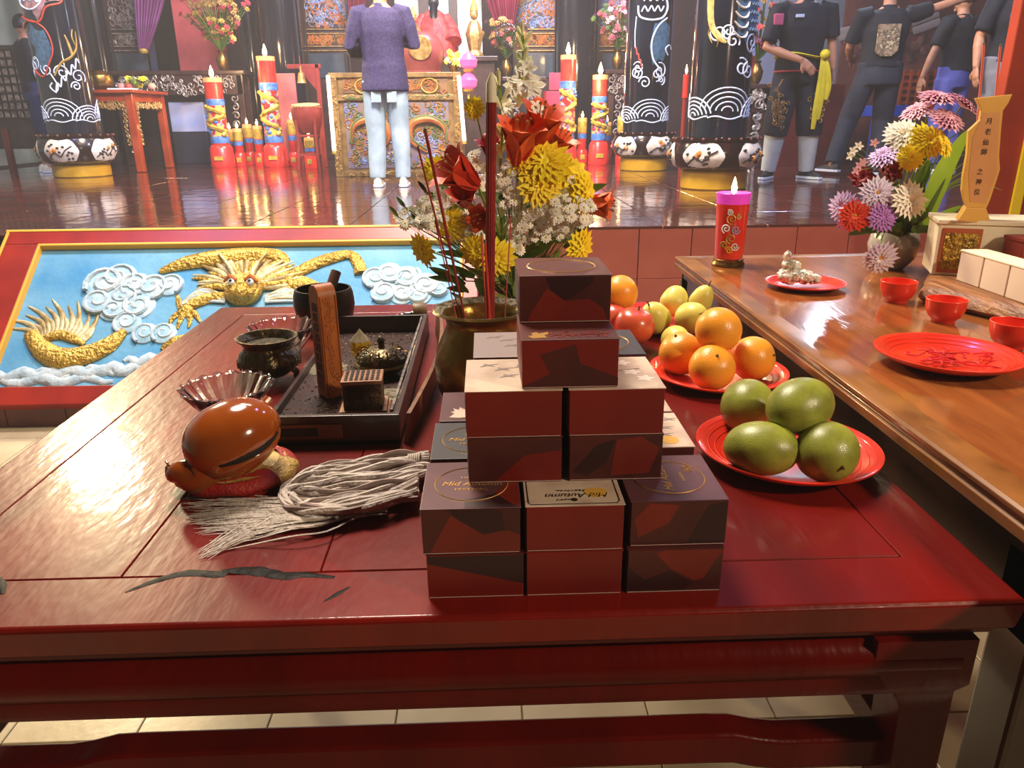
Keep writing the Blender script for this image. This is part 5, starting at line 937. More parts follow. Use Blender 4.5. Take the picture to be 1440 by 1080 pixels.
curtain('violet-pink gathered curtain hanging by the grey carved screen', 186, 242, 196, 208, -60, 72, 11.9, vio); curtain('maroon curtain above the gold foliage, left of the thick pillar', 272, 336, 322, 334, -80, 38, 11.9, mar); curtain('maroon curtain hanging right of the deity niche', 668, 736, 700, 722, -60, 42, 11.6, mar, 7)
curtain('narrow maroon drape at the right of the narrow carved screen', 878, 898, 880, 892, -60, 66, 11.7, mar, 3); curtain('maroon drape between carved screen and the purple-shirted man', 486, 520, 494, 506, -60, 66, 11.9, mar, 4)
panel_box('red_banner', 255, -40, 304, 108, 12.0, .05, mat('rose_banner', 'B04C4C', '9A3E42', 3, .7), None, 'tall rose-red cloth banner hung in the left niche', 'banner')
lnp = thing('niche_panelling', 'dark bluish vertical board panelling in the left niche beside the violet curtain', 'panelling', Py(235, 104, 12.1))
for k in range(5): panel_box('board', 214+9*k, -40, 221.5+9*k, 104, 12.1, .05, mat('blue_dark_wood', '26304E', '3A2A30', 4, .4), lnp)
# deity niche
nt = thing('deity_niche', 'bright backlit niche with dark uprights behind the red-robed deity', 'niche', (-.6, 11.9, 1.8)); panel_box('backlit_panel', 560, -60, 676, 100, 12.0, .04, mat('backlit_glass', 'B8D0D4', 'D8DCC8', 2, .5, emit=0), nt); panel_box('backlit_screen', 600, -60, 632, 80, 11.95, .03, mat('niche_light', 'C8E4E4', emit=.8), nt)
for a in (592, 633): panel_box('upright', a, -60, a+8, 84, 11.85, .06, dkw, nt)
dt = thing('deity_statue', 'seated deity statue in red robe with black hat and long beard, in the niche', 'statue', Py(613, 82, 10.9)); DY = 10.9
p = Py(613, 84, DY); sc = 10.9/1060; robe = mat('deity_red_robe', 'A82A30', 'C84840', 14, .5, bump=.4, bsc=50); skin_d = mat('deity_dark_face', '2A2420', rough=.4)
MB().lathe([(.30, 0), (.28, .12), (.24, .3), (.2, .44), (.13, .55), (.06, .6)], p, 28, flute=(8, .05)).build('robe', robe, dt)
for s_ in (-1, 1): MB().tube([p+V((s_*.14, 0, .52)), p+V((s_*.22, -.06, .36)), p+V((s_*.24, -.16, .2))], [.06, .09, .12], 12).build('sleeve', robe, dt)
MB().ell(p+V((0, -.02, .68)), (.07, .07, .09), 16, 12).build('face', skin_d, dt); MB().tube([p+V((0, -.08, .66)), p+V((0, -.13, .5)), p+V((0, -.19, .26))], [.05, .055, .02], 10).build('beard', black, dt)
MB().box(p+V((-.085, -.09, .74)), p+V((.085, .08, .84))).build('hat', black, dt, 0, .01); MB().box(p+V((-.06, -.098, .76)), p+V((.06, -.09, .80))).build('hat_plate', silv, dt, 0, .003)
zA = Py(613, 84, 10.9).z; tA = thing('inner_altar', 'high dark inner altar table carrying the deity statue and gilt idols', 'table', (-.5, 10.7, PF)); aA, bA = Py(556, 84, 10.5), Py(700, 84, 10.5); MB().box((aA.x, 10.28, zA-.06), (bA.x, 11.4, zA-.001)).build('table_top', dkw, tA, 0, .008); MB().box((aA.x+.04, 10.34, PF+.001), (bA.x-.04, 11.3, zA-.06)).build('base', dkw, tA, 0, .008)
id_ = thing('gilt_idol', 'small gilt idol figure standing right of the deity niche', 'statue', Py(668, 88, 10.8)); p = Py(668, 88, 10.8); p.z = zA; MB().lathe([(.1, 0), (.11, .04), (.07, .1), (.09, .2), (.11, .3), (.07, .42), (.04, .46)], p, 18, flute=(6, .08)).build('body', gcar, id_); MB().ell(p+V((0, -.01, .53)), (.055, .055, .07), 12, 10).build('head', gcar, id_); MB().lathe([(.06, .57), (.045, .62), (.01, .72)], p, 12).build('crown', gold, id_)
id2 = thing('gilt_idol', 'gilt figurine glowing warm beside the man\'s right shoulder', 'statue', Py(583, 70, 10.4)); p = Py(583, 74, 10.4); p.z = zA; MB().lathe([(.09, 0), (.1, .04), (.06, .1), (.085, .2), (.09, .28), (.05, .38)], p, 18, flute=(6, .08)).build('body', gcar, id2); MB().ell(p+V((0, -.01, .44)), (.05, .05, .06), 12, 10).build('head', gcar, id2); MB().lathe([(.055, .48), (.03, .52), (.01, .58)], p, 12).build('crown', gold, id2)
# altar cabinet
at = thing('altar_cabinet', 'carved gilt altar cabinet with dragon front, behind the standing man', 'altar', (-.9, 8.45, PF)); AYf = 8.42; ax0, ax1 = Py(468, 180, AYf).x, Py(650, 180, AYf).x; az = Py(560, 102, AYf).z
gb = mat('gilt_base', '9A7A48', '7E6238', 12, .45, .2, coat=.2); MB().box((ax0, AYf, PF), (ax1, AYf+.9, az)).build('carcass', gb, at, 0, .01); W_ = ax1-ax0; H_ = az-PF
def AB(name, u0, v0, u1, v1, d, m_): return MB().box((ax0+W_*u0, AYf-d, PF+H_*v0), (ax0+W_*u1, AYf+.002, PF+H_*v1)).build(name, m_, at, 0, .004)
for q in ((0, 0, .06, 1), (.94, 0, 1, 1), (.06, 0, .94, .05), (.06, .74, .94, .79), (.06, .955, .94, 1)): AB('frame_rail', *q, .03, gb)
AB('front_panel', .1, .08, .9, .72, .008, mat('front_panel_violet', '7A7088', '8E7868', 9, .5)); AB('upper_panel', .1, .81, .9, .94, .008, mat('upper_panel_tan', '8E6E48', '6E5040', 12, .5))
def AS(u0, v0, u1, v1, n, seed, mats, r, R0, d=.012, name='carved_scrolls'):
    random.seed(seed); m = MB()
    for i in range(n):
        u, z = random.uniform(ax0+W_*u0, ax0+W_*u1), random.uniform(PF+H_*v0, PF+H_*v1); R_ = random.uniform(.4, 1)*R0; m.tube([(a, AYf-d, b) for a, b in spiral(u, z, R_*.15, R_, random.uniform(.7, 1.3), random.uniform(0, 6), 10, random.choice((1, -1)))], r*random.uniform(.6, 1.2), 4, i % len(mats))
    tag(m.build(name, mats, at, 40), kind='stuff')
AS(.12, .1, .88, .70, 260, 5, [gcar, bluec, gcar, oran, greencv], .009, .06); AS(.12, .82, .88, .93, 70, 6, [gcar, oran], .007, .045); AS(.01, .02, .05, .98, 60, 7, [gcar], .006, .02, .034); AS(.95, .02, .99, .98, 60, 8, [gcar], .006, .02, .034); AS(.1, .75, .9, .78, 60, 9, [gcar, greencv], .006, .022, .034); AS(.1, .01, .9, .04, 60, 10, [gcar], .006, .022, .034)
for u in (.26, .5, .76): m = MB(); m.tube([(ax0+W_*u+.085*cos(t), AYf-.02, PF+H_*.875+.07*sin(t)) for t in [2*pi*i/30 for i in range(30)]], .008, 6, closed=True); m.build('medallion_ring', gold, at)
for u, s_ in ((.30, 1), (.72, -1)):
    P = smooth_path([(ax0+W_*(u-s_*.16), AYf-.025, PF+H_*.30), (ax0+W_*(u-s_*.14), AYf-.03, PF+H_*.48), (ax0+W_*(u-s_*.03), AYf-.03, PF+H_*.56), (ax0+W_*(u+s_*.1), AYf-.03, PF+H_*.52), (ax0+W_*(u+s_*.12), AYf-.03, PF+H_*.36), (ax0+W_*(u+s_*.0), AYf-.03, PF+H_*.24)], 6); MB().tube(P, interp([.01, .03, .04, .04, .03, .012], 6), 8).build('carved_dragon', oran, at); P2 = [p+V((0, -.02, .028)) for p in P]; MB().tube(P2, .012, 6).build('dragon_crest', greencv, at)
for x0_, y0_, x1_, y1_, lb in ((461, 106, 470, 212, 'slim glowing white light tube at the left edge of the gilt altar'), (645, 106, 653, 198, 'slim glowing white light tube at the right edge of the gilt altar')):
    a, b = Py(x0_, y0_, 8.3), Py(x1_, y1_, 8.3); t = MB().tube([b, a], .02, 8).build('light_tube', mat('tube_glow', 'FFE8D0', emit=2.2), at); t['label'] = lb; MB().tube([b-V((0, 0, .03)), b], .024, 8).build('end_cap', gold, t)
ip = Py(594, 100, 8.7); t = thing('red_incense_pot', 'large round reddish incense pot with gold front on the gilt altar', 'incense burner', (ip.x, 8.75, az)); q = V((ip.x, 8.75, az+.001)); redb = mat('dull_red_bronze', '8A4440', '7A3434', 6, .4)
MB().lathe([(.14, 0), (.19, .02), (.22, .1), (.235, .2), (.22, .30), (.17, .37), (.08, .41), (.001, .42)], q, 30).build('body', redb, t); MB().prism(circ(.12, 24), (q+V((0, -.225, .24)), V((1, 0, 0)), V((0, 0, 1)), V((0, -1, 0))), -.05, .012).build('gold_front', gcar, t, 30, .004); MB().lathe([(.16, .0), (.2, .0), (.2, .03), (.16, .03)], q, 30).build('foot_ring', redb, t)
yp = Py(641, 100, 8.7); t = thing('yellow_flower_pot', 'small yellow and white flower posy on the right end of the gilt altar', 'flowers', (yp.x, 8.7, az)); random.seed(3)
MB().lathe([(.04, 0), (.05, .05), (.06, .08)], V((yp.x-.02, 8.7, az+.001)), 14).build('pot', MC['aged_brass'], t)
for k in range(14): flower('blossom', V((yp.x-.02+random.uniform(-.08, .08), 8.66+random.uniform(-.04, .04), az+.12+random.uniform(-.04, .1))), (random.uniform(-.4, .4), -.8, .5), .045, ye if k % 3 else wh_, yc, t, ((8, .5, .5), (6, .9, .5)))
lp = Py(662, 118, 8.5)
for k in range(2): q = Py(659, 122-28*k+4, 8.36); t = thing('lotus_lamp', ('lower' if k == 0 else 'upper')+' of two glowing pink lotus lamps at the right of the gilt altar', 'lamp', q); MB().lathe([(.02, 0), (.075, .03), (.085, .09), (.05, .14), (.01, .17)], q, 18, flute=(8, .08)).build('petals', mat('pink_glow', 'F04878', emit=1.6), t); MB().lathe([(.05, -.02), (.06, 0), (.02, .01)], q, 16).build('holder', gold, t)
MB().tube([Py(659, 152, 8.36), Py(659, 126, 8.36)], .012, 6).build('lamp_post', gold, t)
# offering tables behind
def longtable(label, px0, px1, pyt, y, seed, depth=.7, drop=.25):
    a, b = Py(px0, pyt, y), Py(px1, pyt, y); t = thing('offering_table', label, 'table', ((a.x+b.x)/2, y, PF)); MB().box((a.x, y, a.z-.05), (b.x, y+depth, a.z)).build('table_top', dkw, t, 0, .008); MB().box((a.x+.04, y+.03, a.z-.05-drop), (b.x-.04, y+.06, a.z-.05)).build('apron', dkw, t, 0)
    random.seed(seed); m = MB()
    for i in range(int(46*(b.x-a.x))): u, z = random.uniform(a.x+.08, b.x-.08), random.uniform(a.z-.04-drop, a.z-.08); m.tube([(p, y+.015, q) for p, q in spiral(u, z, .01, random.uniform(.03, .06), 1.1, random.uniform(0, 6), 9)], .009, 4)
    tag(m.build('carved_apron', silv, t, 40), kind='stuff')
    for x in (a.x+.05, b.x-.13):
        for yy in (y+.03, y+depth-.1): MB().box((x, yy, PF), (x+.08, yy+.08, a.z-.05)).build('leg', dkw, t, 0, .01)
    m = MB()
    for s_, x in ((1, a.x+.13), (-1, b.x-.13)):
        for i in range(7): q = spiral(x+s_*.05, a.z-.35-.11*i, .01, .055, 1.1, i, 9); m.tube([(p, y+.02, r) for p, r in q], .011, 4)
    m.build('carved_bracket', silv, t); return a.z
zt1 = longtable('long dark offering table with silver scroll carving, behind the red side table', 150, 343, 100, 11.0, 21, .45); longtable('dark carved offering table right of the gilt altar, behind the flowers', 706, 768, 108, 10.6, 22); longtable('dark carved table between right candles and painted column', 852, 900, 98, 10.9, 23); longtable('black offering table between the nearest painted column and sashed performer', 1046, 1092, 118, 9.0, 24, .5)
a, b = Py(243, 192, 11.2), Py(286, 150, 11.2); t = thing('pale_crate', 'pale bluish box stack under the long dark offering table', 'box', (a.x, 11.2, PF)); MB().box((a.x, 11.2, PF+.001), (b.x, 11.5, PF+.42)).build('lower_box', mat('dark_crate', '1E2230', rough=.5), t, 0, .01); MB().box((a.x, 11.2, PF+.43), (b.x, 11.5, PF+.82)).build('upper_box', mat('pale_blue_card', '8E9EC8', 'A8AEC8', 3, .6), t, 0, .01)
# flower sprays on the altar tables
def spray(label, px, py0, y, z0, n, R_, mats, seed):
    random.seed(seed); p = Py(px, py0, y); t = thing('altar_flowers', label, 'flowers', (p.x, y, z0)); MB().lathe([(.04, 0), (.07, .06), (.08, .14), (.04, .22), (.055, .25)], V((p.x, y, z0+.001)), 16).build('vase', brass, t)
    m = MB(); P0 = V((p.x, y, z0+.24))
    for i in range(n):
        d = V((random.gauss(0, .5), random.gauss(0, .3)-.2, 1)).normalized(); q = P0+V((d.x, d.y, d.z))*R_*random.uniform(.3, 1.25); m.tube([P0, (P0+q)/2+V((0, 0, .03)), q], .005, 3, len(mats)); petals(m, q, (d.x, -.8, d.z*.6), .045, 7, .5, .5, i % len(mats))
    tag(m.build('blossoms', mats+[gr], t, 60), kind='stuff')
spray('gold leaf foliage with red blossoms below the maroon curtain, left', 312, 80, 11.15, zt1, 150, .6, [gcar, gold, mat('dull_red_flower', '9A2A38', rough=.6)], 41); spray('pink and green blossom spray in front of the narrow carved screen', 868, 92, 11.1, Py(868, 98, 11.1).z, 90, .5, [mat('dusty_pink_flower', 'C08A94', rough=.6), mat('dark_rose_flower', '8A3A44', rough=.6), gr], 42)
spray('dark red flowers and staves left of the tuberose, right of the deity', 712, 100, 11.1, Py(700, 108, 10.8).z, 90, .42, [mat('brick_flower', '8A3A30', rough=.6), gcar, dkw], 43); spray('red and gold paper flowers on the black table by the sashed performer', 1062, 112, 9.2, Py(1062, 118, 9.0).z, 80, .6, [mat('paper_red', 'B03038', rough=.6), gcar, mat('paper_plum', '6A3A50', rough=.6)], 44)
# ------------------------------------------------------------------ big and small altar candles
crd = mat('candle_red', 'B8241C', 'D03A28', 6, .35, coat=.3, sss=.1); crl = mat('candle_holder_red', 'D83028', rough=.3, coat=.4); cbl = mat('candle_blue_band', '5A88C8', '3A64A8', 22, .4); cgd = mat('candle_gold_relief', 'D0B048', 'A89038', 24, .4, .2); wax = mat('lit_wax', 'F0A060', emit=.55)
def bigcandle(px, py, y, ztop, r, label):
    p = Pz(px, py, PF) if y is None else Py(px, py, y); c = V((p.x, p.y, PF+.001)); H = ztop-PF; t = thing('altar_candle', label, 'candle', c, 'tall dragon candles on the platform')
    MB().lathe([(r*1.35, 0), (r*1.4, .02), (r*1.35, .05), (r*1.28, .24), (r*1.1, .27), (r*1.0, .28)], c, 28).build('holder', crl, t); MB().lathe([(r, .27), (r, H), (r*.8, H+.005), (.001, H-.01)], c, 28, cap=False).build('shaft', crd, t)
    MB().lathe([(r*1.02, .30), (r*1.05, .34), (r*1.02, .38)], c, 28, cap=False).build('blue_band', cbl, t); MB().lathe([(r*1.02, H*.70), (r*1.05, H*.74), (r*1.02, H*.77)], c, 28, cap=False).build('blue_band', cbl, t)
    MB().lathe([(r*1.005, .30), (r*1.008, H*.76)], c, 28, cap=False).build('printed_sleeve', mat('candle_print', 'B8241C', '5A78B8', 16, .35, lo=.46, hi=.52, c3='D0B048', detail=2), t); zs = [.40+(H*.70-.40)*i/90 for i in range(91)]; MB().tube([c+V((r*1.02*sin(1.1*sin(i*.115+.6)), -r*1.02*cos(1.1*sin(i*.115+.6)), z)) for i, z in enumerate(zs)], [.022+.012*abs(sin(i*.45)) for i in range(91)], 6).build('gold_dragon', cgd, t)
    m = MB(); random.seed(int(px))
    for i in range(9): a = random.uniform(-1.2, 1.2); z = random.uniform(.4, H*.7); MB().ell(c+V((r*1.0*sin(a), -r*1.0*cos(a), z)), (.03, .012, .024), 8, 6).build('blue_cloud', cbl, t)
    MB().box(c+V((-r*.5, -r*1.42, .09)), c+V((r*.5, -r*1.28, .14))).build('gold_label', cgd, t, 0, .003); MB().lathe([(r*1.01, H-.05), (r*1.01, H+.003), (.001, H+.006)], c, 20, cap=False).build('lit_top', wax, t)
    MB().lathe([(.001, H), (.025, H+.03), (.03, H+.055), (.018, H+.10), (.001, H+.15)], c, 10).build('flame', flame, t); point('candle_light', c+V((0, -r*.3, H+.2)), 14, (1, .62, .3), .05)
bigcandle(314, 231, 10.4, Py(294, 110, 10.4).z, .112, 'tall dragon candle at the left, beside the red side table'); bigcandle(389, 229, 10.4, Py(369, 80, 10.4).z, .112, 'tallest dragon candle of the left group, in front of the thick pillar')
bigcandle(797, 226, 10.2, Py(797, 78, 10.2).z, .095, 'tallest dragon candle of the right group, in front of the dark pillar'); bigcandle(841, 228, 10.0, Py(840, 106, 10.0).z, .095, 'second dragon candle of the right group, next to the carved table')
def smallcandle(px, py, y, pt, label, r=.058):
    p = Py(px, py, y); H = Py(px, pt, y).z-PF; c = V((p.x, y, PF+.001)); t = thing('small_candle', label, 'candle', c, 'small burning candles on the platform')
    MB().lathe([(r*1.3, 0), (r*1.3, .14), (r, .17)], c, 20).build('holder', crl, t); MB().lathe([(r, .16), (r, H), (.001, H-.004)], c, 20, cap=False).build('shaft', crd, t); MB().lathe([(r*1.03, H*.55), (r*1.06, H*.6), (r*1.03, H*.66)], c, 20, cap=False).build('blue_band', cbl, t); MB().lathe([(r*1.03, H*.68), (r*1.05, H*.8), (r*1.03, H*.92)], c, 20, cap=False, flute=(9, .04)).build('gold_dragon', cgd, t)
    MB().lathe([(r*1.02, H-.045), (r*1.02, H+.002), (.001, H+.003)], c, 16, cap=False).build('lit_top', wax, t); MB().box(c+V((-r*.5, -r*1.37, .05)), c+V((r*.5, -r*1.25, .11))).build('gold_label', cgd, t, 0, .002); MB().lathe([(.001, H), (.016, H+.02), (.018, H+.035), (.001, H+.085)], c, 8).build('flame', flame_s, t)
for px, py, y, pt, lb in ((328, 226, 10.95, 182, 'small candle just right of the leftmost tall candle, half behind it'), (339, 228, 10.6, 181, 'second small candle from the left, right of the leftmost tall one'), (353, 226, 10.9, 175, 'third small candle from the left, slightly set back'), (367, 227, 10.55, 177, 'small candle just left of the tallest left candle'), (406, 226, 10.85, 172, 'small candle just right of the tallest left candle'), (415, 227, 10.5, 168, 'small candle by the drum stand, behind its neighbour'), (437, 226, 10.0, 194, 'small candle under the red drum stand'),
                          (788, 222, 10.6, 168, 'small candle behind the left edge of the tallest right candle'), (818, 224, 10.4, 166, 'small candle standing between the two tall right candles'), (852, 224, 10.5, 172, 'small candle just right of the second tall right candle'), (873, 222, 10.3, 164, 'rightmost small candle, beside the drum base of a painted column')): smallcandle(px, py, y, pt, lb)
point('candle_group_light', (-2.9, 10.0, 1.75), 16, (1, .6, .3), .1); point('candle_group_light', (1.35, 9.8, 1.75), 14, (1, .6, .3), .1)
rr0 = mat('stand_red', '7A241A', rough=.4); sc_ = Py(963, 138, 8.0); t = thing('slim_candle', 'slim burning candle on a red stand between the two right painted columns', 'candle', (sc_.x, 8.0, PF)); MB().tube([(sc_.x, 8.0, PF+.001), (sc_.x, 8.0, sc_.z)], .022, 10).build('stand', rr0, t); MB().tube([(sc_.x, 8.0, sc_.z), (sc_.x, 8.0, sc_.z+.22)], .028, 12).build('shaft', crd, t); MB().lathe([(.001, .22), (.014, .25), (.001, .31)], (sc_.x, 8.0, sc_.z), 8).build('flame', flame_s, t)
# drum on stand and bell frame
dp = Py(431, 160, 9.6); dr = thing('drum', 'red barrel drum with pale skin, tilted on a four-legged red stand', 'drum', (dp.x, 9.6, 1.25)); drm = mat('drum_red', '8E342C', '7A2822', 6, .4, coat=.2); zt = Py(431, 148, 9.6).z
MB().lathe([(.13, -.30), (.16, -.22), (.18, -.12), (.178, -.05), (.165, 0)], V((dp.x, 9.6, zt)), 30, axis=(0, -.12, 1)).build('barrel', drm, dr); MB().lathe([(.166, -.002), (.168, .008), (.16, .012), (.001, .013)], V((dp.x, 9.6, zt)), 30, axis=(0, -.12, 1), cap=False).build('skin', mat('drum_skin', 'B8A078', 'A08860', 6, .6), dr)
m = MB()
for k in range(26): a = 2*pi*k/26; m.ell(V((dp.x+.17*cos(a), 9.6+.17*sin(a), zt-.02)), .007, 6, 5)
m.build('tack_ring', gold, dr)
sd = thing('drum_stand', 'four-legged red wooden stand under the red drum', 'stand', (dp.x, 9.6, PF))
for a in range(4): t_ = pi/4+a*pi/2; q = V((dp.x, 9.6, 0)); MB().tube([q+V((.15*cos(t_), .15*sin(t_), zt-.16)), q+V((.15*cos(t_), .15*sin(t_), 1.1)), q+V((.18*cos(t_), .18*sin(t_), PF+.001))], .018, 8).build('leg', drm, sd)
for z in (.98, zt-.34): 
    for a in range(4): t_ = pi/4+a*pi/2; t2 = t_+pi/2; q = V((dp.x, 9.6, z)); MB().bar(q+V((.155*cos(t_), .155*sin(t_), 0)), q+V((.155*cos(t2), .155*sin(t2), 0)), .02, .025).build('rung', drm, sd)
bf = thing('bell_stand', 'red wooden bell frame with hanging pale bell, behind the drum', 'frame', Py(450, 220, 10.1)); fx0, fx1 = Py(420, 150, 10.1).x, Py(453, 150, 10.1).x; fz = Py(430, 90, 10.1).z
MB().box((fx1-.05, 10.1, PF+.001), (fx1, 10.16, fz)).build('post', drm, bf, 0, .005); MB().box((fx0-.1, 10.1, fz-.05), (fx1+.02, 10.16, fz)).build('beam', drm, bf, 0, .005); MB().prism([(0, 0), (-.2, 0), (0, -.25)], (V((fx1-.05, 10.12, fz-.05)), V((1, 0, 0)), V((0, 0, 1)), V((0, -1, 0))), 0, .02).build('brace', drm, bf, 0); MB().box((fx0-.05, 10.1, PF+.001), (fx0, 10.16, fz-.6)).build('post', drm, bf, 0, .005)
q = Py(424, 112, 10.05); bl = thing('bell', 'small pale bronze bell hanging in the red frame', 'bell', q); MB().lathe([(.055, -.04), (.045, 0), (.035, .07), (.015, .09), (.006, .16)], q, 18).build('bell_body', gcar, bl); MB().tube([q+V((0, 0, .15)), q+V((0, 0, .27))], .006, 5).build('cord', drm, bl)
rd = mat('pink_board', 'B86A64', 'A85A56', 5, .6); panel_box('pink_board', 394, 103, 414, 227, 10.7, .03, rd, None, 'upright pink board left of the red bell frame', 'board'); cbd = thing('crimson_board', 'crimson stepped board behind the orange lilies, left of the right candles', 'board', Py(775, 220, 10.9)); panel_box('lower_panel', 763, 128, 792, 222, 10.9, .03, mat('crimson_board', 'A83050', '982848', 5, .6), cbd); panel_box('upper_panel', 772, 102, 792, 127, 10.9, .03, MC['crimson_board'], cbd)
# carved red side table
t = thing('side_table', 'tall orange-red side table with gilt openwork apron, right of the far left column', 'table', (-4.6, 9.6, PF)); rr = mat('orange_red_lacquer', 'A84420', '8E3418', 4, .3, coat=.4); yF, yB = 9.5, 10.45; xr = Py(186, 140, yF).x; xl = xr-1.0; zT = Py(183, 126, yF).z
MB().box((xl-.04, yF-.04, zT-.035), (xr+.04, yB+.04, zT)).build('table_top', rr, t, 0, .006)
for x in (xl, xr-.09):
    for y in (yF, yB-.09): MB().box((x, y, PF+.001), (x+.09, y+.09, zT-.035), taper=1).build('leg', rr, t, 0, .01)
for (x0_, y0_, x1_, y1_) in ((xl+.09, yF+.02, xr-.09, yF+.045), (xr-.045, yF+.09, xr-.02, yB-.09), (xl+.09, yB-.045, xr-.09, yB-.02), (xl+.02, yF+.09, xl+.045, yB-.09)): MB().box((x0_, y0_, zT-.13), (x1_, y1_, zT-.035)).build('apron', rr, t, 0, .004)
random.seed(77); m = MB()
for i in range(70): u = random.uniform(xl+.1, xr-.1); z = zT-.14-random.uniform(0, .05); m.tube([(p, yF+.01, q) for p, q in spiral(u, z, .008, .03, 1.1, random.uniform(0, 6), 8)], .007, 4)
for i in range(70): u = random.uniform(yF+.1, yB-.1); z = zT-.14-random.uniform(0, .05); m.tube([(xr-.01, p, q) for p, q in spiral(u, z, .008, .03, 1.1, random.uniform(0, 6), 8)], .007, 4)
for i in range(9): m.tube([(p, yF+.01, q) for p, q in spiral(xr-.12, zT-.2-.05*i, .006, .03, 1.1, i, 8)], .007, 4); m.tube([(xr-.01, p, q) for p, q in spiral(yF+.12, zT-.2-.05*i, .006, .03, 1.1, i, 8)], .007, 4)
tag(m.build('openwork_carving', gcar, t), kind='stuff')
pb = Py(140, 122, 9.85); t = thing('brass_pot', 'round brass pot on the left end of the orange-red side table', 'pot', (pb.x, 9.85, zT)); MB().lathe([(.08, 0), (.15, .05), (.165, .11), (.15, .17), (.1, .2), (.11, .22), (.09, .21)], V((pb.x, 9.85, zT+.001)), 30, cap=False).build('pot_body', brass, t); MB().lathe([(.1, .195), (.001, .2)], V((pb.x, 9.85, zT+.001)), 20, cap=False).build('fill', ash, t)
pt = Py(172, 122, 9.65); t = thing('white_tray', 'thin white tray near the front edge of the orange-red side table', 'tray', (pt.x, 9.65, zT)); MB().box((pt.x-.14, 9.56, zT+.001), (pt.x+.14, 9.73, zT+.02)).build('tray', white, t, 0, .004)
random.seed(12)
for k, (px, lb, mm) in enumerate(((170, 'pink fruit on the side table behind the white tray', 'C88A80'), (180, 'red fruit on the side table behind the white tray', 'B04A40'), (213, 'pale fruit at the right end of the side table', 'D0A088'))): q = Py(px, 118, 9.95); fruit('offering_fruit', lb, 'fruit', (q.x, 9.95, zT+.047), .045, mat('fruit_'+str(k), mm, rough=.45), (0, 0, 0), appf, None, None, 14, 10)
q = Py(195, 118, 10.1); t = thing('yellow_blossoms', 'little heap of yellow-green blossoms on the orange-red side table', 'flowers', (q.x, 10.1, zT))
for k in range(16): flower('blossom', (q.x+random.uniform(-.13, .13), 10.1+random.uniform(-.08, .08), zT+.05+random.uniform(0, .1)), (random.uniform(-.5, .5), -.6, .8), .05, ye if k % 2 else gl, yc, t, ((8, .5, .5), (6, .9, .5)))
# slatted rack at the far left
t = thing('tablet_rack', 'tall rack at the far left filled with rows of small pale name slips', 'rack', (-6.1, 10.4, PF)); a, b = Py(-60, 200, 10.5), Py(44, 66, 10.5); z0, z1 = Py(20, 165, 10.5).z, Py(20, 68, 10.5).z; slip = mat('name_slip', '9A8A70', '5A4A3C', 20, .6)
MB().box((a.x, 10.52, PF+.25), (b.x, 10.6, z1+.04)).build('back_board', dkw, t, 0)
for k in range(9):
    zz = z0+(z1-z0)*k/8; MB().box((a.x, 10.46, zz-.012), (b.x, 10.54, zz)).build('shelf', dkw, t, 0)
    if k < 8:
        for j in range(14): xx = a.x+(b.x-a.x)*(j+.5)/14; MB().box((xx-.026, 10.48, zz+.001), (xx+.026, 10.50, zz+(z1-z0)/8*.72)).build('name_slip', slip, t, 0)
for x in (a.x, (a.x+b.x)/2, b.x-.06): MB().box((x, 10.48, PF+.001), (x+.06, 10.56, PF+.5)).build('leg', mat('rack_leg', '6A2A1E', rough=.4), t, 0)
# wall pieces at the right
mu = mat('mural_brown', '4E2A26', '6A3A2E', 2.5, .6, c3='7E5A48'); a, b = Py(1166, 210, 10.2), Py(1345, -60, 10.2); t = thing('painted_mural', 'brown painted wall mural with pale roof bands behind the performers', 'mural', (a.x, 10.2, PF)); MB().box((a.x, 10.2, PF), (min(b.x+1.5, 6.97), 10.26, 4.2)).build('board', mu, t, 0)
for k, (x0_, y0_, x1_, y1_) in enumerate(((1282, 32, 1320, 18), (1284, 44, 1322, 30), (1180, 45, 1240, 33), (1180, 52, 1242, 41))): MB().tube([Py(x0_, y0_, 10.17), Py(x1_, y1_, 10.17)], .045, 4, hint=(0, 1, 0), flat=.3).build('roof_band', mat('roof_pale', '8A8280', rough=.6), t)
m = MB(); random.seed(9)
for k in range(40): q = Py(random.uniform(1180, 1330), random.uniform(20, 120), 10.18); m.lathe([(.001, .012), (random.uniform(.03, .09), 0)], q, 6, 0, (0, -1, 0), cap=False)
tag(m.build('painted_foliage', mat('mural_foliage', '6E4A3C', '3E2420', 8, .7), t), kind='stuff')
a = Py(1052, 60, 11.5); b = Py(1170, 60, 11.5); t = thing('blue_grey_partition', 'plain blue-grey partition wall between painted column and performers', 'partition', (a.x, 11.5, PF)); MB().box((a.x-.3, 11.5, PF), (b.x+.6, 11.6, 4.5)).build('panel', mat('blue_grey_wall', '6E7890', '606A84', 2, .7), t, 0); MB().box((a.x-.3, 11.46, PF), (b.x+.6, 11.5, PF+.15)).build('skirting', dkw, t, 0)
t = panel_box('red_cabinet', 1085, 118, 1190, 236, 9.3, .5, mat('maroon_cabinet', '5A1C1A', '481614', 3, .35, coat=.3), None, 'low maroon cabinet behind the performers\' legs', 'cabinet', .01)
cr = thing('plastic_crate', 'orange-brown slatted plastic crate on the floor behind the performers', 'crate', Py(1292, 150, 9.0)); a, b = Py(1262, 148, 9.0), Py(1316, 98, 9.0); orc = mat('crate_orange', 'A84A1E', '983E18', 5, .45)
for k in range(5): zz = a.z+(b.z-a.z)*k/5; MB().box((a.x, 8.98, zz+.01), (b.x, 9.0, zz+(b.z-a.z)/5-.03)).build('slat', orc, cr, 0, .003)
for k in range(5): xx = a.x+(b.x-a.x)*k/4; MB().box((xx-.015, 8.97, a.z), (xx+.015, 8.98, b.z)).build('rib', orc, cr, 0)
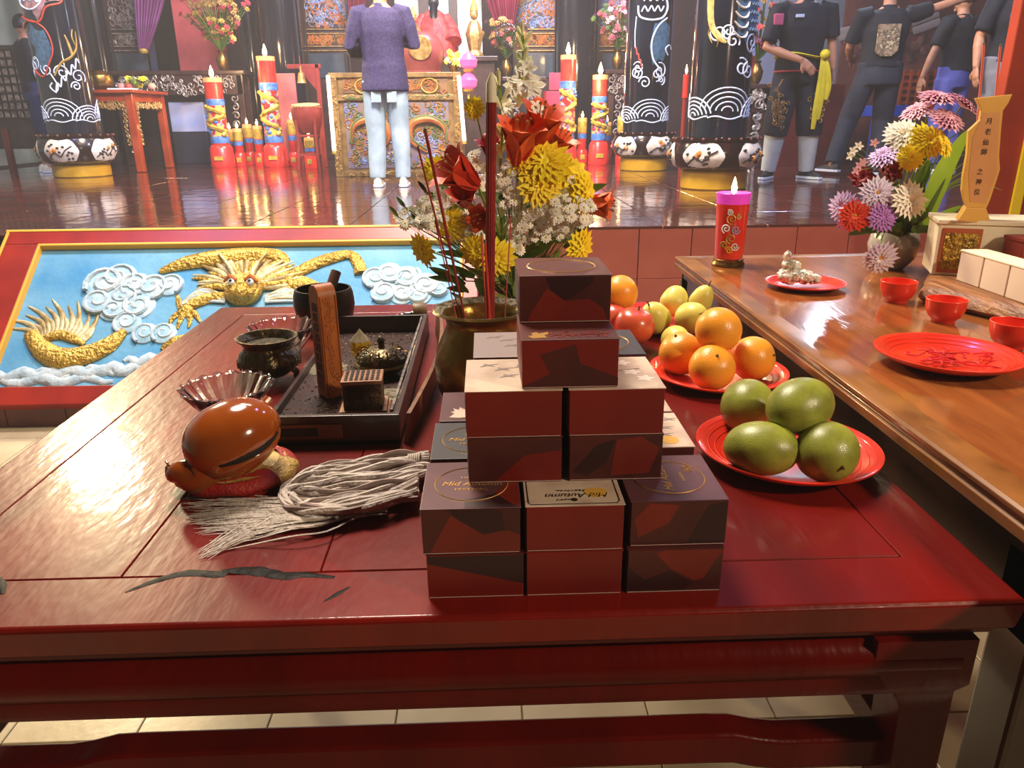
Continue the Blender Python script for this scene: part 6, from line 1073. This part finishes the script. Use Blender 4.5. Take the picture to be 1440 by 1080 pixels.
MB().box((a.x, 9.0, a.z), (b.x, 9.35, b.z-.02)).build('body', mat('crate_dark', '5A2412', rough=.6), cr, 0)
ct = thing('blue_table', 'low blue plastic table carrying the orange crate', 'table', (a.x, 9.0, PF)); MB().box((a.x-.3, 8.9, a.z-.12), (b.x+.1, 9.5, a.z-.001)).build('table_top', mat('blue_plastic', '2A4AA8', rough=.4), ct, 0, .01)
for x in (a.x-.28, b.x): MB().box((x, 8.95, PF+.001), (x+.06, 9.0, a.z-.12)).build('leg', MC['blue_plastic'], ct, 0)
# ------------------------------------------------------------------ people
skinm = mat('skin', 'C08A6A', 'B07C5C', 12, .5, sss=.1)
def hand(mb, w_, d, pn, sc=1.0, curl=.3, side=1):
    d = V(d).normalized(); pn = V(pn); pn = (pn-d*pn.dot(d)).normalized(); s_ = d.cross(pn)*side; w_ = V(w_)
    mb.tube([w_-d*.01, w_+d*.03*sc, w_+d*.085*sc], [.026*sc, .036*sc, .040*sc], 12, flat=.42, hint=pn)
    for k in range(4):
        L_ = (.070, .080, .074, .058)[k]*sc; b = w_+d*.082*sc+s_*((k-1.5)*.0195*sc); P = [b-d*.02]; q = d.copy(); p = b
        for j, f in enumerate((.45, .32, .23)): P.append(p.copy()); q = (q+pn*curl*.6).normalized(); p = p+q*L_*f
        P.append(p); mb.tube(P, [.0095*sc, .0095*sc, .0088*sc, .0082*sc, .0065*sc], 7)
    b = w_+d*.025*sc-s_*.03*sc; mb.tube([b, b+(d*.6-s_*.7).normalized()*.035*sc, b+(d*.8-s_*.45).normalized()*.07*sc+pn*.008], [.013*sc, .012*sc, .009*sc], 8)
def person(label, x, y, face, A, shirt, pants, shoe, H=1.70, group=None, pants_to='ankle', hem=.80, sleeve=.9, hair='18141A', shirtw=0, extra=None, shoulder_w=.19, fat=1.0, sneaker=False):
    t = thing('person', label, 'person', (x, y, PF+.002), group); t.rotation_euler = (0, 0, face); k = H/1.70
    def S_(p): return V(p)*k
    hipL, hipR = V((-.095, 0, .90)), V((.095, 0, .90)); shL, shR = V((-shoulder_w, -.01, 1.40)), V((shoulder_w, -.01, 1.40))
    lean = V(A.get('lean', (0, 0, 0)))
    legs = {'L': A.get('legL', ((-.10, .02, .49), (-.11, -.02, .09))), 'R': A.get('legR', ((.10, .02, .49), (.11, -.02, .09)))}
    arms = {'L': A.get('armL', ((-.25, -.03, 1.12), (-.25, .08, .90), (0, .2, -1))), 'R': A.get('armR', ((.25, -.03, 1.12), (.25, .08, .90), (0, .2, -1)))}
    b = MB()
    def E(mb, c, rx, ry, rz=None, n=24): pass
    def torso(mb, g, z0, z1):
        P = [(.88, .15, .105), (.95, .16, .11), (1.05, .145, .10), (1.15, .15, .105), (1.25, .165, .115), (1.34, .175, .11), (1.40, .165, .095), (1.44, .10, .07), (1.47, .062, .06)]
        rs = []
        for z, rx, ry in P:
            if z < z0-.03 or z > z1+.001: continue
            f = fat if z < 1.3 else 1; u = max(0, (z-.9)/.5); c = lean*u
            rs.append([S_((c.x+(rx*f+g)*cos(a), c.y+(ry*f+g)*sin(a), z)) for a in [2*pi*i/26 for i in range(26)]])
        mb.rings(rs)
    torso(b, 0, .88, 1.47); b.tube([S_(lean+V((0, 0, 1.42))), S_(lean+V((0, .01, 1.50))), S_(lean+V((0, .02, 1.56)))], [.06*k, .055*k, .055*k], 14)
    hc = lean*1.05+V((0, .025, 1.60)); b.ell(S_(hc), (.076*k, .093*k, .115*k), 24, 18, 0, None, lambda p: 1-.10*max(0, -p.z)); b.ell(S_(hc+V((0, .095, -.015))), (.012, .018, .022), 8, 6); b.ell(S_(hc+V((0, .075, -.075))), (.03, .025, .02), 10, 6)
    for s_ in (-1, 1): b.ell(S_(hc+V((s_*.078, -.005, -.01))), (.012, .02, .03), 8, 6)
    for q, sh in (('L', shL), ('R', shR)):
        el, wr, hd_ = arms[q]; sh = sh+lean; sg = -1 if q == 'L' else 1
        b.tube([S_(sh+V((-sg*.06, 0, .0))), S_(sh), S_((sh+V(el))/2), S_(el), S_((V(el)*2+V(wr))/3), S_(wr)], [.055*k, .052*k, .045*k, .038*k, .040*k, .025*k], 14)
        hand(b, S_(wr), hd_, A.get('palm'+q, (-sg, 0, 0)), k, A.get('curl', .3), sg)
    for q, hp_ in (('L', hipL), ('R', hipR)):
        kn, an = legs[q]; b.tube([S_(hp_+V((0, 0, .04))), S_((hp_+V(kn))/2), S_(kn), S_((V(kn)*2+V(an))/3+V((0, -.01, 0))), S_(an)], [.085*k, .078*k, .055*k, .054*k, .036*k], 16)
        b.tube([S_(an), S_(an+V((0, 0, -.04)) if isinstance(an, V) else V(an)+V((0, 0, -.04)))], [.036*k, .038*k], 12)
    sk_ = A.get('skin', skinm); o = fuse(b, 'body', sk_, t, .0095, 2)
    def loc(o): return o
    fm = MB()
    for s_ in (-1, 1): fm.ell(S_(hc+V((s_*.03, .083, .01))), (.013, .008, .007), 10, 6)
    fm.build('eyes', white, o, local=True); fm = MB()
    for s_ in (-1, 1): fm.ell(S_(hc+V((s_*.03, .090, .01))), (.006, .004, .006), 8, 6)
    fm.build('irises', black, o, local=True); MB().tube([S_(hc+V((-.026, .088, -.052))), S_(hc+V((0, .094, -.054))), S_(hc+V((.026, .088, -.052)))], [.003, .006, .003], 6).build('mouth', mat('lips', '9A5048', rough=.5), o, local=True)
    hm = MB(); hm.ell(S_(hc+V((0, -.014, .022))), (.086*k, .096*k, .112*k), 26, 18, 0, None, lambda p: (1+.03*noise.noise(p*6)) if (p.z > .42 or p.y < -.05 and p.z > -.45) else .86)
    hm.build('hair', mat('hair_'+hair, hair, rough=.45), t, 80, local=True)
    c = MB(); torso(c, .022+shirtw, hem if hem > .88 else .88, 1.44)
    if hem < .90:
        rs = []
        for z, g in ((hem, .03), (hem+.05, .03), (.92, .025), (1.0, .02)): rs.append([S_(((.158*fat+g+shirtw)*cos(a), (.11*fat+g+shirtw)*sin(a), z)) for a in [2*pi*i/26 for i in range(26)]])
        c.rings(rs)
    for q, sh in (('L', shL), ('R', shR)):
        el, wr, _ = arms[q]; sh = sh+lean; sg = -1 if q == 'L' else 1; el, wr = V(el), V(wr)
        if sleeve > .6: c.tube([S_(sh+V((-sg*.07, 0, .0))), S_(sh), S_((sh+el)/2), S_(el), S_(el+(wr-el)*.5), S_(el+(wr-el)*.93)], [x*k for x in (.075, .074, .064, .055, .052, .040)], 16)
        else: c.tube([S_(sh+V((-sg*.07, 0, .0))), S_(sh), S_(sh+(el-sh)*.45), S_(sh+(el-sh)*.85)], [x*k for x in (.075, .076, .070, .066)], 16)
    c.tube([S_(lean+V((0, 0, 1.40))), S_(lean+V((0, .004, 1.475)))], [.09*k, .066*k], 16); fuse(c, 'shirt', shirt, t, .011, 2, .010, 8)
    p = MB(); rs = []
    for z, g in ((1.0, .018), (.93, .020), (.86, .022), (.80, .018)): rs.append([S_(((.163*fat+g)*cos(a), (.105*fat+g)*sin(a), z)) for a in [2*pi*i/26 for i in range(26)]])
    p.rings(rs)
    for q, hp_ in (('L', hipL), ('R', hipR)):
        kn, an = V(legs[q][0]), V(legs[q][1]); end = {'ankle': an+(kn-an)*.0, 'knee': kn+(an-kn)*.12, 'calf': kn+(an-kn)*.28}[pants_to]; P = [hp_+V((0, 0, -.02)), (hp_+kn)/2, kn] + ([kn+(an-kn)*.4, an+V((0, 0, -.02))] if pants_to == 'ankle' else [end]); R_ = [.102, .096, .084] + ([.078, .070] if pants_to == 'ankle' else [.078])
        lw_ = A.get('legw', 1); p.tube([S_(x_) for x_ in P], [x_*k*(1+(fat-1)*.6)*(1+(lw_-1)*min(1, n_*.6)) for n_, x_ in enumerate(R_)], 18)
    fuse(p, 'trousers', pants, t, .011, 2, .010, 7)
    for q in 'LR':
        an = V(legs[q][1]); dirf = V(A.get('foot'+q, (0, 1, 0))); s_ = V((dirf.y, -dirf.x, 0)); m = MB(); rs = []
        for u, w_, h_ in ((-.085, .026, .05), (-.06, .038, .085), (-.01, .042, .10), (.05, .040, .075), (.10, .045, .052), (.15, .040, .042), (.175, .022, .030)):
            cc_ = V((an.x, an.y, an.z-.088))+dirf*u; rs.append([S_(cc_+s_*(w_*cos(a_))+V((0, 0, h_*max(0, sin(a_))+(0 if sin(a_) < 0 else .004)))) for a_ in [2*pi*i/14 for i in range(14)]])
        m.rings(rs); o = m.build('shoe', shoe, t, 50, local=True)
        m = MB(); rs = []
        for u, w_ in ((-.09, .024), (-.06, .041), (0, .044), (.10, .048), (.155, .042), (.182, .02)): cc_ = V((an.x, an.y, an.z-.09))+dirf*u; rs.append([S_(cc_+s_*w_), S_(cc_+s_*w_+V((0, 0, .022))), S_(cc_-s_*w_+V((0, 0, .022))), S_(cc_-s_*w_)])
        m.rings(rs); m.build('sole', white if sneaker else A.get('sole', white), o, 0, .003, local=True)
    if extra: extra(t, S_, k)
    return t
jeans = mat('light_jeans', 'A8BCC8', '96ACBA', 9, .8, bump=.3, bsc=160); pur_sh = mat('plum_checked_shirt', '302A4E', '443860', 60, .75, bump=.2, bsc=200, kind='noise'); blk_t = mat('black_tshirt', '16181E', '1E2028', 8, .85); navy = mat('navy_trousers', '262A36', '30343F', 7, .85); blk_p = mat('black_trousers', '1C1E24', '24262C', 7, .85); socks = mat('white_leggings', 'C8CCC4', 'B8BCB4', 8, .8); shw = mat('cream_sneaker', 'D8D0B8', rough=.6); shb = mat('black_sneaker', '1E1E22', rough=.5); yel_s = mat('yellow_sash', 'D8C820', 'C8B81C', 9, .6)
ma = Py(551, 262, 7.1)
def exA(t, S_, k):
    for sx in (-.066, .066): MB().box(S_((sx-.042, -.124, .70)), S_((sx+.042, -.112, .79))).build('back_pocket', jeans, t, 0, .006, local=True)
    MB().ell(S_((0, -.022, 1.685)), (.094*k, .104*k, .05*k), 20, 10).build('cap', mat('grey_cap', '5A6480', rough=.8), t, local=True)
person('man seen from behind in plum shirt and light blue jeans before the gilt altar', ma.x-.01, 7.12, 0, dict(armL=((-.27, -.02, 1.16), (-.12, .24, 1.22), (.5, .5, .7)), armR=((.27, -.02, 1.16), (.12, .24, 1.22), (-.5, .5, .7)), legL=((-.10, .01, .49), (-.105, -.02, .09)), legR=((.105, .01, .49), (.12, -.02, .09))), pur_sh, jeans, shw, 1.73, hem=.79, sneaker=True, extra=exA, shirtw=.012)
bg = Py(497, 66, 7.1); MB().lathe([(.001, -.09), (.06, -.08), (.085, -.03), (.088, .06), (.07, .09), (.001, .095)], (bg.x, 7.26, bg.z), 20).build('shoulder_bag', mat('black_bag', '16161C', rough=.4), [q for q in COL.objects if q.get('category') == 'person'][-1], 50)
# performer with the yellow sash, facing the camera
def exB(t, S_, k):
    m = MB(); m.tube([S_((.188*cos(a), .150*sin(a), 1.03+.02*sin(2*a))) for a in [2*pi*i/36 for i in range(36)]], .032, 8, closed=True, flat=.35, hint=(0, 0, 1)); m.build('sash', yel_s, t, local=True)
    for dx, L_ in ((0, .52), (.05, .36), (-.03, .60)):
        P = smooth_path([S_((-.15, .15, 1.03)), S_((-.165-dx*.5, .17, .92)), S_((-.17-dx, .16, 1.03-L_*.7)), S_((-.165-dx, .15, 1.03-L_))], 5); MB().tube(P, interp([.02, .026, .028, .018], 5), 8, hint=(0, 1, 0), flat=.25).build('sash_tail', yel_s, t, local=True)
    MB().ell(S_((-.16, .165, 1.03)), .045, 12, 8).build('sash_knot', yel_s, t, local=True)
    MB().tube([S_((.205*cos(a), .162*sin(a), .905)) for a in [2*pi*i/36 for i in range(36)]], .008, 6, closed=True).build('red_hem', mat('red_trim', 'B83A48', rough=.6), t, local=True)
    for s_ in (-1, 1):
        random.seed(s_+5); m = MB(); cx_, cz_ = s_*.17, .60
        for i in range(46): u, z = cx_+random.gauss(0, .032), cz_+random.gauss(0, .065); m.tube([S_((p, .118+.02*random.random(), q)) for p, q in spiral(u, z, .004, .024, 1, i, 7)], .006, 4)
        m.tube([S_((cx_, .12, .68)), S_((cx_+s_*.03, .13, .76)), S_((cx_-s_*.01, .135, .84))], .007, 5); tag(m.build('gold_embroidery', mat('gold_thread', 'B08A4A', '8A6434', 30, .5), t, local=True), kind='stuff')
    for an, kn in (((.17, -.02, .09), (.14, .02, .49)), ((-.17, -.02, .09), (-.14, .02, .49))):
        an, kn = V(an), V(kn); a0, b0 = an+V((0, 0, -.02)), an+(kn-an)*.80; MB().tube([S_(a0), S_(a0+(b0-a0)*.35), S_(a0+(b0-a0)*.7), S_(b0)], [.064*k, .074*k, .084*k, .090*k], 18).build('legging', socks, t, 50, local=True)
    MB().box(S_((.19, -.02, 1.27)), S_((.272, .085, 1.36))).build('sleeve_patch', mat('pink_patch', 'C85A70', rough=.7), t, 0, .01, local=True); MB().box(S_((.04, .135, 1.32)), S_((.11, .150, 1.345))).build('chest_flag', white, t, 0, .003, local=True)
pb_ = Py(1108, 235, 7.45)
person('performer in black tee with yellow sash, gold-embroidered black trousers and white leggings', pb_.x, 7.45, pi-.1, dict(armR=((.30, .03, 1.10), (.04, .24, .98), (-.7, .1, -.7)), palmR=(0, -1, 0), armL=((-.27, -.04, 1.14), (-.3, -.02, .92), (0, .1, -1)), legL=((-.14, .02, .49), (-.17, -.02, .09)), legR=((.14, .02, .49), (.17, -.02, .09)), footL=(-.5, .86, 0), footR=(.5, .86, 0), legw=1.28), blk_t, blk_p, shb, 1.80, hem=.90, sleeve=.4, pants_to='calf', extra=exB, fat=1.12, shoulder_w=.21)
# striding performer seen from behind
printm = mat('beige_print', 'A08A6A', '3A3028', 26, .7, lo=.42, hi=.55, c3='C8B48A')
def exC(t, S_, k):
    m = MB(); m.prism([(-.10, 1.14), (-.05, 1.10), (.05, 1.10), (.10, 1.15), (.10, 1.38), (-.10, 1.38)], (S_((0, -.150, 0)), V((1, 0, 0)), V((0, 0, 1)), V((0, -1, 0))), -.02, .012); m.build('back_print', printm, t, 0, .004, local=True)
pcx = Py(1236, 100, 7.85)
person('performer striding away in printed black tee and navy trousers, one arm reaching right', pcx.x, 7.85, -.2, dict(legL=((-.20, .06, .50), (-.32, -.06, .12)), legR=((.12, .12, .50), (.08, .02, .09)), armR=((.40, .05, 1.44), (.68, .12, 1.52), (1, .1, .15)), armL=((-.26, .1, 1.14), (-.2, .3, 1.05), (.4, .8, 0)), lean=(.02, .02, 0), footL=(-.6, .8, 0)), blk_t, navy, shb, 1.80, hem=.93, sleeve=.45, extra=exC, fat=1.1, shoulder_w=.22)
peri = mat('periwinkle_trousers', '4E52A0', '5A60B0', 7, .8); grey_p = mat('grey_shorts', '7A7A80', '6A6A70', 7, .8)
pdx = Py(1342, 100, 8.3); person('person in black tee and periwinkle trousers with arm hanging, beyond the flower arrangement', pdx.x, 8.3, .3, dict(armL=((-.30, .0, 1.14), (-.36, .04, .90), (-.1, .1, -1))), blk_t, peri, shb, 1.76, hem=.96, sleeve=.5, pants_to='ankle')
def exE(t, S_, k):
    m = MB(); m.prism([(-.13, 1.02), (.13, 1.02), (.15, 1.3), (-.15, 1.3)], (S_((0, .130, 0)), V((1, 0, 0)), V((0, 0, 1)), V((0, 1, 0))), -.03, .012); m.build('chest_print', mat('photo_print', 'B8A890', '2A2A30', 34, .7, lo=.45, hi=.56, c3='4A5A8A'), t, 0, .004, local=True)
pex = Py(1418, 100, 6.3); person('person at the right edge in black tee with pale photo print and grey shorts', pex.x, 6.3, pi+.05, dict(armR=((.27, -.03, 1.14), (.29, .02, .92), (0, .2, -1))), blk_t, grey_p, shb, 1.70, hem=.94, sleeve=.5, pants_to='calf', extra=exE, fat=1.1)
# person half hidden behind the far left column
nv = mat('navy_shorts', '1E2A50', '24325C', 7, .8); pfx = Py(66, 225, 9.75); person('person in black top and navy shorts, half hidden behind the far left painted column', pfx.x+.02, 9.75, -.9, dict(armL=((-.34, -.02, 1.20), (-.30, .20, 1.32), (.3, .6, .6)), armR=((.26, 0, 1.12), (.2, .22, 1.1), (-.3, .8, 0))), mat('black_top', '1A1E26', '222832', 7, .8), nv, shw, 1.72, hem=.9, pants_to='knee')
